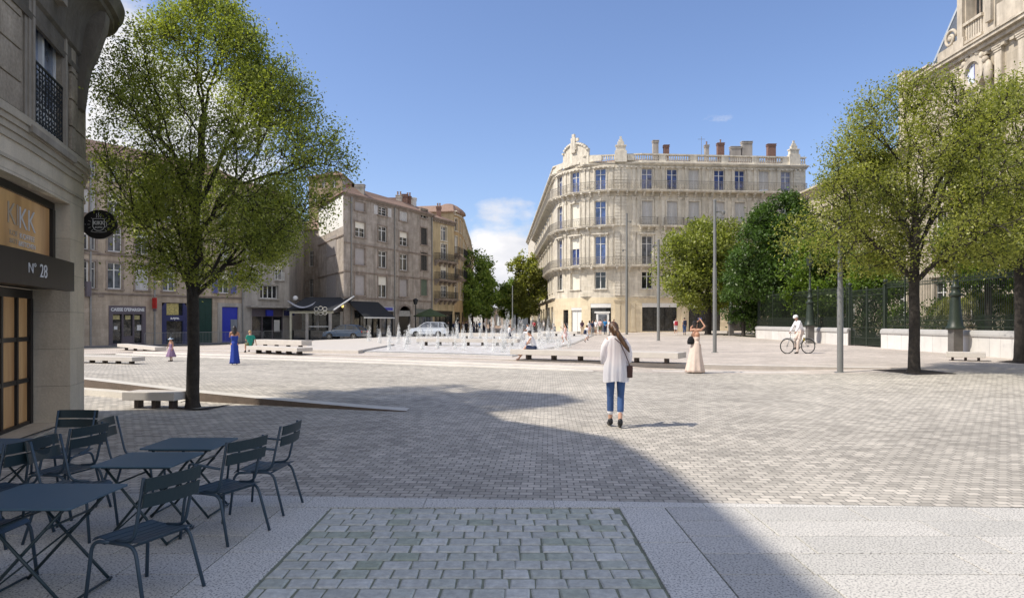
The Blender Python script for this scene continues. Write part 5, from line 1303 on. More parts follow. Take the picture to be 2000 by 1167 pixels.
for s_ in (sb, sb+1.5, CS(-120)):
    g2 = xf_.mb(); g2.add([(s_-.13, d, z) for d, z in poly]+[(s_+.13, d, z) for d, z in poly], [tuple(range(npl-1, -1, -1)), tuple(range(npl, 2*npl))]+[(i, (i+1) % npl, npl+(i+1) % npl, npl+i) for i in range(npl)]); g2.build('bracket', M_cafe_dark, cf_b)
# horizontal joints of the old ashlar, window mouldings
g = xf_.mb()
n_ = xf_.segs(0, wo[0]-.3)
su = xf_.mb(); p, q, u, w = wo
for k in range(3):
    e = .10+.09*k; d = .025+.02*(2-k)
    su.box(p-e, p-e+.085, .003, d, u-.2, w+.02); su.box(q+e-.085, q+e, .003, d, u-.2, w+.02)
    n = 8
    for i in range(n):
        a0 = i/n; a1 = (i+1)/n; h = lambda t: w-.02+.16*math.sin(math.pi*t)+e
        su.add([(lerp(p-e, q+e, a0), d, h(a0)-.085), (lerp(p-e, q+e, a1), d, h(a1)-.085), (lerp(p-e, q+e, a1), d, h(a1)), (lerp(p-e, q+e, a0), d, h(a0)),
                (lerp(p-e, q+e, a0), .003, h(a0)-.085), (lerp(p-e, q+e, a1), .003, h(a1)-.085), (lerp(p-e, q+e, a1), .003, h(a1)), (lerp(p-e, q+e, a0), .003, h(a0))], [(0, 1, 2, 3), (3, 2, 6, 7), (0, 4, 5, 1)])
su.box(p-.34, q+.34, .003, .14, u-.26, u-.16); su.box((p+q)/2-.12, (p+q)/2+.12, .003, .24, w+.12, w+.5)
su.build('window_surround', M_cafe_trim, cf_b)
# curved strips darkening joints: thin recessed lines built as small grooves proud stones
for z in (4.95, 5.42, 5.9, 6.36):
    pass
st = xf_.mb(); z = zcs+.36
zz = [zcs+.30, 4.98, 5.43, 5.88, 6.32]
for k in range(len(zz)):
    z0 = zz[k]+.012; z1 = (zz[k+1] if k+1 < len(zz) else 6.58)-.012
    st.box(0, wo[0]-.40, .003, .03, z0, z1, seg=xf_.segs(0, wo[0]-.4)); st.box(wo[1]+.40, wo[1]+.62, .003, .05, z0, z1, seg=2); st.box(wo[1]+.66, xf_.len, .003, .035, z0, z1, seg=30)
st.build('ashlar_courses', M_cafe_old, cf_b, bevel=.006)
# the tall casement with its guard rail
mb = xf_.mb(); t = .05; d = -.07
mb.box(p+.003, p+t, d-.05, d, u, w); mb.box(q-t, q-.003, d-.05, d, u, w); mb.box(p+t, q-t, d-.05, d, w-t, w-.003); mb.box((p+q)/2-.045, (p+q)/2+.045, d-.045, d+.02, u, w-t)
mb.box(p+t, q-t, d-.05, d-.005, u, u+.42); win = mb.build('window', mat('pale grey window paint', (.62, .62, .62), .5, .06), cf_b)
mb = xf_.mb(); mb.box(p+.01, q-.01, d-.035, d-.03, u+.42, w-.01); mb.build('pane', glassmat('old glass with painted sky', (.18, .22, .30), .05, 1.0), win)  # reflected sky is put into the pale base colour of the glass
g = xf_.mb(); d = .02; n = 10
g.box(p+.01, q-.01, d-.012, d+.014, u+.86, u+.89); g.box(p+.01, q-.01, d-.01, d+.01, u+.02, u+.04); g.box(p+.01, q-.01, d-.01, d+.01, u+.78, u+.795)
for i in range(n):
    for j in range(8):
        cx = p+(q-p)*(i+.5)/n; cz = u+.08+j*.09; rr = .035; k = 7; pts = [(cx+rr*math.cos(2*math.pi*a/k*(1 if (i+j) % 2 else -1)+j)*(.6+.4*a/k), d, cz+rr*1.2*math.sin(2*math.pi*a/k+j)*(.6+.4*a/k)) for a in range(k)]
        g.tube(pts, .0065, 4)
for i in range(n+1): x = p+.012+(q-p-.024)*i/n; g.box(x-.006, x+.006, d-.006, d+.006, u, u+.86)
g.build('guard_rail', M_iron, cf_b)
# cafe glazing: lower door set deep, upper fanlight, fascia board
oL = (sL, sd1)
g = xf_.mb(); d = -.56; sE_ = sd1-.02; n = xf_.segs(sL, sE_)
zt_ = 2.22
g.box(sL, sE_, d-.06, d+.02, 2.08, zt_, seg=n); g.box(sE_-.11, sE_, d-.06, d+.03, 0, 2.08); g.box(sL, sE_, d-.06, d+.02, 0.0, .08, seg=n)
for z in (.75, 1.42): g.box(sL, sE_-.11, d-.05, d+.01, z-.035, z+.035, seg=n)
k = sE_-.11-.52
while k > sL: g.box(k-.035, k+.035, d-.055, d+.015, .08, 2.08); k -= .62
low = g.build('cafe_door', M_frame_dk, cf_b)
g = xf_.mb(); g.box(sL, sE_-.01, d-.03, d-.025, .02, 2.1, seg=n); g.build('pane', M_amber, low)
g = xf_.mb(); du = -.24; su_ = sd1-.02
g.box(sL, su_, du-.06, du+.02, 3.56, 3.675, seg=n); g.box(su_-.12, su_, du-.06, du+.03, 2.60, 3.56); up = g.build('fanlight', M_frame_dk, cf_b)
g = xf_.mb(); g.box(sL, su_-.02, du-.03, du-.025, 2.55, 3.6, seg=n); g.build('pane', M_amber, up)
# back panel closing the recess
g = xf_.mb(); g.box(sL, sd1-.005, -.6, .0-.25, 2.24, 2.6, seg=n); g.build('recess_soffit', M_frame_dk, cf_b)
sBd = CS(126); g = xf_.mb(); nb = xf_.segs(sL-.5, sBd); g.box(sL-.5, sBd, .004, .14, 2.2, 2.67, seg=nb); bd = g.build('fascia_board', M_board, cf_b)
def ontext(s, size, fac, px, z, m, parent, d, **kw):
    q = CS(px); pt, nn = fac.at(q); a = fac.at(q+.05)[0]-fac.at(q-.05)[0]
    return text(s, size, m, parent, (pt[0]+nn[0]*d, pt[1]+nn[1]*d, z), (a[0], a[1], 0), **kw)
M_let = mat('soft white cafe lettering', (.62, .62, .62), .5, .02)
M_let2 = mat('faint frosted lettering', (.42, .36, .28), .5, .02)
ontext('N°', .20, xf_, 40, 2.435, M_let, bd, .145, narrow=1.25, extr=.003, bold=-.001); ontext('28', .27, xf_, 63, 2.42, M_let, bd, .145, narrow=1.15, extr=.003)
def glyphs(px, z, s, word, mm, par, d, **kw): return ontext(word, s, xf_, px, z, mm, par, d, **kw)
glyphs(92, 3.22, .46, 'KK', M_let, up, du-.018, narrow=1.15, extr=.002); glyphs(66, 3.24, .44, 'KI', M_let2, up, du-.018, narrow=1.15, extr=.002)
glyphs(92, 2.965, .115, 'KOFFEE', M_let, up, du-.018, narrow=1.55, extr=.002, bold=.001); glyphs(92, 2.85, .105, '&KITCHEN', M_let, up, du-.018, narrow=1.35, extr=.002, bold=.001)
glyphs(67, 2.975, .11, 'KOF', M_let2, up, du-.018, narrow=1.5, extr=.002); glyphs(67, 2.86, .10, '&KIT', M_let2, up, du-.018, narrow=1.4, extr=.002)
# roof behind the cornice
pr = [tuple(p_+0) for p_ in xf_.p]; 
mb = MB(); poly = [(x, y) for x, y in pr]+[(-16, -6)]
mb.prism([(x, y) for x, y in pr]+[(-16, -6)], 7.40, 7.46); mb.build('roof', M_zinc, cf_b)
g = xf_.mb(); sa_ = S_at_Y(8.2); ss_ = [0]+[float(q) for q in xf_.S if 0 < q < sa_]+[sa_]; ez = S_at_Y(10.2)
ss_ += [float(q) for q in xf_.S if sa_ < q < ez]+[ez]; vs = []
for q in ss_: h_ = 8.7 if q <= sa_ else lerp(8.7, 7.5, (q-sa_)/(ez-sa_)); vs += [(q, .45, 7.24), (q, .5, h_-.15), (q, .62, h_), (q, -.5, h_), (q, -.6, 7.24)]
g.add(vs, [(i*5+k, i*5+k+1, (i+1)*5+k+1, (i+1)*5+k) for i in range(len(ss_)-1) for k in range(4)]); g.build('shadow_attic', M_cafe_old, cf_b)  # unseen upper storey added to shape the shadow on the paving
# hanging oval sign
Ys = 12.55; sx_, sz_ = XW(195, Ys), ZW(438.5, Ys)
hs = thing('hanging_sign', 'black oval hanging sign with a steaming cup emblem on the cafe corner', 'sign', (sx_, Ys, sz_))
mb = MB(); a_, b_ = 33.5*Ys/F, 28.5*Ys/F; n = 40
def ellpts(a, b, y): return [(sx_+a*math.cos(2*math.pi*i/n), y, sz_+b*math.sin(2*math.pi*i/n)) for i in range(n)]
f_, k_ = ellpts(a_, b_, Ys-.03), ellpts(a_, b_, Ys+.03); mb.add(f_+k_, [tuple(range(n)), tuple(range(2*n-1, n-1, -1))]+[(i, n+i, n+(i+1) % n, (i+1) % n) for i in range(n)])
M_sign = mat('black enamel sign', (.008, .008, .01), .4, .05)
mb.build('sign_plate', M_sign, hs)
mb = MB(); x_ = XW(158, Ys); mb.box(x_-.02, x_+.16, Ys-.028, Ys+.028, sz_-.14, sz_+.14); mb.box(x_-.25, x_-.02, Ys-.02, Ys+.02, sz_-.03, sz_+.03); mb.build('bracket', M_sign, hs)
mb = MB(); y = Ys-.036; U = Ys/F
def ln(pts, r=.0042): mb.tube([(sx_+px*U, y, sz_+pz*U) for px, pz in pts], r, 5)
cupx = 0; ln([(-11, 11), (-11.5, -4), (-8, -10), (-3, -12), (3, -12), (8, -10), (11.5, -4), (11, 11), (-11, 11)], .006)
ln([(11, 5), (15, 4), (16, -1), (14, -5), (11, -6)], .005)
for k in (-4, 0, 4): ln([(k-1, 13), (k+.8, 16), (k-.6, 19), (k+.4, 21+(k == 0)*2)])
for an in range(-2, 3):
    for s in (-1, 1): an_ = an*.42; ln([(s*(17+1*(s > 0))*math.cos(an_), 17*math.sin(an_)*.8), (s*(22+1*(s > 0))*math.cos(an_), 22*math.sin(an_)*.8)], .003)
for i in range(-6, 6): ln([(i*2.6+.3, -15.5+.05*i*i), (i*2.6+2.2, -15.5+.05*(i+.8)**2)], .004)
ln([(-27, 0), (-26, 0)], .006); ln([(27, 0), (28, 0)], .006)
mb.build('cup_emblem', M_let, hs)
text('KIKK', .095, M_let, hs, (sx_, Ys-.034, sz_+.025), (1, 0, 0), narrow=.95, extr=.003, bold=.002); text('KOFFEE', .05, M_let, hs, (sx_, Ys-.034, sz_-.055), (1, 0, 0), narrow=.8, extr=.003)
# ------------------------------------------------------------------ cafe chairs and tables
def arc(pts, n=5, r=.06):
    """rounded polyline"""
    out = [Vector(pts[0])]
    for i in range(1, len(pts)-1):
        p = Vector(pts[i]); a = (Vector(pts[i-1])-p); b = (Vector(pts[i+1])-p); ra = min(r, a.length*.45, b.length*.45); s = p+a.normalized()*ra; e = p+b.normalized()*ra
        for k in range(n+1): t = k/n; out.append(s*(1-t)**2+p*2*t*(1-t)+e*t*t)
    out.append(Vector(pts[-1])); return out
def make_chair(label, loc, rz, arms=False, m=None):
    m = m or M_chair; root = thing('cafe_chair', label, 'chair', loc, rz, 'metal chairs on the cafe terrace'); W = .20; S = .395
    for s in (-1, 1):      # front leg, side rail under the seat and rear leg are one bent tube: split where leg meets rail
        mb = MB(); mb.tube(arc([(s*(W+.02), .235, 0), (s*W, .20, S-.03), (s*W, .05, S-.022)], 5, .07), .0115, 8); mb.build('leg', m, root, world=False, smooth=True)
        mb = MB(); mb.tube(arc([(s*W, .05, S-.022), (s*W, -.15, S-.022), (s*(W+.025), -.255, 0)], 5, .07), .0115, 8); mb.build('leg', m, root, world=False, smooth=True)
        mb = MB(); mb.tube(arc([(s*(W-.012), .02, S-.012), (s*(W-.012), -.13, S), (s*(W-.005), -.215, .78)], 6, .09), .0105, 8); mb.build('back_upright', m, root, world=False, smooth=True)
        if arms:
            mb = MB(); mb.tube(arc([(s*(W+.02), -.17, .58), (s*(W+.03), .10, .60), (s*(W+.012), .15, .585), (s*W, .17, S-.02)], 5, .05), .010, 8); mb.build('armrest', m, root, world=False, smooth=True)
    mb = MB(); n = 7          # seat: curved slats
    prof = lambda u: (-.19+.40*u, S+.006-.018*math.sin(math.pi*min(1, u*1.05))-(.035*max(0, (u-.86)/.14)**2))
    for k in range(n):
        u0 = k/n+.008; u1 = (k+1)/n-.008; q = []
        for i in range(4): u = lerp(u0, u1, i/3); q.append(prof(u))
        vs = []; 
        for (y, z) in q: vs += [(-W+.004, y, z), (W-.004, y, z), (W-.004, y, z-.006), (-W+.004, y, z-.006)]
        fs = [(0, 3, 2, 1), (12, 13, 14, 15)]
        for i in range(3): a = i*4; b = a+4; fs += [(a, a+1, b+1, b), (a+1, a+2, b+2, b+1), (a+2, a+3, b+3, b+2), (a+3, a, b, b+3)]
        mb.add(vs, fs)
    mb.build('seat', m, root, world=False)
    mb = MB(); mb.tube([(-W, .12, S-.03), (W, .12, S-.03)], .008, 6); mb.tube([(-W, -.12, S-.03), (W, -.12, S-.03)], .008, 6); mb.build('cross_bar', m, root, world=False, smooth=True)
    for (z0, z1) in ((.605, .688), (.702, .782)):
        mb = MB(); vs = []; k = 10
        for i in range(k+1):
            t = i/k*2-1; x = t*(W+.008); y = -.205-.012+.022*(1-t*t)*-1-(z0-.6)*.17
            e = 1-.12*(abs(t) > .98)
            vs += [(x, y+.006, z0), (x, y-.006, z0), (x, y-.006-(z1-z0)*.17, z1), (x, y+.006-(z1-z0)*.17, z1)]
        fs = [(0, 1, 2, 3), (k*4+3, k*4+2, k*4+1, k*4)]
        for i in range(k):
            a = i*4; b = a+4
            for j in range(4): fs.append((a+j, b+j, b+(j+1) % 4, a+(j+1) % 4))
        mb.add(vs, fs); mb.build('backrest', M_chair_dk, root, world=False, smooth=False)
    return root
def A(deg): return R(deg-90)
chairs = [
    ((-2.30, 4.33), 159, False, 'nearest chair, its full seat and legs in view, right of the front table'),
    ((-2.30, 5.53), 158, True, 'armchair right of the middle table, just behind the nearest chair'),
    ((-2.24, 6.30), 176, True, 'chair seen exactly in profile, farthest right, beside the rear table'),
    ((-3.42, 4.42), 2, False, 'chair cut by the left edge of the picture in front of the front table'),
    ((-4.0, 5.42), 172, False, 'chair with its back to the middle table, at the left edge behind the front table'),
    ((-3.50, 5.52), 4, False, 'chair tucked in on the left side of the middle table'),
    ((-3.98, 6.18), 170, True, 'dark armchair pulled up to the right side of the leftmost table'),
    ((-4.52, 6.95), 268, False, 'chair facing the viewer behind the leftmost table, against the stone pier'),
    ((-3.62, 6.62), 12, False, 'pale looking chair left of the rear table, just beyond the dark armchair'),
    ((-4.75, 5.15), 92, False, 'chair mostly hidden at the left edge below the leftmost table')]
for (x, y), ang, arms, lab in chairs: make_chair(lab, (x, y, 0), A(ang), arms)
def make_table(label, loc, w, d, h=.615, rz=0):
    root = thing('cafe_table', label, 'table', loc, rz, 'square folding tables on the cafe terrace')
    mb = MB(); r = .03; poly = []
    for (cx, cy, a0) in ((w/2-r, d/2-r, 0), (-w/2+r, d/2-r, 90), (-w/2+r, -d/2+r, 180), (w/2-r, -d/2+r, 270)):
        for k in range(6): a = R(a0+k*18); poly.append((cx+r*math.cos(a), cy+r*math.sin(a)))
    mb.prism(poly, h-.012, h); mb.build('tabletop', M_table, root, world=False, bevel=.002)
    mb = MB()
    for s in (-1, 1): mb.box(-w*.42, w*.42, s*d*.36-.012, s*d*.36+.012, h-.035, h-.0125)
    mb.build('under_frame', M_chair_dk, root, world=False)
    for s in (-1, 1):
        for t in (-1, 1):
            mb = MB(); yy = s*d*.36+t*.012
            mb.tube([(t*w*.36, yy, h-.03), (-t*w*.40, yy, .005)], .0105, 7); mb.build('leg', M_chair_dk, root, world=False, smooth=True)
    mb = MB()
    for t in (-1, 1): mb.tube([(t*w*.40, -d*.36, .02), (t*w*.40, d*.36, .02)], .009, 6); mb.tube([(t*w*.22, -d*.36, .47), (t*w*.22, d*.36, .47)], .008, 6)
    mb.tube([(-w*.40, -d*.36, .02), (w*.2, d*.36, .44)], .006, 5)
    mb.build('stretcher', M_chair_dk, root, world=False, smooth=True); return root
make_table('front table, nearest to the viewer at the bottom left', (-2.92, 4.33, 0), .70, .63)
make_table('middle table with a chair at each side, one row behind the front table', (-2.87, 5.48, 0), .62, .58)
make_table('rear table, farthest from the viewer, beside the chair seen in profile', (-2.88, 6.20, 0), .64, .57)
make_table('leftmost table cut by the left edge of the picture in front of the stone pier', (-4.55, 6.10, 0), .72, .70)

# ------------------------------------------------------------------ benches
def make_bench(label, c, L, ang, h=.38, th=.17, dep=.62, nleg=5, group='pale stone slab benches'):
    x, y, z = c; root = thing('stone_bench', label, 'bench', (x, y, z), ang, group)
    mb = MB(); mb.box(-L/2, L/2, -dep/2, dep/2, h-th, h); mb.build('seat', M_bench, root, world=False, bevel=.012)
    for i in range(nleg):
        u = -L/2+L*(i+.5)/nleg; mb = MB(); mb.box(u-.045, u+.045, -dep*.16, dep*.16, -.05, h-th+.001-.003); mb.build('leg', M_bench_leg, root, world=False)
    return root
def bench_px(label, pxa, pya, pxb, pyb, **k):
    """end points of the front legs' feet line"""
    a = Vector(PG(pxa, pya)); b = Vector(PG(pxb, pyb)); c = (a+b)/2; ang = math.atan2(b.y-a.y, b.x-a.x); dep = k.get('dep', .62)
    c = c+Vector((-math.sin(ang), math.cos(ang), 0))*dep*.34; c.z = gz(c.x, c.y) 
    return make_bench(label, tuple(c), (b-a).length, ang, **k)
bench_px('long bench nearest the fountain on which the reading woman sits', 1000, 704, 1327, 711, nleg=6, h=.42, th=.21, dep=1.1)
bench_px('long low bench at the left, beside the stone pier of the cafe', 110, 707, 262, 711, nleg=6, h=.30, th=.17)
bench_px('bench left of the child with the hat, in front of the bank', 232, 683, 306, 685.5, nleg=4, h=.36, th=.2)
bench_px('bench beside the woman in the blue dress, nearer of the two overlapping ones', 486, 688, 585, 692, nleg=5, h=.38, th=.18, dep=.9)
bench_px('bench behind the one beside the woman in blue', 500, 678, 592, 680, nleg=4, h=.5, th=.3, dep=.8)
bench_px('bench in the cafe building shadow beside the foot of the big lime green tree', 243, 797, 345, 799, nleg=3, h=.33, th=.16, dep=.5)
bench_px('bench standing alone in front of the garden wall at the right', 1848, 703.5, 1925, 705.5, nleg=3, h=.34, th=.2, dep=.7)
bench_px('long bench in the middle of the water jets, nearer row', 815, 676, 1012, 677, nleg=7, h=.5, th=.22, dep=.9)
bench_px('long bench behind the water jets, farther row', 895, 662, 1062, 662, nleg=6, h=.55, th=.3, dep=.9)
bench_px('bench behind the jets below the people in the avenue', 1058, 657, 1128, 657, nleg=4, h=.55, th=.25, dep=.9)
bench_px('small bench at the foot of the olive tinted tree', 1390, 655, 1421, 655, nleg=2, h=.45, th=.25, dep=.9)
bench_px('short bench left of the pink dressed girl', 1042, 667, 1096, 667, nleg=3, h=.4, th=.2, dep=.9)

# ------------------------------------------------------------------ tree pits
def pit(px0, py0, px1, py1, pts, nm='tree_pit'):
    mb = MB(); poly = [PG(*p)[:2] for p in pts]
    vs = [(x, y, gz(x, y)+.012) for x, y in poly]; mb.add(vs, [tuple(range(len(vs)))]); return tag(mb.build(nm, M_soil), kind='structure')
pit(0, 0, 0, 0, [(1702, 722), (1785, 731.5), (1872, 730), (1790, 720.5)]); pit(0, 0, 0, 0, [(1946, 706), (2030, 712.5), (2060, 707), (1975, 703.5)])
pit(0, 0, 0, 0, [(318, 794), (370, 801), (455, 789), (405, 783.5)])

# ------------------------------------------------------------------ poles and lamp posts
def pole(label, px, pyb, pyt, w, z=None, arm=False, spots=False):
    x, y, z = PG(px, pyb); h = ZW(pyt, y)-z; r = w/F*y/2; root = thing('steel_pole', label, 'pole', (x, y, z), 0, 'tall round steel poles on the square')
    mb = MB(); mb.lathe([(r, -.05), (r, h*.55), (r*.8, h*.57), (r*.74, h)], (0, 0, 0), 16); mb.build('shaft', M_steel, root, world=False, smooth=True, angle=40)
    mb = MB(); mb.lathe([(r*1.9, -.04), (r*1.9, .015), (r*1.2, .03)], (0, 0, 0), 16); mb.build('base_plate', M_steel, root, world=False)
    if spots:
        for k, (dz, s) in enumerate(spots):
            mb = MB(); mb.box(min(0, s*.4), max(0, s*.4), -.03, .03, h*dz-.03, h*dz+.03); mb.lathe([(.07, -.10), (.10, .0), (.10, .08), (.04, .11)], (s*.42, 0, h*dz-.05), 10); mb.build('spotlight', M_steel, root, world=False)
    mb = MB(); mb.lathe([(r*.9, 0), (r*.9, .06), (r*.3, .1)], (0, 0, h), 12); mb.build('cap', M_steel, root, world=False); return root
pole('thick steel pole standing by itself left of the yellow green tree', 1641, 727, 432, 11.5)
pole('steel pole just right of the woman photographing with raised arms', 1396, 688, 393, 7.5, spots=((.93, 1),))
pole('steel pole between the two wide windows of the corner building', 1286, 665, 470, 6, spots=((.95, -1),))
pole('farthest steel pole, at the rusticated pilasters of the corner building', 1224, 653, 418, 5, spots=((.94, 1), (.7, -1)))
pole('thin steel pole rising among the water jets', 1001, 668, 560, 2.2)
def lamp(label, px, Y, pyb, ptop):
    x = XW(px, Y); z = gz(x, Y); root = thing('street_lamp', label, 'lamp post', (x, Y, z), 0, 'green ornate lamp posts at the garden wall'); h = ZW(ptop, Y)-z
    mb = MB(); mb.box(-.21, .21, -.21, .21, -.05, 1.12); mb.box(-.25, .25, -.25, .25, 1.12, 1.16); mb.build('pedestal', mat('dark stone pedestal', (.14, .13, .12), .8, .2), root, world=False)
    mb = MB(); mb.lathe([(.38, 1.16), (.40, 1.22), (.33, 1.30), (.27, 1.6), (.22, 2.3), (.19, 2.62), (.27, 2.68), (.27, 2.74), (.17, 2.82), (.15, 3.0), (.20, 3.06), (.13, 3.14), (.10, 3.5), (.14, 3.56), (.08, 3.64), (.06, h-.9), (.09, h-.85), (.05, h-.8)], (0, 0, 0), 14)
    mb.build('shaft', M_iron_green, root, world=False, smooth=True, angle=50)
    ln_ = MB(); ln_.lathe([(.08, h-.8), (.2, h-.72), (.26, h-.3), (.28, h-.26), (.1, h-.08), (.03, h+.1)], (0, 0, 0), 8); ln_.build('lantern', M_iron_green, root, world=False); return root
lamp('green ornate lamp post behind the cyclist', 1582, 46.2, 667, 497); lamp('stout green lamp post at the garden wall between the slim tree and the right edge', 1866, 31.2, 700, 405)
lamp('distant green lamp post right of the olive tinted tree', 1428, 66, 655, 560)

# ------------------------------------------------------------------ garden wall, railing and gate
XWALL = 20.6
def gwall(label, y0, y1, curve=False):
    root = thing('garden_wall', label, 'wall', (XWALL, (y0+y1)/2, 0)); 
    f = Fac([(XWALL, y1), (XWALL, y0)]) if not curve else Fac([(XWALL+6, y1+7), (XWALL+2.2, y1+4.6), (XWALL+.5, y1+2), (XWALL, y1), (XWALL, y0)])
    zb_ = lambda: gz(XWALL, (y0+y1)/2)
    g = f.mb(); 
    for i in range(int(f.len/1.35)+1):
        a, b = i*1.35, min(f.len, (i+1)*1.35)
        if b-a < .05: continue
        p_, _ = f.at((a+b)/2); g.box(a+.004, b-.004, -.42, .0, gz(p_[0], p_[1])-.2, 1.05)
    g.build('wall_body', M_wallstone, root, uv=True)
    g = f.mb(); 
    i = 0
    while i*1.35 < f.len-.05:
        a, b = i*1.35, min(f.len, (i+1)*1.35); i += 1
        vs = []; pr = [(.06, 1.052), (.06, 1.14), (.02, 1.26), (-.08, 1.32), (-.34, 1.32), (-.46, 1.22), (-.46, 1.052)]
        n = len(pr); vs = [(a+.004, d, z) for d, z in pr]+[(b-.004, d, z) for d, z in pr]
        g.add(vs, [tuple(range(n)), tuple(range(2*n-1, n-1, -1))]+[(j, n+j, n+(j+1) % n, (j+1) % n) for j in range(n)])
    g.build('coping', M_wallstone, root); return f
fa = gwall('pale stone garden wall left of the iron gate, behind the cyclist', 42.4, 58, True)
fb = gwall('pale stone garden wall from the iron gate to the right edge', 14, 38.6)
def railing(label, f, a, b, name='iron_fence', z0=1.33, h=2.55, off=-.21):
    root = thing(name, label, 'fence', (XWALL+.2, f.at((a+b)/2)[0][1], 1.3)); g = f.mb(); s = a+.06
    while s < b: g.box(s-.008, s+.008, off-.008, off+.008, z0, z0+h-.1); g.add([(s-.022, off, z0+h-.1), (s, off-.022, z0+h-.1), (s+.022, off, z0+h-.1), (s, off+.022, z0+h-.1), (s, off, z0+h+.06)], [(0, 1, 4), (1, 2, 4), (2, 3, 4), (3, 0, 4)]); s += .135
    s = a+.127
    while s < b: g.box(s-.008, s+.008, off-.008, off+.008, z0, z0+.62); g.add([(s-.02, off, z0+.62), (s+.02, off, z0+.62), (s, off, z0+.74)], [(0, 1, 2)]); s += .135
    g.build('bars', M_iron_green, root)
    g = f.mb(); n = f.segs(a, b) if f.smooth else 1
    for z in (.12, .42, h-.36, h-.2): g.box(a, b, off-.02, off+.02, z0+z, z0+z+.04)
    s = a+.06
    while s < b: g.add([(s+.0675+.05*math.cos(k*math.pi/3), off, z0+h-.27+.055*math.sin(k*math.pi/3)) for k in range(6)]+[(s+.0675+.034*math.cos(k*math.pi/3), off, z0+h-.27+.038*math.sin(k*math.pi/3)) for k in range(6)], [(k, (k+1) % 6, 6+(k+1) % 6, 6+k) for k in range(6)]); s += .135
    g.build('rail', M_iron_green, root)
    s = a+2.0
    while s < b-.5:
        g = f.mb(); g.box(s-.03, s+.03, off-.03, off+.03, z0, z0+h+.1); g.ell((s, off, z0+h+.16), (.055, .055, .07), 8, 6); g.box(s-.02, s+.02, off-.45, off-.03, z0+.9, z0+.94); g.build('post', M_iron_green, root); s += 4.05
    return root
railing('long green iron railing on the garden wall left of the gate', fa, 6.5, fa.len)
railing('tall green iron railing on the garden wall at the right', fb, 0, fb.len, h=2.6)
gt = thing('iron_gate', 'green iron double gate between the two garden walls', 'gate', (XWALL+.2, 40.5, .2))
gf2 = Fac([(XWALL, 42.4), (XWALL, 38.6)]); zg = gz(XWALL, 40.5)
for s in (-.12, gf2.len+.12):
    g = gf2.mb(); g.box(s-.16, s+.16, -.35, -.03, zg-.1, 1.2); g.build('pier', mat('dark stone pedestal', (0, 0, 0)), gt); g = gf2.mb(); g.box(s-.07, s+.07, -.26, -.12, 1.2, 3.75); g.box(s-.1, s+.1, -.3, -.08, 3.75, 3.83); g.ell((s, -.19, 3.98), (.12, .12, .14), 10, 7); g.build('post', M_iron_green, gt)
for k in range(2):
    a = .08+k*(gf2.len/2-.04); b = a+gf2.len/2-.12; g = gf2.mb(); s = a
    while s <= b: g.box(s-.011, s+.011, -.2, -.178, zg+.08, 3.62); s += .125
    for z in (.1, .5, 1.1, 3.0, 3.3): g.box(a-.02, b+.02, -.215, -.17, zg+z, zg+z+.04)
    s = a+.06
    while s <= b: g.box(s-.008, s+.008, -.195, -.182, zg+.12, zg+.9); s += .125
    g.box(a-.03, a+.03, -.22, -.16, zg+.05, 3.7); g.box(b-.03, b+.03, -.22, -.16, zg+.05, 3.7); g.build('gate_leaf', M_iron_green, gt)
# ground inside the garden
mb = MB(); mb.quad((21.1, 12, .35), (40, 12, .35), (40, 75, .4), (21.1, 75, .4)); tag(mb.build('garden_ground', mat('dark garden soil', (.05, .05, .03), .95, .4, 3, .6, 30)), kind='structure')

# ------------------------------------------------------------------ road and barriers
def roadstrip(name, pa, pb, w, m, dz):
    a = Vector(pa); b = Vector(pb); n = 40; t = (b-a).normalized(); o = Vector((-t.y, t.x)); mb = MB(); vs = []
    for i in range(n+1):
        for j in range(5): p = a+(b-a)*i/n+o*w*(j/4); vs.append((p.x, p.y, zpz(p.x, p.y)+dz))
    mb.add(vs, [(i*5+j, (i+1)*5+j, (i+1)*5+j+1, i*5+j+1) for i in range(n) for j in range(4)]); return tag(mb.build(name, m), kind='structure')
dn = dd.normalized(); on = Vector((dn.y, -dn.x))
r0_ = q0-dn*30+on*11.0; r1_ = q1+dn*28+on*11.0
roadstrip('road', tuple(r0_), tuple(r1_), 7.0, M_asphalt, .02)
k0 = q0-dn*30+on*3.9; k1 = q1+dn*12+on*3.9
roadstrip('pavement', tuple(k0), tuple(k1), 3.8, mat('grey street pavement', (.27, .26, .25), .85, .15, 2, .3, 60), .03)
roadstrip('road_edge', tuple(q0-dn*30+on*11.5), tuple(q1+dn*28+on*11.5), .3, M_kerb, .05)
def make_barrier(loc, rz):
    root = thing('crowd_barrier', 'galvanised crowd barrier in the row between the shops and the road', 'barrier', loc, rz, 'crowd barriers lined up along the shops'); L = 2.3
    mb = MB(); mb.tube(arc([(-L/2, 0, .12), (-L/2, 0, 1.08), (L/2, 0, 1.08), (L/2, 0, .12)], 4, .15), .022, 6); mb.tube([(-L/2, 0, .2), (L/2, 0, .2)], .016, 5)
    mb.build('frame', M_galv, root, world=False)
    mb = MB()
    for i in range(1, 16): x = -L/2+L*i/16; mb.tube([(x, 0, .2), (x, 0, 1.08)], .010, 4)
    mb.build('bars', M_galv, root, world=False)
    for s in (-1, 1): mb = MB(); mb.box(s*L*.42-.025, s*L*.42+.025, -.3, .3, 0, .03); mb.box(s*L*.42-.02, s*L*.42+.02, -.02, .02, .03, .2); mb.build('foot', M_galv, root, world=False)
    return root
first = None; ba = q0+dn*3+on*4.6; angb = math.atan2(dn.y, dn.x)
for i in range(15):
    p = ba+dn*i*2.42; loc = (p.x, p.y, zpz(p.x, p.y)+.03)
    if first is None: first = make_barrier(loc, angb)
    else: dup(first, loc, angb+random.uniform(-.06, .06))

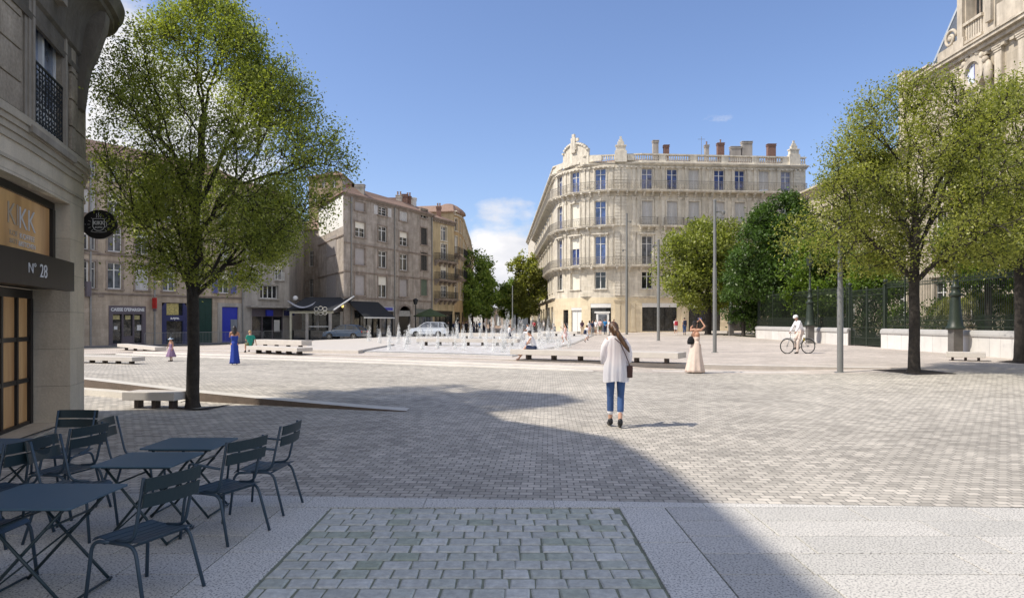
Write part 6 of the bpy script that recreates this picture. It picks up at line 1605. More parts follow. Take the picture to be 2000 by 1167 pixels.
# ------------------------------------------------------------------ cafe pergola, parasol, street lamp by the taupe building
kx0, kx1 = XW(600, 72), XW(645, 72)
kz = zpz(kx0, 72); kp = thing('terrace_shelter', 'glazed cafe terrace shelter with a white sail, left of the charcoal awning', 'shelter', ((kx0+kx1)/2, 73, kz))
for (x, y) in ((kx0, 72), (kx1, 72), (kx0, 76), (kx1+.2, 76)):
    mb = MB(); mb.box(x-.14, x+.14, y-.14, y+.14, kz, 3.0+kz); mb.build('post', M_wall_pale, kp)
mb = MB(); mb.box(kx0-1.8, kx1+.3, 71.85, 72.15, 2.75+kz, 3.05+kz); mb.box(kx0-1.8, kx0-1.6, 71.9, 72.1, kz, 2.75+kz); mb.build('beam', mat('cream beam', (.50, .48, .36), .7), kp)
mb = MB(); mb.add([(kx0-2.2, 71.6, 3.05+kz), (kx1+.5, 71.6, 3.05+kz), (kx1+1.4, 77, 4.6+kz), (kx0-1.6, 77, 4.6+kz), (kx0-2.2, 71.6, 3.0+kz), (kx1+.5, 71.6, 3.0+kz), (kx1+1.4, 77, 4.55+kz), (kx0-1.6, 77, 4.55+kz)], [(0, 1, 2, 3), (4, 7, 6, 5), (0, 4, 5, 1), (1, 5, 6, 2)]); mb.build('roof', M_awning, kp)
mb = MB(); mb.tube([(kx1+.45, 71.6, 3.1+kz), (kx1+1.35, 76.8, 4.7+kz)], .09, 5); mb.build('roof_edge', M_whitepaint, kp)
mb = MB(); vs = []; n = 8
for i in range(n+1):
    for j in range(5): u = i/n; v = j/4; vs.append((kx0-1.9+u*2.7, 71.2+v*1.2, 4.1+kz-.9*math.sin(math.pi*u)*.6-v*.1-.5*u*(1-v)))
mb.add(vs, [(i*5+j, (i+1)*5+j, (i+1)*5+j+1, i*5+j+1) for i in range(n) for j in range(4)]); mb.build('sail', mat('pale grey sail', (.42, .42, .43), .8), kp, smooth=True)
for bb_ in ((kx0-1.8, 76, 76.1, 2.9), (kx0-1.7, 72.3, 72.34, 1.0)): mb = MB(); mb.box(bb_[0], kx1+.2, bb_[1], bb_[2], kz, bb_[3]+kz); mb.build('glazing', M_pane_dark, kp)
mb = MB(); mb.box(kx0+.1, kx1-.1, 72.0, 72.05, 1.35+kz, 1.42+kz); mb.build('rail', M_whitepaint, kp)
mb = MB()
cxs, czs = XW(626.5, 71.6), 3.0+kz
for k, c in enumerate(((-.45, .2), (0, .28), (.45, .2), (-.45, -.2), (0, -.25), (.45, -.2))): mb.tube([(cxs+c[0]+.2*math.cos(a*math.pi/4)*(1.1), 71.55, czs+c[1]+.2*math.sin(a*math.pi/4)) for a in range(9)], .035, 5)
mb.build('ring_emblem', mat('pale sign metal', (.52, .50, .44), .5), kp)
wl = thing('wall_lamp', 'white globe lamp at the corner of the alley above the terrace shelter', 'lamp', (XW(577, 76), 76, 5))
mb = MB(); mb.ell((XW(577, 76), 76, ZW(582, 76)), (.30, .3, .28), 10, 8); mb.build('lamp_globe', M_whitepaint, wl, smooth=True); mb = MB(); mb.tube([(XW(577, 76), 76, ZW(582, 76)-.2), (XW(585, 76)+.2, 76.1, ZW(586, 76)-.1), (XW(588, 76), 77.4, ZW(590, 76))], .04, 5); mb.build('bracket', M_iron, wl)
M_warm, nt_, b_ = newmat('warm lit wall lamp'); b_.inputs['Base Color'].default_value = (.8, .6, .2, 1); b_.inputs['Emission Color'].default_value = (1, .7, .2, 1); b_.inputs['Emission Strength'].default_value = 1.6
yl = thing('wall_lamp', 'small lit yellow lamp between the shelter and the charcoal awning', 'lamp', (XW(669, 76), 75.6, 3.2))
mb = MB(); mb.ell((XW(669, 75.6), 75.6, ZW(597, 75.6)), (.14, .12, .2), 8, 6); mb.build('lamp_shade', M_warm, yl, smooth=True); mb = MB(); mb.box(XW(669, 75.6)-.03, XW(669, 75.6)+.03, 75.7, 76.2, ZW(597, 75.6)+.1, ZW(597, 75.6)+.16); mb.build('bracket', M_iron, yl)
x, y = XW(840, 84), 84; z = zpz(x, y); pr_ = thing('parasol', 'large moss green parasol in front of the taupe building', 'parasol', (x, y, z))
mb = MB(); n = 8; R_ = 33*y/F; zt = ZW(602, y)-z; ze = ZW(616, y)-z
mb.add([(0, 0, zt)]+[(R_*math.cos(2*math.pi*(i+.5)/n), R_*math.sin(2*math.pi*(i+.5)/n), ze) for i in range(n)]+[(R_*math.cos(2*math.pi*(i+.5)/n), R_*math.sin(2*math.pi*(i+.5)/n), ze-.14) for i in range(n)], [(0, 1+i, 1+(i+1) % n) for i in range(n)]+[(1+i, 1+n+i, 1+n+(i+1) % n, 1+(i+1) % n) for i in range(n)]); mb.build('canopy', M_parasol, pr_, world=False)
mb = MB(); mb.tube([(0, 0, 0), (0, 0, zt-.05)], .04, 6); mb.box(-.4, .4, -.4, .4, 0, .08); mb.build('pole', M_iron, pr_, world=False)
x, y = XW(811.5, 82), 82; z = zpz(x, y); sl_ = thing('street_lamp', 'dark square lantern on a slim post left of the green parasol', 'lamp post', (x, y, z))
mb = MB(); h = ZW(594, y)-z; mb.tube([(0, 0, 0), (0, 0, h)], [.09, .05], 8); mb.build('post', M_iron, sl_, world=False); mb = MB(); mb.lathe([(.18, h), (.32, h+.5), (.34, h+.52), (.1, h+.7)], (0, 0, 0), 4); mb.build('lantern', M_iron, sl_, world=False)

# ------------------------------------------------------------------ fountain
M_wet = mat('wet pale stone', (.50, .485, .46), .25, .12, 2, .15, 30, spec=.6)
fp = [(px, py) for px, py in ((700, 688), (800, 690.5), (900, 693), (1000, 696.5), (1120, 672), (1160, 655), (1010, 648), (860, 650), (740, 655))]
fpl = [PG(px, py)[:2] for px, py in fp]
ft = thing('fountain', 'flat stone fountain plinth covered by a thin sheet of white water', 'fountain', (fpl[3][0], fpl[3][1]+6, .2))
mb = MB(); mb.prism(fpl, lambda x, y: zpz(x, y)-.1, lambda x, y: zpz(x, y)+.05); mb.build('plinth', M_wet, ft)
def watermat():
    m, nt, b = newmat('foaming water'); L = nt.links.new; tc = N(nt, 'ShaderNodeTexCoord')
    n1 = N(nt, 'ShaderNodeTexNoise', Scale=2.2, Detail=8.0, Roughness=.7); L(tc.outputs['Object'], n1.inputs['Vector'])
    rp = N(nt, 'ShaderNodeValToRGB'); rp.color_ramp.elements[0].position = .44; rp.color_ramp.elements[1].position = .62; rp.color_ramp.elements[0].color = (.46, .43, .40, 1); rp.color_ramp.elements[1].color = (.68, .67, .65, 1)
    L(n1.outputs['Fac'], rp.inputs['Fac']); L(rp.outputs['Color'], b.inputs['Base Color']); b.inputs['Roughness'].default_value = .55; b.inputs['Specular IOR Level'].default_value = .25
    bp = N(nt, 'ShaderNodeBump', Strength=.5, Distance=.03); L(n1.outputs['Fac'], bp.inputs['Height']); L(bp.outputs['Normal'], b.inputs['Normal']); return m
M_foam = watermat()
cxx = sum(p[0] for p in fpl)/len(fpl); cyy = sum(p[1] for p in fpl)/len(fpl)
mb = MB(); inn = [(cxx+(x-cxx)*.985, cyy+(y-cyy)*.985) for x, y in fpl]; vs = [(x, y, zpz(x, y)+.062) for x, y in inn]; mb.add(vs, [tuple(range(len(vs)))]); mb.build('water_sheet', M_foam, ft)
def jetmat(alpha):
    m, nt, b = newmat('spraying water'); L = nt.links.new; tc = N(nt, 'ShaderNodeTexCoord'); mp = N(nt, 'ShaderNodeMapping'); mp.inputs['Scale'].default_value = (9, 9, 2.6); L(tc.outputs['Object'], mp.inputs['Vector'])
    oi = N(nt, 'ShaderNodeObjectInfo'); va = N(nt, 'ShaderNodeVectorMath', operation='ADD'); L(mp.outputs['Vector'], va.inputs[0]); L(oi.outputs['Location'], va.inputs[1])
    n1 = N(nt, 'ShaderNodeTexNoise', Scale=1.6, Detail=5.0, Roughness=.7); L(va.outputs[0], n1.inputs['Vector'])
    mr = N(nt, 'ShaderNodeMapRange'); mr.inputs['From Min'].default_value = .44; mr.inputs['From Max'].default_value = .66; mr.inputs['To Min'].default_value = .03; mr.inputs['To Max'].default_value = alpha; L(n1.outputs['Fac'], mr.inputs['Value'])
    L(mr.outputs[0], b.inputs['Alpha']); b.inputs['Base Color'].default_value = (.88, .89, .88, 1); b.inputs['Roughness'].default_value = .25; b.inputs['Specular IOR Level'].default_value = .6; return m
M_jet = jetmat(.42); M_drop = mat('water droplets', (.78, .78, .76), .15, .03, spec=.7)
def make_jet(seed, hh, w):
    rng = random.Random(seed); root = thing('water_jet', 'white jet of water spraying up from the fountain plinth', 'water jet', (0, 0, 0), 0, 'water jets of the fountain')
    mb = MB(); k = rng.choice([3, 3, 4])
    for c in range(k):
        ox = rng.uniform(-w, w)*.5; oy = rng.uniform(-w, w)*.5; h = hh*rng.uniform(.45, .95) if c else hh; n = 9; prof = []
        for i in range(10): t = i/9; prof.append((w*(.34*(1-t)+.42*math.sqrt(max(0, 1-t**3)))*(1+rng.uniform(-.3, .3)), t*h))
        prof.append((.01, h*1.02)); lx, ly = rng.uniform(-.22, .22)*hh*.5, rng.uniform(-.2, .2)*hh*.5; mb.tube([(ox+lx*(z_/hh)**2, oy+ly*(z_/hh)**2, z_) for r_, z_ in prof], [r_*.8 for r_, z_ in prof], n)
    mb.build('water_column', M_jet, root, world=False, smooth=True)
    mb = MB()
    for i in range(150):
        t = rng.random()**.8; a = rng.uniform(0, 6.28); r = w*(.5*(1-t)+.35)*rng.random()**.4; s = rng.uniform(.008, .022); z = t*hh*1.08; c = Vector((r*math.cos(a), r*math.sin(a), z))
        v = [c+Vector((s*rng.uniform(-1, 1), s*rng.uniform(-1, 1), s*rng.uniform(-1.5, 1.5))) for _ in range(4)]; mb.add([tuple(q) for q in v], [(0, 1, 2), (0, 3, 1), (1, 3, 2), (0, 2, 3)])
    for i in range(40):
        a = rng.uniform(0, 6.28); r = w*(.4+1.6*rng.random()); s = rng.uniform(.01, .025); c = Vector((r*math.cos(a), r*math.sin(a), rng.random()**2*.25)); v = [c+Vector((s*rng.uniform(-1, 1), s*rng.uniform(-1, 1), s*rng.uniform(-1, 1))) for _ in range(4)]; mb.add([tuple(q) for q in v], [(0, 1, 2), (0, 3, 1), (1, 3, 2), (0, 2, 3)])
    mb.build('droplets', M_drop, root, world=False)['kind'] = 'stuff'; return root
protos = {}
jets = []
# (column, row of the foot, row of the top)
for px in range(722, 900, 19): jets.append((px, 672+random.uniform(-2, 3), random.uniform(634, 645)))
for px in range(716, 900, 21): jets.append((px, 660+random.uniform(-2, 2), random.uniform(632, 641)))
for px in range(760, 905, 32): jets.append((px, 684+random.uniform(-2, 2), random.uniform(650, 664)))
for px, t in ((893, 622), (918, 619), (939, 622), (960, 626), (905, 634), (978, 628), (990, 612), (1005, 640), (1015, 623), (1022, 634), (1040, 626), (1053, 619), (1062, 630), (1072, 622), (1081, 617), (1098, 626), (1108, 632), (1068, 640), (1034, 640), (950, 640)): jets.append((px, 668+random.uniform(-5, 8), t))
for px in range(910, 1120, 36): jets.append((px+random.uniform(-4, 4), 684+random.uniform(-3, 3), random.uniform(646, 660)))
for px, t in ((1000, 655), (985, 640), (1092, 655), (1112, 645), (966, 650)): jets.append((px, 690 if px < 1050 else 680, t))
for i, (px, pf, ptp) in enumerate(jets):
    x, y, z = PG(px, pf); hgt = max(.35, ZW(ptp, y)-z); key = (round(hgt*4)/4, i % 4)
    if key not in protos: protos[key] = make_jet(i+5, key[0], .13+.075*key[0]); o = protos[key]; o.location = (x, y, z+.06)
    else: o = dup(protos[key], (x, y, z+.06), random.uniform(0, 6.28))
# raised slab ramp left of the fountain
rp_ = [PG(px, py)[:2] for px, py in ((592, 688), (700, 690), (770, 676), (735, 662), (612, 668))]
zr = {0: .02, 1: .02, 2: .3, 3: .42, 4: .42}
rs = thing('stone_ramp', 'low pale stone platform left of the water jets', 'platform', (rp_[0][0]+1, rp_[0][1]+2, .2)); mb = MB()
mb.prism(rp_, lambda x, y: zpz(x, y)-.1, lambda x, y: zpz(x, y)+.16); mb.build('slab', M_bench, rs, bevel=.02)
# ------------------------------------------------------------------ people
def remesh(mb, voxel, sm=2):
    me = bpy.data.meshes.new('tmp'); me.from_pydata(mb.v, [], mb.f); ob = bpy.data.objects.new('tmp', me); COL.objects.link(ob)
    r = ob.modifiers.new('r', 'REMESH'); r.mode = 'VOXEL'; r.voxel_size = voxel
    s = ob.modifiers.new('s', 'SMOOTH'); s.iterations = sm; s.factor = .5
    bpy.context.view_layer.update(); dg = bpy.context.evaluated_depsgraph_get(); out = bpy.data.meshes.new_from_object(ob.evaluated_get(dg))
    bpy.data.objects.remove(ob); bpy.data.meshes.remove(me); return out
def put(me, name, mats, parent, extra=None):
    me.name = name; me.materials.clear()
    for m in (mats if isinstance(mats, (list, tuple)) else [mats]): me.materials.append(m)
    me.polygons.foreach_set('use_smooth', [True]*len(me.polygons)); me.update(); return link(name, me, parent)
STAND = dict(pel=(0, 0, .95), hl=(-.085, 0, .90), hr=(.085, 0, .90), kl=(-.09, .015, .50), kr=(.09, .015, .50), al=(-.09, -.02, .085), ar=(.09, -.02, .085), tl=(-.10, .13, .03), tr=(.10, .13, .03),
             ch=(0, -.01, 1.27), sl=(-.165, -.01, 1.395), sr=(.165, -.01, 1.395), el=(-.215, -.03, 1.13), er=(.215, -.03, 1.13), wl=(-.225, .05, .89), wr=(.225, .05, .89), nk=(0, 0, 1.45), hd=(0, .02, 1.585))
def walkpose(f=1.0):
    return dict(kl=(-.085, .12*f, .51), al=(-.085, .16*f, .10), tl=(-.09, .30*f, .06), kr=(.085, -.02*f, .50), ar=(.085, -.26*f, .16), tr=(.09, -.16*f, .04), wl=(-.225, -.10, .88), wr=(.225, .16, .91), el=(-.21, -.07, 1.13), er=(.21, .0, 1.12))
def person(label, loc, rz, ht=1.7, J=None, top=None, bottom=None, dress=None, hair=None, shoes=None, skin=None, vox=.016, hat=None, group=None, torso=1.0, headturn=0, child=False, slim=1.0):
    S = ht/1.70; j = {k: Vector(v) for k, v in STAND.items()}
    for k, v in (J or {}).items(): j[k] = Vector(v)
    hs_ = 1.25 if child else 1.0
    root = thing('person', label, 'person', loc, rz, group); root.scale = (S, S, S)
    skin = skin or M_skin; b = MB(); w = slim
    # body
    b.cap(j['hl'], j['hr'], .095*w, .095*w); b.cap(j['pel'], j['pel'].lerp(j['ch'], .5), .105*w, .095*w)
    c0 = j['pel'].lerp(j['ch'], .45)
    for s in (-.055, .055): 
        side = (j['sr']-j['sl']).normalized(); b.cap(c0+side*s*.8, j['ch']+side*s*1.1, .085*w, .098*w)
    b.cap(j['sl'].lerp(j['nk'], .25), j['sr'].lerp(j['nk'], .25), .055, .055); b.cap(j['nk'].lerp(j['ch'], .4), j['nk'].lerp(j['hd'], .5), .06, .047)
    for s in 'lr':
        b.cap(j['h'+s], j['k'+s], .082*w, .052*w); b.cap(j['k'+s], j['k'+s].lerp(j['a'+s], .35), .05*w, .052*w); b.cap(j['k'+s].lerp(j['a'+s], .35), j['a'+s], .05*w, .033)
        b.cap(j['a'+s]+Vector((0, 0, -.03)), j['t'+s], .036, .028); b.cap(j['s'+s], j['e'+s], .044*w, .034*w); b.cap(j['e'+s], j['w'+s], .035*w, .023)
    hd = j['hd']; nd = (hd-j['nk']).normalized(); fw = Vector((math.sin(headturn), math.cos(headturn), 0)); fw = (fw-nd*fw.dot(nd)).normalized(); rt = fw.cross(nd).normalized()
    HM = Matrix(((rt.x, fw.x, nd.x, 0), (rt.y, fw.y, nd.y, 0), (rt.z, fw.z, nd.z, 0), (0, 0, 0, 1))); hp = lambda x, y, z: hd+(rt*x+fw*y+nd*z)*hs_
    b.ell(hp(0, 0, .02), (.073*hs_, .09*hs_, .095*hs_), 14, 10, M=HM); b.ell(hp(0, .022, -.045), (.055*hs_, .062*hs_, .062*hs_), 12, 8, M=HM)
    b.cap(hp(0, .085, .0), hp(0, .104, -.022), .010, .014); b.ell(hp(0, .082, -.052), (.024, .012, .011), 8, 6)
    for s in (-1, 1): b.ell(hp(s*.074, -.005, .0), (.012, .02, .03), 8, 6, M=HM)
    hands = MB()
    for s in 'lr':
        wv = j['w'+s]; d = (wv-j['e'+s]).normalized(); pl_ = Vector((-1 if s == 'r' else 1, 0, 0)); pl_ = (pl_-d*pl_.dot(d)); pl_ = pl_.normalized() if pl_.length > .1 else d.orthogonal().normalized(); q = d.cross(pl_).normalized()
        b.cap(wv, wv+d*.075, .024, .026); 
        for k, L_ in enumerate((.062, .072, .068, .052)):
            o = wv+d*.075+q*(k-1.5)*.0165; hands.cap(o, o+d*L_*.5+pl_*.008, .0095, .0085, 6); hands.cap(o+d*L_*.5+pl_*.008, o+d*L_*.85+pl_*.03, .0085, .007, 6)
        o = wv+d*.03+q*-.024; hands.cap(o, o-q*.022+d*.035+pl_*.015, .011, .008, 6)
    me = remesh(b, vox if vox < .02 else .02, 2)
    # join fingers to the palms and tag the eyes
    bm = __import__('bmesh').new(); bm.from_mesh(me); n0 = len(bm.faces)
    t2 = bpy.data.meshes.new('t'); t2.from_pydata(hands.v, [], hands.f); bm.from_mesh(t2)
    ey = MB(); 
    for s in (-1, 1): ey.ell(hp(s*.030, .078, .012), (.012, .008, .008), 6, 5)
    ey.ell(hp(0, .092, -.052), (.022, .004, .004), 6, 5)
    t3 = bpy.data.meshes.new('t'); t3.from_pydata(ey.v, [], ey.f); n1 = len(bm.faces); bm.from_mesh(t3); bm.faces.ensure_lookup_table()
    for f in bm.faces[n1:]: f.material_index = 1
    bm.to_mesh(me); bm.free(); bpy.data.meshes.remove(t2); bpy.data.meshes.remove(t3)
    put(me, 'body', [skin, M_shoe], root)
    if top:
        m_, slv, e = top; t = MB(); hem = j['pel']+Vector((0, 0, -.02))
        t.cap(j['pel'], c0, .115*w+e, .105*w+e)
        for s in (-.06, .06): t.cap(c0+side*s*.8, j['ch']+side*s*1.15+Vector((0, 0, .03)), .092*w+e, .108*w+e)
        t.cap(j['sl'].lerp(j['nk'], .2)+Vector((0, 0, -.01)), j['sr'].lerp(j['nk'], .2)+Vector((0, 0, -.01)), .062+e*.5, .062+e*.5)
        if slv != 'none':
            for s in 'lr':
                f = .62 if slv == 'short' else 1
                t.cap(j['s'+s], j['s'+s].lerp(j['e'+s], f), .055*w+e*.8, (.047 if f < 1 else .043)*w+e)
                if slv == 'long': t.cap(j['e'+s], j['e'+s].lerp(j['w'+s], .93), .044*w+e, .033+e*.8)
        put(remesh(t, vox, 2), 'shirt', m_, root)
    if bottom:
        kind, m_ = bottom[0], bottom[1]; t = MB(); e = bottom[2] if len(bottom) > 2 else .012
        t.cap(j['hl']+Vector((0, 0, .03)), j['hr']+Vector((0, 0, .03)), .10*w+e, .10*w+e)
        f = {'trousers': 1.0, 'crop': .62, 'shorts': 0}[kind] if kind != 'skirt' else 0
        if kind != 'skirt':
            for s in 'lr':
                kf = 1 if kind != 'shorts' else .72
                t.cap(j['h'+s], j['h'+s].lerp(j['k'+s], kf), .088*w+e, (.058 if kf == 1 else .072)*w+e)
                if f: t.cap(j['k'+s], j['k'+s].lerp(j['a'+s], .35), .055*w+e, .056*w+e); t.cap(j['k'+s].lerp(j['a'+s], .35), j['k'+s].lerp(j['a'+s], f*.97), .055*w+e, (.04 if f == 1 else .047)+e)
        else:
            for s in 'lr': t.cap(j['h'+s], j['h'+s].lerp(j['k'+s], .75), .10*w+e, .09*w+e)
            t.cap(j['hl'].lerp(j['kl'], .6), j['hr'].lerp(j['kr'], .6), .08, .08)
        put(remesh(t, vox, 2), 'trousers' if kind in ('trousers', 'crop') else kind, m_, root)
    if dress:   # m, waist z, hem z, hem radius, folds, top z
        m_, zw, zh, rh, folds, ztp = dress[:6]; t = MB(); n = 36; rows_ = 12; vs = []; rng = random.Random(int(ht*100)+int(rh*1000))
        offx = dress[6] if len(dress) > 6 else 0
        for i in range(rows_+1):
            u = i/rows_; z = zw+(zh-zw)*u; r = lerp(.115*w, rh, u**.8)
            for k in range(n):
                a = 2*math.pi*k/n; fo = 1+.10*u*math.sin(folds*a+1)+.05*u*math.sin(folds*1.7*a+2)
                cx_ = j['pel'].x*(1-u)+offx*u; cy_ = j['pel'].y*(1-u)
                vs.append((cx_+r*fo*math.cos(a)*(1.12 if u < .3 else 1), cy_+r*fo*math.sin(a)*(.85+.15*u), z))
        fs = [(i*n+k, i*n+(k+1) % n, (i+1)*n+(k+1) % n, (i+1)*n+k) for i in range(rows_) for k in range(n)]
        t.add(vs, fs); o = t.build('dress' if ztp else 'skirt', m_, root, world=False, smooth=True)
        so_m = o.modifiers.new('thick', 'SOLIDIFY'); so_m.thickness = .008
        if ztp:
            t = MB(); t.cap(j['pel'], c0, .118*w, .105*w)
            for s in (-.06, .06): q = c0+side*s*.8; t.cap(q, q.lerp(j['ch']+side*s*1.15, ztp), .095*w, .11*w)
            put(remesh(t, vox, 2), 'bodice', m_, root)
    if shoes:
        t = MB()
        for s in 'lr': d = (j['t'+s]-j['a'+s]); t.cap(j['a'+s]+Vector((0, -.02, -.035)), j['t'+s], .043, .036); t.cap(j['a'+s]+Vector((0, -.015, .0)), j['a'+s]+Vector((0, -.02, -.035)), .042, .043)
        put(remesh(t, min(vox, .014), 1), 'shoes', shoes, root)
    if hair:
        m_, style = hair; t = MB(); t.ell(hp(0, -.018, .035), (.083*hs_, .092*hs_, .093*hs_), 14, 10, M=HM)
        if style != 'short': t.cap(hp(0, -.05, .02), hp(0, -.06, -.07), .078, .055)
        if style == 'long':
            for s in (-1, 1): t.cap(hp(s*.05, -.04, .0), hp(s*.06, -.06, -.20), .05, .032)
            t.cap(hp(0, -.06, -.05), hp(0, -.09, -.27), .07, .035)
        if style == 'pony': 
            t.ell(hp(0, -.105, .02), (.032, .03, .03), 8, 6); pts = [(0, -.12, .02), (.015, -.155, -.06), (.05, -.165, -.17), (.085, -.17, -.28), (.12, -.17, -.37), (.135, -.165, -.43)]; rr = [.03, .042, .045, .04, .03, .012]
            for a, b2, r1, r2 in zip(pts[:-1], pts[1:], rr[:-1], rr[1:]): t.cap(hp(*a), hp(*b2), r1, r2)
        if style == 'bun': t.ell(hp(0, -.10, .06), (.04, .04, .04), 8, 6)
        # keep the face clear
        me = remesh(t, min(vox, .013), 2)
        bm = __import__('bmesh').new(); bm.from_mesh(me)
        kill = []
        for v in bm.verts:
            r = v.co-hd; y = r.dot(fw)/hs_; z = r.dot(nd)/hs_
            if y > .035 and z < .055: kill.append(v)
        __import__('bmesh').ops.delete(bm, geom=kill, context='VERTS'); bm.to_mesh(me); bm.free(); put(me, 'hair', m_, root)
    if hat:
        m_, kind = hat; t = MB(); z0 = .05
        Mh = Matrix.Translation(hp(0, 0, 0)) @ HM
        if kind == 'sun': t.lathe([(.02, .135), (.07, .12), (.095, .06), (.10, .045), (.19, .015), (.19, .008), (.095, .035), (.08, .04)], n=16, M=Mh)
        elif kind == 'cap': t.lathe([(.02, .13), (.07, .11), (.095, .05), (.097, .035)], n=14, M=Mh); t.ell(hp(0, .11, .04), (.06, .06, .008), 8, 4, M=HM)
        else:
            t.lathe([(.015, .145), (.06, .135), (.098, .075), (.108, .03), (.104, .015), (.09, .02)], n=16, M=Mh, sy=1.2)
        o = t.build('helmet' if kind == 'helmet' else 'hat', m_, root, world=False, smooth=True)
    WLOC[root.name] = Vector(loc)
    return root, j, S
def fab(name, col, r=.85): return mat(name+' fabric', col, r, .10, 9, .3, 60)
def hairmat(name, a, b_):
    if name in MATS: return MATS[name]
    m, nt, b = newmat(name); L = nt.links.new; tc = N(nt, 'ShaderNodeTexCoord'); mp = N(nt, 'ShaderNodeMapping'); mp.inputs['Scale'].default_value = (60, 60, 6); L(tc.outputs['Object'], mp.inputs['Vector'])
    n = N(nt, 'ShaderNodeTexNoise', Scale=1.0, Detail=4.0); L(mp.outputs['Vector'], n.inputs['Vector']); rp = N(nt, 'ShaderNodeValToRGB'); rp.color_ramp.elements[0].position = .35; rp.color_ramp.elements[1].position = .65
    rp.color_ramp.elements[0].color = c4(a); rp.color_ramp.elements[1].color = c4(b_); L(n.outputs['Fac'], rp.inputs['Fac']); L(rp.outputs['Color'], b.inputs['Base Color']); b.inputs['Roughness'].default_value = .45
    bp = N(nt, 'ShaderNodeBump', Strength=.6, Distance=.01); L(n.outputs['Fac'], bp.inputs['Height']); L(bp.outputs['Normal'], b.inputs['Normal']); MATS[name] = m; return m
H_brown = hairmat('streaked brown hair', (.022, .010, .005), (.15, .075, .03)); H_dark = hairmat('dark hair', (.008, .006, .005), (.03, .02, .015)); H_blond = hairmat('fair hair', (.28, .17, .07), (.45, .30, .14)); H_grey = hairmat('grey hair', (.25, .25, .25), (.4, .4, .4))
F_white = fab('white', (.78, .77, .79)); F_lilac = fab('pale lilac white voile', (.74, .70, .76)); F_jean = fab('blue denim', (.045, .095, .23)); F_navy = fab('navy', (.02, .03, .07)); F_black = fab('black', (.012, .012, .014)); F_cream = fab('cream pink', (.66, .53, .45))
F_royal = fab('royal blue', (.02, .05, .30)); F_mauve = fab('mauve', (.26, .17, .27)); F_teal = fab('turquoise', (.02, .24, .18)); F_sky = fab('azure', (.04, .22, .50)); F_pink = fab('pale pink', (.72, .52, .50)); F_grey = fab('grey', (.28, .28, .29)); F_beige = fab('beige', (.46, .36, .27)); F_red = fab('red', (.45, .04, .06)); F_olive = fab('olive', (.12, .13, .07)); F_plum = fab('dark plum', (.06, .03, .05))
def face(px, Y):   # heading towards a place relative to the camera: degrees, 0 = away from viewer, 90 = to the left
    return R(px)
# --- the woman walking away in the middle
x, y, z = PG(1203, 833)
pose = dict(pel=(0, 0, .955), kl=(-.085, .05, .51), al=(-.083, .07, .10), tl=(-.10, .20, .035), kr=(.08, .03, .51), ar=(.055, -.13, .115), tr=(.06, -.03, .03), sl=(-.142, -.01, 1.385), sr=(.142, -.01, 1.385),
            el=(-.188, .03, 1.12), er=(.188, .03, 1.12), wl=(-.13, .24, 1.13), wr=(.13, .24, 1.12), hd=(-.03, .02, 1.58))
w_, j, S_ = person('woman walking away in a loose white blouse and cropped blue jeans, with a long ponytail', (x, y, z), R(-3), 1.70, pose,
    bottom=('crop', F_jean, .008), hair=(H_brown, 'pony'), shoes=M_shoe, vox=.009, slim=.88)
# blouse: gathered voile hanging loose, with full sleeves
t = MB(); n = 72; rowsb = [(1.478, .072, .068), (1.462, .135, .088), (1.415, .178, .104), (1.30, .180, .118), (1.2, .174, .122), (1.08, .192, .136), (.96, .214, .158), (.86, .218, .162), (.78, .214, .164), (.735, .212, .166)]
vs = []
for i, (z_, rx, ry) in enumerate(rowsb):
    u = i/(len(rowsb)-1)
    rx *= .90
    for k in range(n):
        a = 2*math.pi*k/n; fo = 1+u**.7*(.06*math.sin(11*a+1.3+u)+.04*math.sin(17*a+u*3)+.035*math.sin(5*a+3*u)); cy_ = .0+.015*u
        vs.append((rx*fo*math.cos(a)-.005*u, cy_+ry*fo*math.sin(a), z_+(.012*math.sin(3*a) if i == len(rowsb)-1 else 0)))
t.add(vs, [(i*n+k, i*n+(k+1) % n, (i+1)*n+(k+1) % n, (i+1)*n+k) for i in range(len(rowsb)-1) for k in range(n)])
def voile():
    m, nt, b = newmat('sheer white voile'); L = nt.links.new; tc = N(nt, 'ShaderNodeTexCoord'); n = N(nt, 'ShaderNodeTexNoise', Scale=14.0, Detail=3.0); L(tc.outputs['Object'], n.inputs['Vector'])
    d = N(nt, 'ShaderNodeBsdfDiffuse'); d.inputs['Color'].default_value = (.95, .93, .95, 1); tr = N(nt, 'ShaderNodeBsdfTranslucent'); tr.inputs['Color'].default_value = (.92, .89, .92, 1); tp = N(nt, 'ShaderNodeBsdfTransparent')
    bp = N(nt, 'ShaderNodeBump', Strength=.25, Distance=.01); L(n.outputs['Fac'], bp.inputs['Height']); L(bp.outputs['Normal'], d.inputs['Normal'])
    m1 = N(nt, 'ShaderNodeMixShader'); m1.inputs[0].default_value = .35; L(d.outputs[0], m1.inputs[1]); L(tr.outputs[0], m1.inputs[2]); m2 = N(nt, 'ShaderNodeMixShader'); m2.inputs[0].default_value = .10; L(m1.outputs[0], m2.inputs[1]); L(tp.outputs[0], m2.inputs[2])
    L(m2.outputs[0], nt.nodes['Material Output'].inputs['Surface']); return m
M_voile = voile(); t.build('blouse', M_voile, w_, world=False, smooth=True)
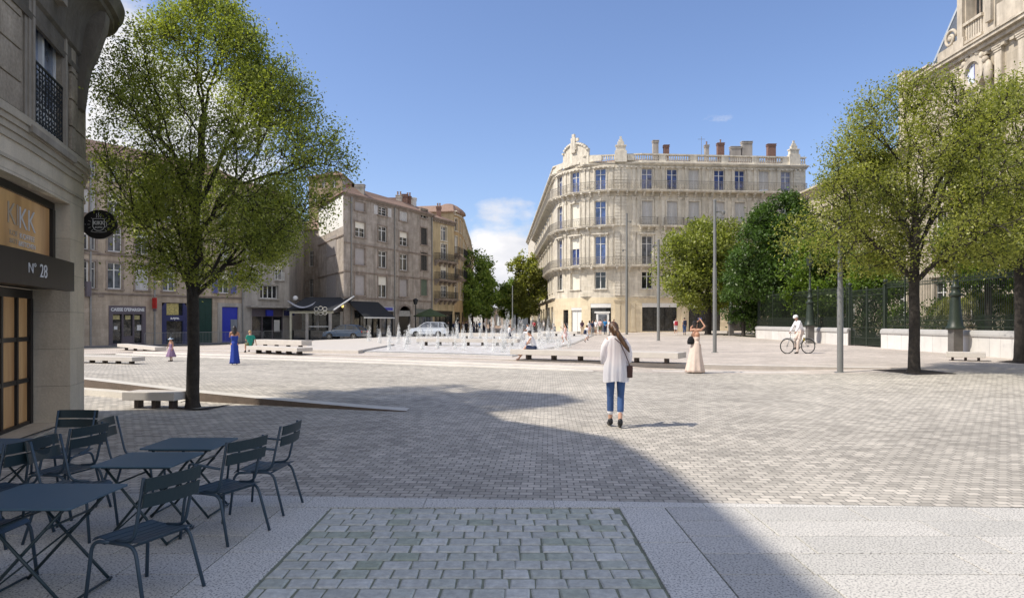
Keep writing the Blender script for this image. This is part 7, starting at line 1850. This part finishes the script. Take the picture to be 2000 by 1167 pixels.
for s in 'lr':
    t = MB(); sg = -1 if s == 'l' else 1; pts = [j['s'+s]+Vector((-sg*.03, 0, .012)), j['s'+s].lerp(j['e'+s], .35)+Vector((sg*.018, 0, 0)), j['s'+s].lerp(j['e'+s], .75)+Vector((sg*.02, -.02, -.01)), j['e'+s]+Vector((sg*.0, -.02, -.05)), j['e'+s].lerp(j['w'+s], .5)+Vector((0, 0, -.04)), j['w'+s]]
    t.tube(pts, [.066, .062, .064, .064, .058, .04], 20, cap=True)
    for i, v in enumerate(t.v): q = Vector(v); k = 1+.0*0; t.v[i] = tuple(q+Vector((.006*math.sin(q.z*60+q.y*50), .006*math.sin(q.z*45+q.x*70), 0)))
    t.build('sleeve', M_voile, w_, world=False, smooth=True)
t = MB(); t.cap((-.0, -.005, .80), (0, 0, 1.30), .125, .12); 
t = MB(); t.tube([(.02, -.075, 1.47), (.035, -.085, 1.455)], .010, 6); t.build('coral_collar', mat('coral fabric', (.55, .12, .06), .8), w_, world=False)
for s in 'lr':
    t = MB(); q = j['k'+s].lerp(j['a'+s], .60); t.cap(q, q+Vector((0, 0, -.035)), .050, .050); t.build('jeans_cuff', F_white, w_, world=False, smooth=True)
bg = thing('shoulder_bag', 'small dark brown shoulder bag hanging at the hip of the woman in the white blouse', 'bag', (x+.215, y-.03, z+.80), R(-3)); t = MB()
t.box(-.045, .045, -.055, .055, 0, .19); t.build('pouch', mat('dark brown leather', (.055, .022, .018), .4, .2), bg, world=False, bevel=.014); t = MB(); t.box(-.047, .047, -.058, .058, .09, .195); t.build('flap', mat('dark brown leather', (0, 0, 0)), bg, world=False, bevel=.012)
t = MB(); pts = [(-.21-.03, -.085, .63), (-.16, -.118, .56), (-.08, -.115, .38), (-.02, -.085, .24), (0, -.03, .18)]; t.tube(pts, .007, 6); t.tube([(-.24, -.085, .63), (-.26, .0, .66), (-.22, .10, .58), (-.1, .15, .4), (-.01, .05, .18)], .007, 6); t.build('strap', mat('dark brown leather', (0, 0, 0)), bg, world=False)
# --- woman in the long cream skirt taking a photograph
x, y, z = PG(1359, 728)
pose = dict(el=(-.20, .12, 1.50), wl=(-.02, .22, 1.68), er=(.27, .10, 1.53), wr=(.10, .22, 1.72), ch=(.0, -.02, 1.26), hd=(-.03, .03, 1.58), kr=(.09, .05, .5))
w2, j, S_ = person('woman in a long cream pink skirt holding a phone up with both arms', (x, y, z), R(-35), 1.72, pose, dress=(F_cream, 1.05, .03, .30, 9, .30, -.03), hair=(H_dark, 'bun'), skin=M_skin2, vox=.014, slim=.86)
def heldphone(label, root, S_, wl, wr, rz):
    c = (wl+wr)/2+Vector((0, .05, .08)); c = Matrix.Rotation(rz, 3, 'Z') @ (c*S_)+root.location; ph = thing('mobile_phone', label, 'phone', tuple(c), rz); t = MB(); t.box(-.075, .075, -.004, .004, -.037, .037); t.build('casing', M_phone, ph, world=False, bevel=.003); t = MB(); t.box(-.068, .068, -.0055, -.0042, -.032, .032); t.build('screen', M_pane_blue, ph, world=False)
heldphone('phone held up by the woman in the cream pink skirt', w2, S_, j['wl'], j['wr'], R(-35))
bg = thing('handbag', 'black handbag hanging at the left side of the woman in the cream pink skirt', 'bag', (x-.17, y-.04, z+.95)); t = MB(); t.lathe([(.03, 0), (.12, .01), (.13, .10), (.10, .2), (.04, .27)], (0, 0, 0), 12, sy=.55); t.build('pouch', F_black, bg, world=False, smooth=True); t = MB(); t.tube([(0, 0, .25), (.06, -.02, .45), (.14, .05, .5), (.10, .1, .3), (0, .03, .25)], .008, 5); t.build('strap', M_shoe, bg, world=False)
# --- woman in the long blue dress photographing
x, y, z = PG(458, 712)
pose = dict(el=(-.20, .14, 1.22), wl=(-.06, .26, 1.50), er=(.20, .14, 1.22), wr=(.06, .26, 1.50))
w3, j, S_ = person('woman in a long royal blue dress holding a phone to her face', (x, y, z), R(20), 1.56, pose, dress=(F_royal, 1.02, .06, .20, 7, .75), hair=(H_dark, 'long'), skin=M_skin2, vox=.018, slim=.9)
heldphone('phone held at the face of the woman in the royal blue dress', w3, S_, j['wl'], j['wr'], R(20))
# --- child with sun hat
x, y, z = PG(334, 705)
person('small child in a pale blue sun hat and puffy mauve skirt', (x, y, z), R(150), 1.05, dict(er=(.24, .02, 1.18), wr=(.33, .06, 1.0)), dress=(F_mauve, 1.0, .32, .33, 9, .6), hair=(H_dark, 'short'), hat=(fab('pale blue', (.45, .62, .78)), 'sun'), shoes=M_shoe, skin=M_skin2, vox=.02, child=True)
# --- seated figures
def sitpose(h, lean=.0, side=0, cross=False):
    d = dict(pel=(0, 0, h+.10), hl=(-.085, .02, h+.09), hr=(.085, .02, h+.09), kl=(-.10, .42, h+.10), kr=(.10, .42, h+.10), al=(-.10, .46, .10), ar=(.10, .46, .10), tl=(-.1, .60, .04), tr=(.1, .60, .04))
    top = dict(ch=(0, .02+lean*.35, h+.42), sl=(-.16, lean*.45, h+.53), sr=(.16, lean*.45, h+.53), nk=(0, lean*.5, h+.60), hd=(0, lean*.5+.07, h+.72), el=(-.20, .12+lean*.5, h+.32), er=(.20, .12+lean*.5, h+.32), wl=(-.08, .36, h+.28), wr=(.08, .36, h+.28)); d.update(top)
    if cross: d.update(kl=(-.02, .40, h+.16), al=(.06, .62, h-.12), tl=(.06, .74, h-.20), ar=(.02, .70, .12), tr=(.02, .82, .05), kr=(.06, .42, h+.06))
    return d
x, y, z = PG(1046, 703); y += .30
rd, j, S_ = person('seated woman in white top and dark skirt reading with crossed legs on the nearest bench', (x, y, z), R(75), 1.66, sitpose(.43, .35, cross=True), top=(F_white, 'none', .004), bottom=('skirt', F_navy), hair=(H_dark, 'short'), vox=.016, slim=.9, skin=M_skin)
bk_ = thing('book', 'small bright blue book in the hands of the seated reading woman', 'book', (x-.36, y+.05, z+.72), R(75)); t = MB(); t.box(-.09, .09, -.008, .008, -.06, .06); t.build('cover', F_sky, bk_, world=False); t = MB(); t.box(-.085, .085, -.012, -.0085, -.055, .055); t.build('pages', M_whitepaint, bk_, world=False)
x, y, z = PG(485, 689); y += .25
person('person in a turquoise shirt sitting on the bench beside the woman in blue', (x, y, z), R(40), 1.68, dict(sitpose(.38, -.1), wr=(.30, -.12, .42), er=(.25, -.10, .68)), top=(F_teal, 'short', .01), bottom=('shorts', F_olive), hair=(H_blond, 'short'), shoes=M_shoe, vox=.02)
x, y, z = PG(1033, 664)
person('person in white sitting at the back among the jets with something red behind', (x, y+.3, z), R(70), 1.7, sitpose(.55, .1), top=(F_white, 'short', .01), bottom=('trousers', F_white), hair=(H_dark, 'short'), shoes=M_shoe, vox=.035)
x, y, z = PG(1084, 657)
person('person in grey shirt sitting on the back bench left of the corner building', (x, y+.3, z), R(60), 1.7, sitpose(.5, .1), top=(F_grey, 'short', .01), bottom=('trousers', F_black), hair=(H_dark, 'short'), shoes=M_shoe, vox=.035)
# --- children running through the water
def runpose(s=1): return dict(kl=(-.085, .25, .62), al=(-.085, .12, .30), tl=(-.085, .22, .22), kr=(.085, -.05, .50), ar=(.085, -.25, .16), tr=(.09, -.18, .04), el=(-.22, -.15, 1.18), wl=(-.20, .02, 1.02), er=(.22, .10, 1.2), wr=(.20, .30, 1.32))
x, y, z = PG(995, 672); person('boy in white shirt and blue shorts running through the water jets', (x, y, z), R(-75), 1.36, runpose(), top=(F_white, 'short', .008), bottom=('crop', F_navy), hair=(H_dark, 'short'), shoes=M_shoe, vox=.024, child=True)
x, y, z = PG(1104, 673); person('girl with long dark hair in a pale pink dress running beside the water jets', (x, y, z), R(80), 1.46, runpose(), dress=(F_pink, 1.0, .62, .24, 6, .9), hair=(H_dark, 'long'), vox=.022, child=False)
x, y, z = PG(1146, 668); person('child with a navy backpack and white shorts running in front of the corner building', (x, y, z), R(-70), 1.25, runpose(), top=(F_white, 'short', .008), bottom=('shorts', F_white), hair=(H_dark, 'short'), shoes=M_shoe, vox=.026, child=True)
def backpack(label, loc, rz, m, s=1):
    o = thing('backpack', label, 'backpack', loc, rz); t = MB(); t.box(-.15*s, .15*s, -.11*s, .06*s, 0, .42*s); t.build('bag_body', m, o, world=False, bevel=.04*s); t = MB(); t.box(-.11*s, .11*s, -.155*s, -.112*s, .04*s, .22*s); t.build('front_pocket', m, o, world=False, bevel=.02*s); t = MB()
    for q in (-1, 1): t.tube([(q*.09*s, .05*s, .4*s), (q*.10*s, .16*s, .38*s), (q*.11*s, .2*s, .2*s), (q*.11*s, .05*s, .04*s)], .018*s, 5)
    t.build('straps', m, o, world=False); return o
backpack('small navy backpack on the running child in front of the corner building', (x-.10, y-.02, z+.60), R(-70), F_navy, .8)
# --- two people with backpacks at right
y = 71; x = XW(1320, y); z = gz(x, y); person('person in white shorts with a red backpack walking away before the wide shop windows', (x, y, z), R(5), 1.72, walkpose(.5), top=(F_white, 'short', .012), bottom=('shorts', F_white), hair=(H_brown, 'short'), shoes=M_whitepaint, vox=.03)
backpack('red backpack on the person in white shorts', (x, y-.13, z+1.0), 0, F_red, 1.05)
y = 71; x = XW(1337, y); z = gz(x, y); person('person with a navy backpack walking away right of the person with the red backpack', (x, y, z), R(-5), 1.80, walkpose(-.5), top=(F_beige, 'short', .012), bottom=('crop', F_jean), hair=(H_dark, 'short'), shoes=M_shoe, vox=.03)
backpack('navy backpack on the person walking next to the red backpack', (x, y-.13, z+1.05), 0, F_navy, 1.1)
# --- group before the cash point door of the corner building
grp = [(1137, 647, 1.66, -20, F_plum, 'trousers', F_beige, 'long', 'person with long dark hair and plum top, leftmost of those before the corner building'), (1151, 650, 1.62, 30, F_white, 'shorts', F_pink, 'long', 'person in white top and pink shorts left of the queue'),
       (1164, 646, 1.70, 170, F_white, 'shorts', F_beige, 'short', 'person in white shirt and beige shorts facing the square, left in the queue'), (1172, 645, 1.76, -10, F_pink, 'shorts', F_olive, 'short', 'tall person in pale pink shirt and olive shorts in the queue'),
       (1182, 646, 1.78, 10, F_sky, 'trousers', F_navy, 'short', 'person in a bright azure shirt and navy trousers in the queue'), (1190, 646, 1.68, 80, F_white, 'trousers', F_grey, 'short', 'person in white shirt and grey trousers right of the azure shirt'),
       (1199, 645, 1.72, 100, F_grey, 'trousers', F_navy, 'short', 'person in grey shirt half hidden beside the walking woman'), (1157, 646, 1.6, 200, F_navy, 'trousers', F_grey, 'short', 'person in navy top behind the pink shorts')]
for px, py, ht, rz, tm, bk2, bm_, hr, lab in grp:
    y = 73+(px % 7); x = XW(px, y); z = gz(x, y); person(lab, (x, y, z), R(rz), ht, None if px % 2 else dict(wl=(-.1, .28, 1.1), el=(-.22, .02, 1.13)), top=(tm, 'short', .012), bottom=(bk2, bm_), hair=(H_dark if px % 3 else H_brown, hr), shoes=M_shoe, vox=.035)
# --- dark crowd at the mouth of the avenue
cr = [(866, 655, 1.7, F_navy, 'person in navy near the silver car'), (876, 654, 1.75, F_black, 'person in black right of the silver car'), (886, 654, 1.72, F_navy, 'person in dark jacket in the left of the avenue crowd'), (896, 653, 1.8, F_black, 'tall person in black in the avenue crowd'),
      (903, 653, 1.7, F_plum, 'person in dark plum in the avenue crowd'), (911, 653, 1.76, F_black, 'person in black beneath the left avenue tree'), (926, 651, 1.7, F_grey, 'person in grey beneath the left avenue tree'), (931, 650, 1.72, F_navy, 'dark clad person left of the azure shirted one'),
      (937, 650, 1.74, F_sky, 'person in an azure shirt in the avenue crowd'), (946, 649, 1.78, F_white, 'person in a white shirt right of the azure shirted one'), (957, 648, 1.7, F_grey, 'person in grey at the foot of the stone gateway'), (1043, 650, 1.7, F_red, 'person with a red top at the back behind the jets'), (1062, 649, 1.7, F_white, 'person in white behind the jets near the corner building'), (1018, 649, 1.74, F_black, 'dark figure under the right avenue trees')]
for i, (px, py, ht, tm, lab) in enumerate(cr):
    x, y, z = PG(px, py); person(lab, (x, y, z), R((i*67) % 360), ht, walkpose(.6) if i % 2 else None, top=(tm, 'long' if tm in (F_black, F_navy) else 'short', .015), bottom=('trousers', F_black if i % 3 else F_navy), hair=(H_dark, 'short' if i % 2 else 'long'), shoes=M_shoe, vox=.04)
x, y, z = PG(189, 668); person('person in dark coat and pale trousers striding past the shops at the far left', (x, y, z), R(-85), 1.74, walkpose(1.2), top=(F_plum, 'long', .03), bottom=('trousers', F_grey), hair=(H_dark, 'short'), shoes=M_shoe, vox=.03)
x, y, z = PG(432, 664); person('dark clad person at the blue cash point behind the barriers', (x, y, z), R(10), 1.74, None, top=(F_black, 'long', .02), bottom=('trousers', F_black), hair=(H_dark, 'short'), shoes=M_shoe, vox=.035)
x, y, z = PG(556, 661); person('dark clad person standing by the shop left of the alley', (x, y, z), R(170), 1.7, None, top=(F_black, 'long', .02), bottom=('trousers', F_navy), hair=(H_dark, 'short'), shoes=M_shoe, vox=.035)

# ------------------------------------------------------------------ cyclist and bicycle
x, y, z = PG(1558, 690); FWD = R(97)      # rides to the left
by_ = thing('bicycle', 'city bicycle with a yellow tag under the man in the white helmet', 'bicycle', (x, y, z), FWD)
def wheel(cy, nm='wheel'):
    t = MB(); r = .345; t.tube([(0, cy+r*math.cos(a*math.pi/16), r+.005+r*math.sin(a*math.pi/16)) for a in range(33)], .019, 7, cap=False); w = t.build(nm, mat('black rubber', (.02, .02, .02), .8), by_, world=False, smooth=True)
    t = MB(); t.tube([(0, cy+(r-.025)*math.cos(a*math.pi/16), r+.005+(r-.025)*math.sin(a*math.pi/16)) for a in range(33)], .009, 5, cap=False)
    for a in range(18): an = a*math.pi/9; t.tube([(.02*(-1)**a, cy, r+.005), (0, cy+(r-.03)*math.cos(an), r+.005+(r-.03)*math.sin(an))], .0022, 3)
    t.cap((-.035, cy, r+.005), (.035, cy, r+.005), .022, .022); t.build('spokes', M_steel, w, world=False)
wheel(.53); wheel(-.53)
t = MB(); bb = (0, -.08, .29)
for a, b2, r in (((0, .38, .78), bb, .019), ((0, .37, .86), (0, .40, .70), .019), ((0, -.20, .78), bb, .016), ((0, .38, .74), (0, -.16, .60), .013), ((0, -.53, .35), bb, .011), ((0, -.53, .35), (0, -.18, .70), .010)): t.tube([a, b2], r, 7)
for s in (-1, 1): t.tube([(s*.03, .40, .70), (s*.035, .45, .55), (s*.04, .53, .35)], .011, 6)
t.build('bicycle_frame', mat('pale grey bicycle lacquer', (.42, .42, .42), .35, .05), by_, world=False, smooth=True)
t = MB(); t.tube([(0, .36, .86), (0, .34, .98)], .014, 6); t.tube([(-.27, .20, 1.02), (-.24, .30, 1.0), (0, .35, .98), (.24, .30, 1.0), (.27, .20, 1.02)], .011, 6); t.build('handlebar', M_steel, by_, world=False)
t = MB(); t.ell((0, -.24, .93), (.08, .14, .035), 10, 6); t.tube([(0, -.2, .78), (0, -.22, .91)], .013, 6); t.build('saddle', M_shoe, by_, world=False)
t = MB(); t.box(-.06, .06, -.68, -.30, .74, .76); t.tube([(0, -.62, .74), (0, -.54, .36)], .007, 4); t.build('rack', M_steel, by_, world=False)
t = MB(); t.tube([(.0, -.53+.39*math.cos(a*math.pi/14), .35+.39*math.sin(a*math.pi/14)) for a in range(1, 14)], .022, 4); t.tube([(.0, .53+.39*math.cos(a*math.pi/14), .35+.39*math.sin(a*math.pi/14)) for a in range(4, 13)], .02, 4); t.build('mudguard', mat('pale grey bicycle lacquer', (0, 0, 0)), by_, world=False)
t = MB(); t.box(-.05, -.03, -.32, -.26, .60, .74); t.build('yellow_tag', mat('yellow plastic', (.6, .45, .02), .4), by_, world=False)
t = MB(); t.lathe([(.09, -.006), (.09, .006)], (0, 0, 0), 16, M=Matrix.Translation((.06, -.08, .29)) @ Matrix.Rotation(R(90), 4, 'Y')); t.tube([(.06, -.08, .29), (.07, .05, .20)], .008, 5); t.tube([(-.06, -.08, .29), (-.07, -.20, .38)], .008, 5); t.box(.06, .13, .01, .09, .18, .20); t.box(-.13, -.06, -.24, -.16, .37, .39); t.build('crank', M_steel, by_, world=False)
cp_ = dict(pel=(0, -.20, 1.04), hl=(-.09, -.16, 1.02), hr=(.09, -.16, 1.02), kl=(-.12, .16, .74), kr=(.12, .10, .60), al=(-.16, .10, .30), ar=(.11, .04, .30), tl=(-.17, .22, .24), tr=(.11, .14, .22), ch=(0, -.04, 1.38), sl=(-.17, .0, 1.50), sr=(.17, .0, 1.50), nk=(0, .03, 1.56), hd=(0, .09, 1.70), el=(-.24, .10, 1.27), er=(.24, .10, 1.27), wl=(-.25, .22, 1.06), wr=(.25, .22, 1.06))
cp_['al'] = (-.15, .10, .10); cp_['tl'] = (-.16, .23, .035); cp_['kl'] = (-.13, .05, .56)
person('man in white jacket, beige trousers and white helmet astride the bicycle with one foot down', (x, y, z), FWD, 1.70, cp_, top=(F_white, 'long', .022), bottom=('trousers', fab('pale beige', (.58, .48, .42)), .014), hair=(H_grey, 'short'), hat=(M_whitepaint, 'helmet'), shoes=M_shoe, vox=.015)

# ------------------------------------------------------------------ cars
def car(label, loc, rz, m, kind='saloon'):
    root = thing('parked_car' if kind == 'suv' else 'car', label, 'car', loc, rz); L_ = 4.3; W = .86
    if kind == 'suv': low = [(-2.15, .35), (-2.2, .6), (-2.12, .95), (-1.2, 1.02), (1.0, 1.0), (1.9, .9), (2.12, .72), (2.15, .35)]; cab = [(-1.95, .98), (-1.75, 1.48), (-1.5, 1.60), (.1, 1.62), (.45, 1.52), (1.15, 1.0)]
    else: low = [(-2.1, .28), (-2.16, .55), (-2.1, .85), (-1.9, .93), (-1.2, .93), (.85, .90), (1.75, .78), (2.08, .62), (2.14, .28)]; cab = [(-2.0, .9), (-1.55, 1.28), (-1.1, 1.42), (-.2, 1.46), (.25, 1.38), (1.1, .88)]
    wx = (-1.32, 1.32)
    t = MB()      # body side outline with wheel arches, lofted across the width with tumblehome
    bot = []
    for cxw in (1.32, -1.32): bot += [(cxw+.36*math.cos(a), .30+.36*math.sin(a)) for a in [math.pi*k/8 for k in range(9)]]
    out = low+[(p[0], max(p[1], .22)) for p in bot]
    n = len(out); ws_ = [(-W, 1, 0), (-W*.97, 1, .03), (-W*.6, 1, .05), (W*.6, 1, .05), (W*.97, 1, .03), (W, 1, 0)]
    vs = []
    for wy, k, up_ in ws_:
        for (px_, pz) in out: vs.append((px_*(1-.02*(abs(wy) > W*.95)), wy*(1-.06*sm(abs(px_), 1.6, 2.2)-.05*sm(pz, .75, 1.0)), pz+(up_ if pz > .7 else 0)))
    fs = [tuple(range(n)), tuple(range(6*n-1, 5*n-1, -1))]+[(i*n+k, (i+1)*n+k, (i+1)*n+(k+1) % n, i*n+(k+1) % n) for i in range(5) for k in range(n)]
    t.add(vs, fs); t.build('body', m, root, world=False, bevel=.03)
    t = MB(); n = len(cab); vs = []
    for wy, k in ((-W*.93, 0), (-W*.72, 1), (W*.72, 1), (W*.93, 0)):
        pass
    top = [p for p in cab]; vs = [(x_, -(W*.93-(z_-.9)*.42), z_) for x_, z_ in top]+[(x_, (W*.93-(z_-.9)*.42), z_) for x_, z_ in top]
    t.add(vs, [tuple(range(n)), tuple(range(2*n-1, n-1, -1))]+[(k, n+k, n+k+1, k+1) for k in range(n-1)]); t.build('windows', M_pane_dark if kind != 'suv' else M_pane_mid, root, world=False, bevel=.02)
    t = MB(); ro = [p for p in cab[1:-1]]
    vs = []; 
    for wy in (-1, 1): vs += [(x_, wy*(W*.93-(z_-.9)*.42+.006), z_+.012) for x_, z_ in ro]
    k = len(ro); t.add(vs, [(i, k+i, k+i+1, i+1) for i in range(k-1) if ro[i][1] > 1.25 and ro[i+1][1] > 1.25])
    for wy in (-1, 1):
        yw = lambda z_: wy*(W*.93-(z_-.9)*.42+.008)
        for i in range(len(cab)-1): a_, b_2 = cab[i], cab[i+1]; t.tube([(a_[0], yw(a_[1]), a_[1]+.005), (b_2[0], yw(b_2[1]), b_2[1]+.005)], .032, 5)
        for xx in (-.35, -1.25): zt_c = float(np.interp(xx, [c[0] for c in cab], [c[1] for c in cab])); t.tube([(xx, yw(.93), .93), (xx*.98, yw(zt_c), zt_c)], .03, 4)
    t.build('roof', m, root, world=False)
    for wxx in wx:
        for s in (-1, 1):
            Mx = Matrix.Translation((wxx, s*(W-.09), .31)) @ Matrix.Rotation(R(90), 4, 'X'); t = MB(); t.lathe([(.20, -.10), (.30, -.10), (.315, -.07), (.315, .07), (.30, .10), (.20, .10)], n=20, M=Mx); wh = t.build('wheel', mat('black rubber', (0, 0, 0)), root, world=False, smooth=False)
            t = MB(); t.lathe([(.205, -.08), (.205, .08)], n=16, M=Mx)
            for q in range(5): a = q*2*math.pi/5; t.box(-.03, .03, -.11, .11, 0, .2, M=Mx @ Matrix.Rotation(a, 4, 'Z') @ Matrix.Rotation(R(90), 4, 'X') @ Matrix.Identity(4))
            t.build('rim', M_steel, wh, world=False)
    for s in (-1, 1):
        t = MB(); t.ell((2.0, s*.62, .68), (.12, .16, .07), 10, 6); t.build('headlight', M_pane_mid, root, world=False); t = MB(); t.ell((-2.1, s*.66, .78), (.05, .12, .09), 8, 5); t.build('tail_light', M_red, root, world=False)
        t = MB(); t.ell((.72, s*.95, .98), (.07, .10, .06), 8, 5); t.build('door_mirror', m, root, world=False)
    t = MB(); t.box(2.06, 2.16, -.26, .26, .36, .47); t.build('number_plate', M_whitepaint, root, world=False); return root
def carpaint(name, c): return mat(name, c, .25, .04, 2, spec=.6, coat=1.0)
xc, yc = XW(674, 70), 70; car('dark blue hatchback driving to the left behind the low stone platform', (xc, yc, zpz(xc, yc)+.03), R(168), carpaint('dark blue car paint', (.015, .035, .07)), 'hatch')
xc, yc = XW(838, 78), 78; car('silver white estate car parked under the green parasol behind the water jets', (xc, yc, zpz(xc, yc)+.03), R(172), carpaint('silver car paint', (.52, .56, .62)), 'suv')
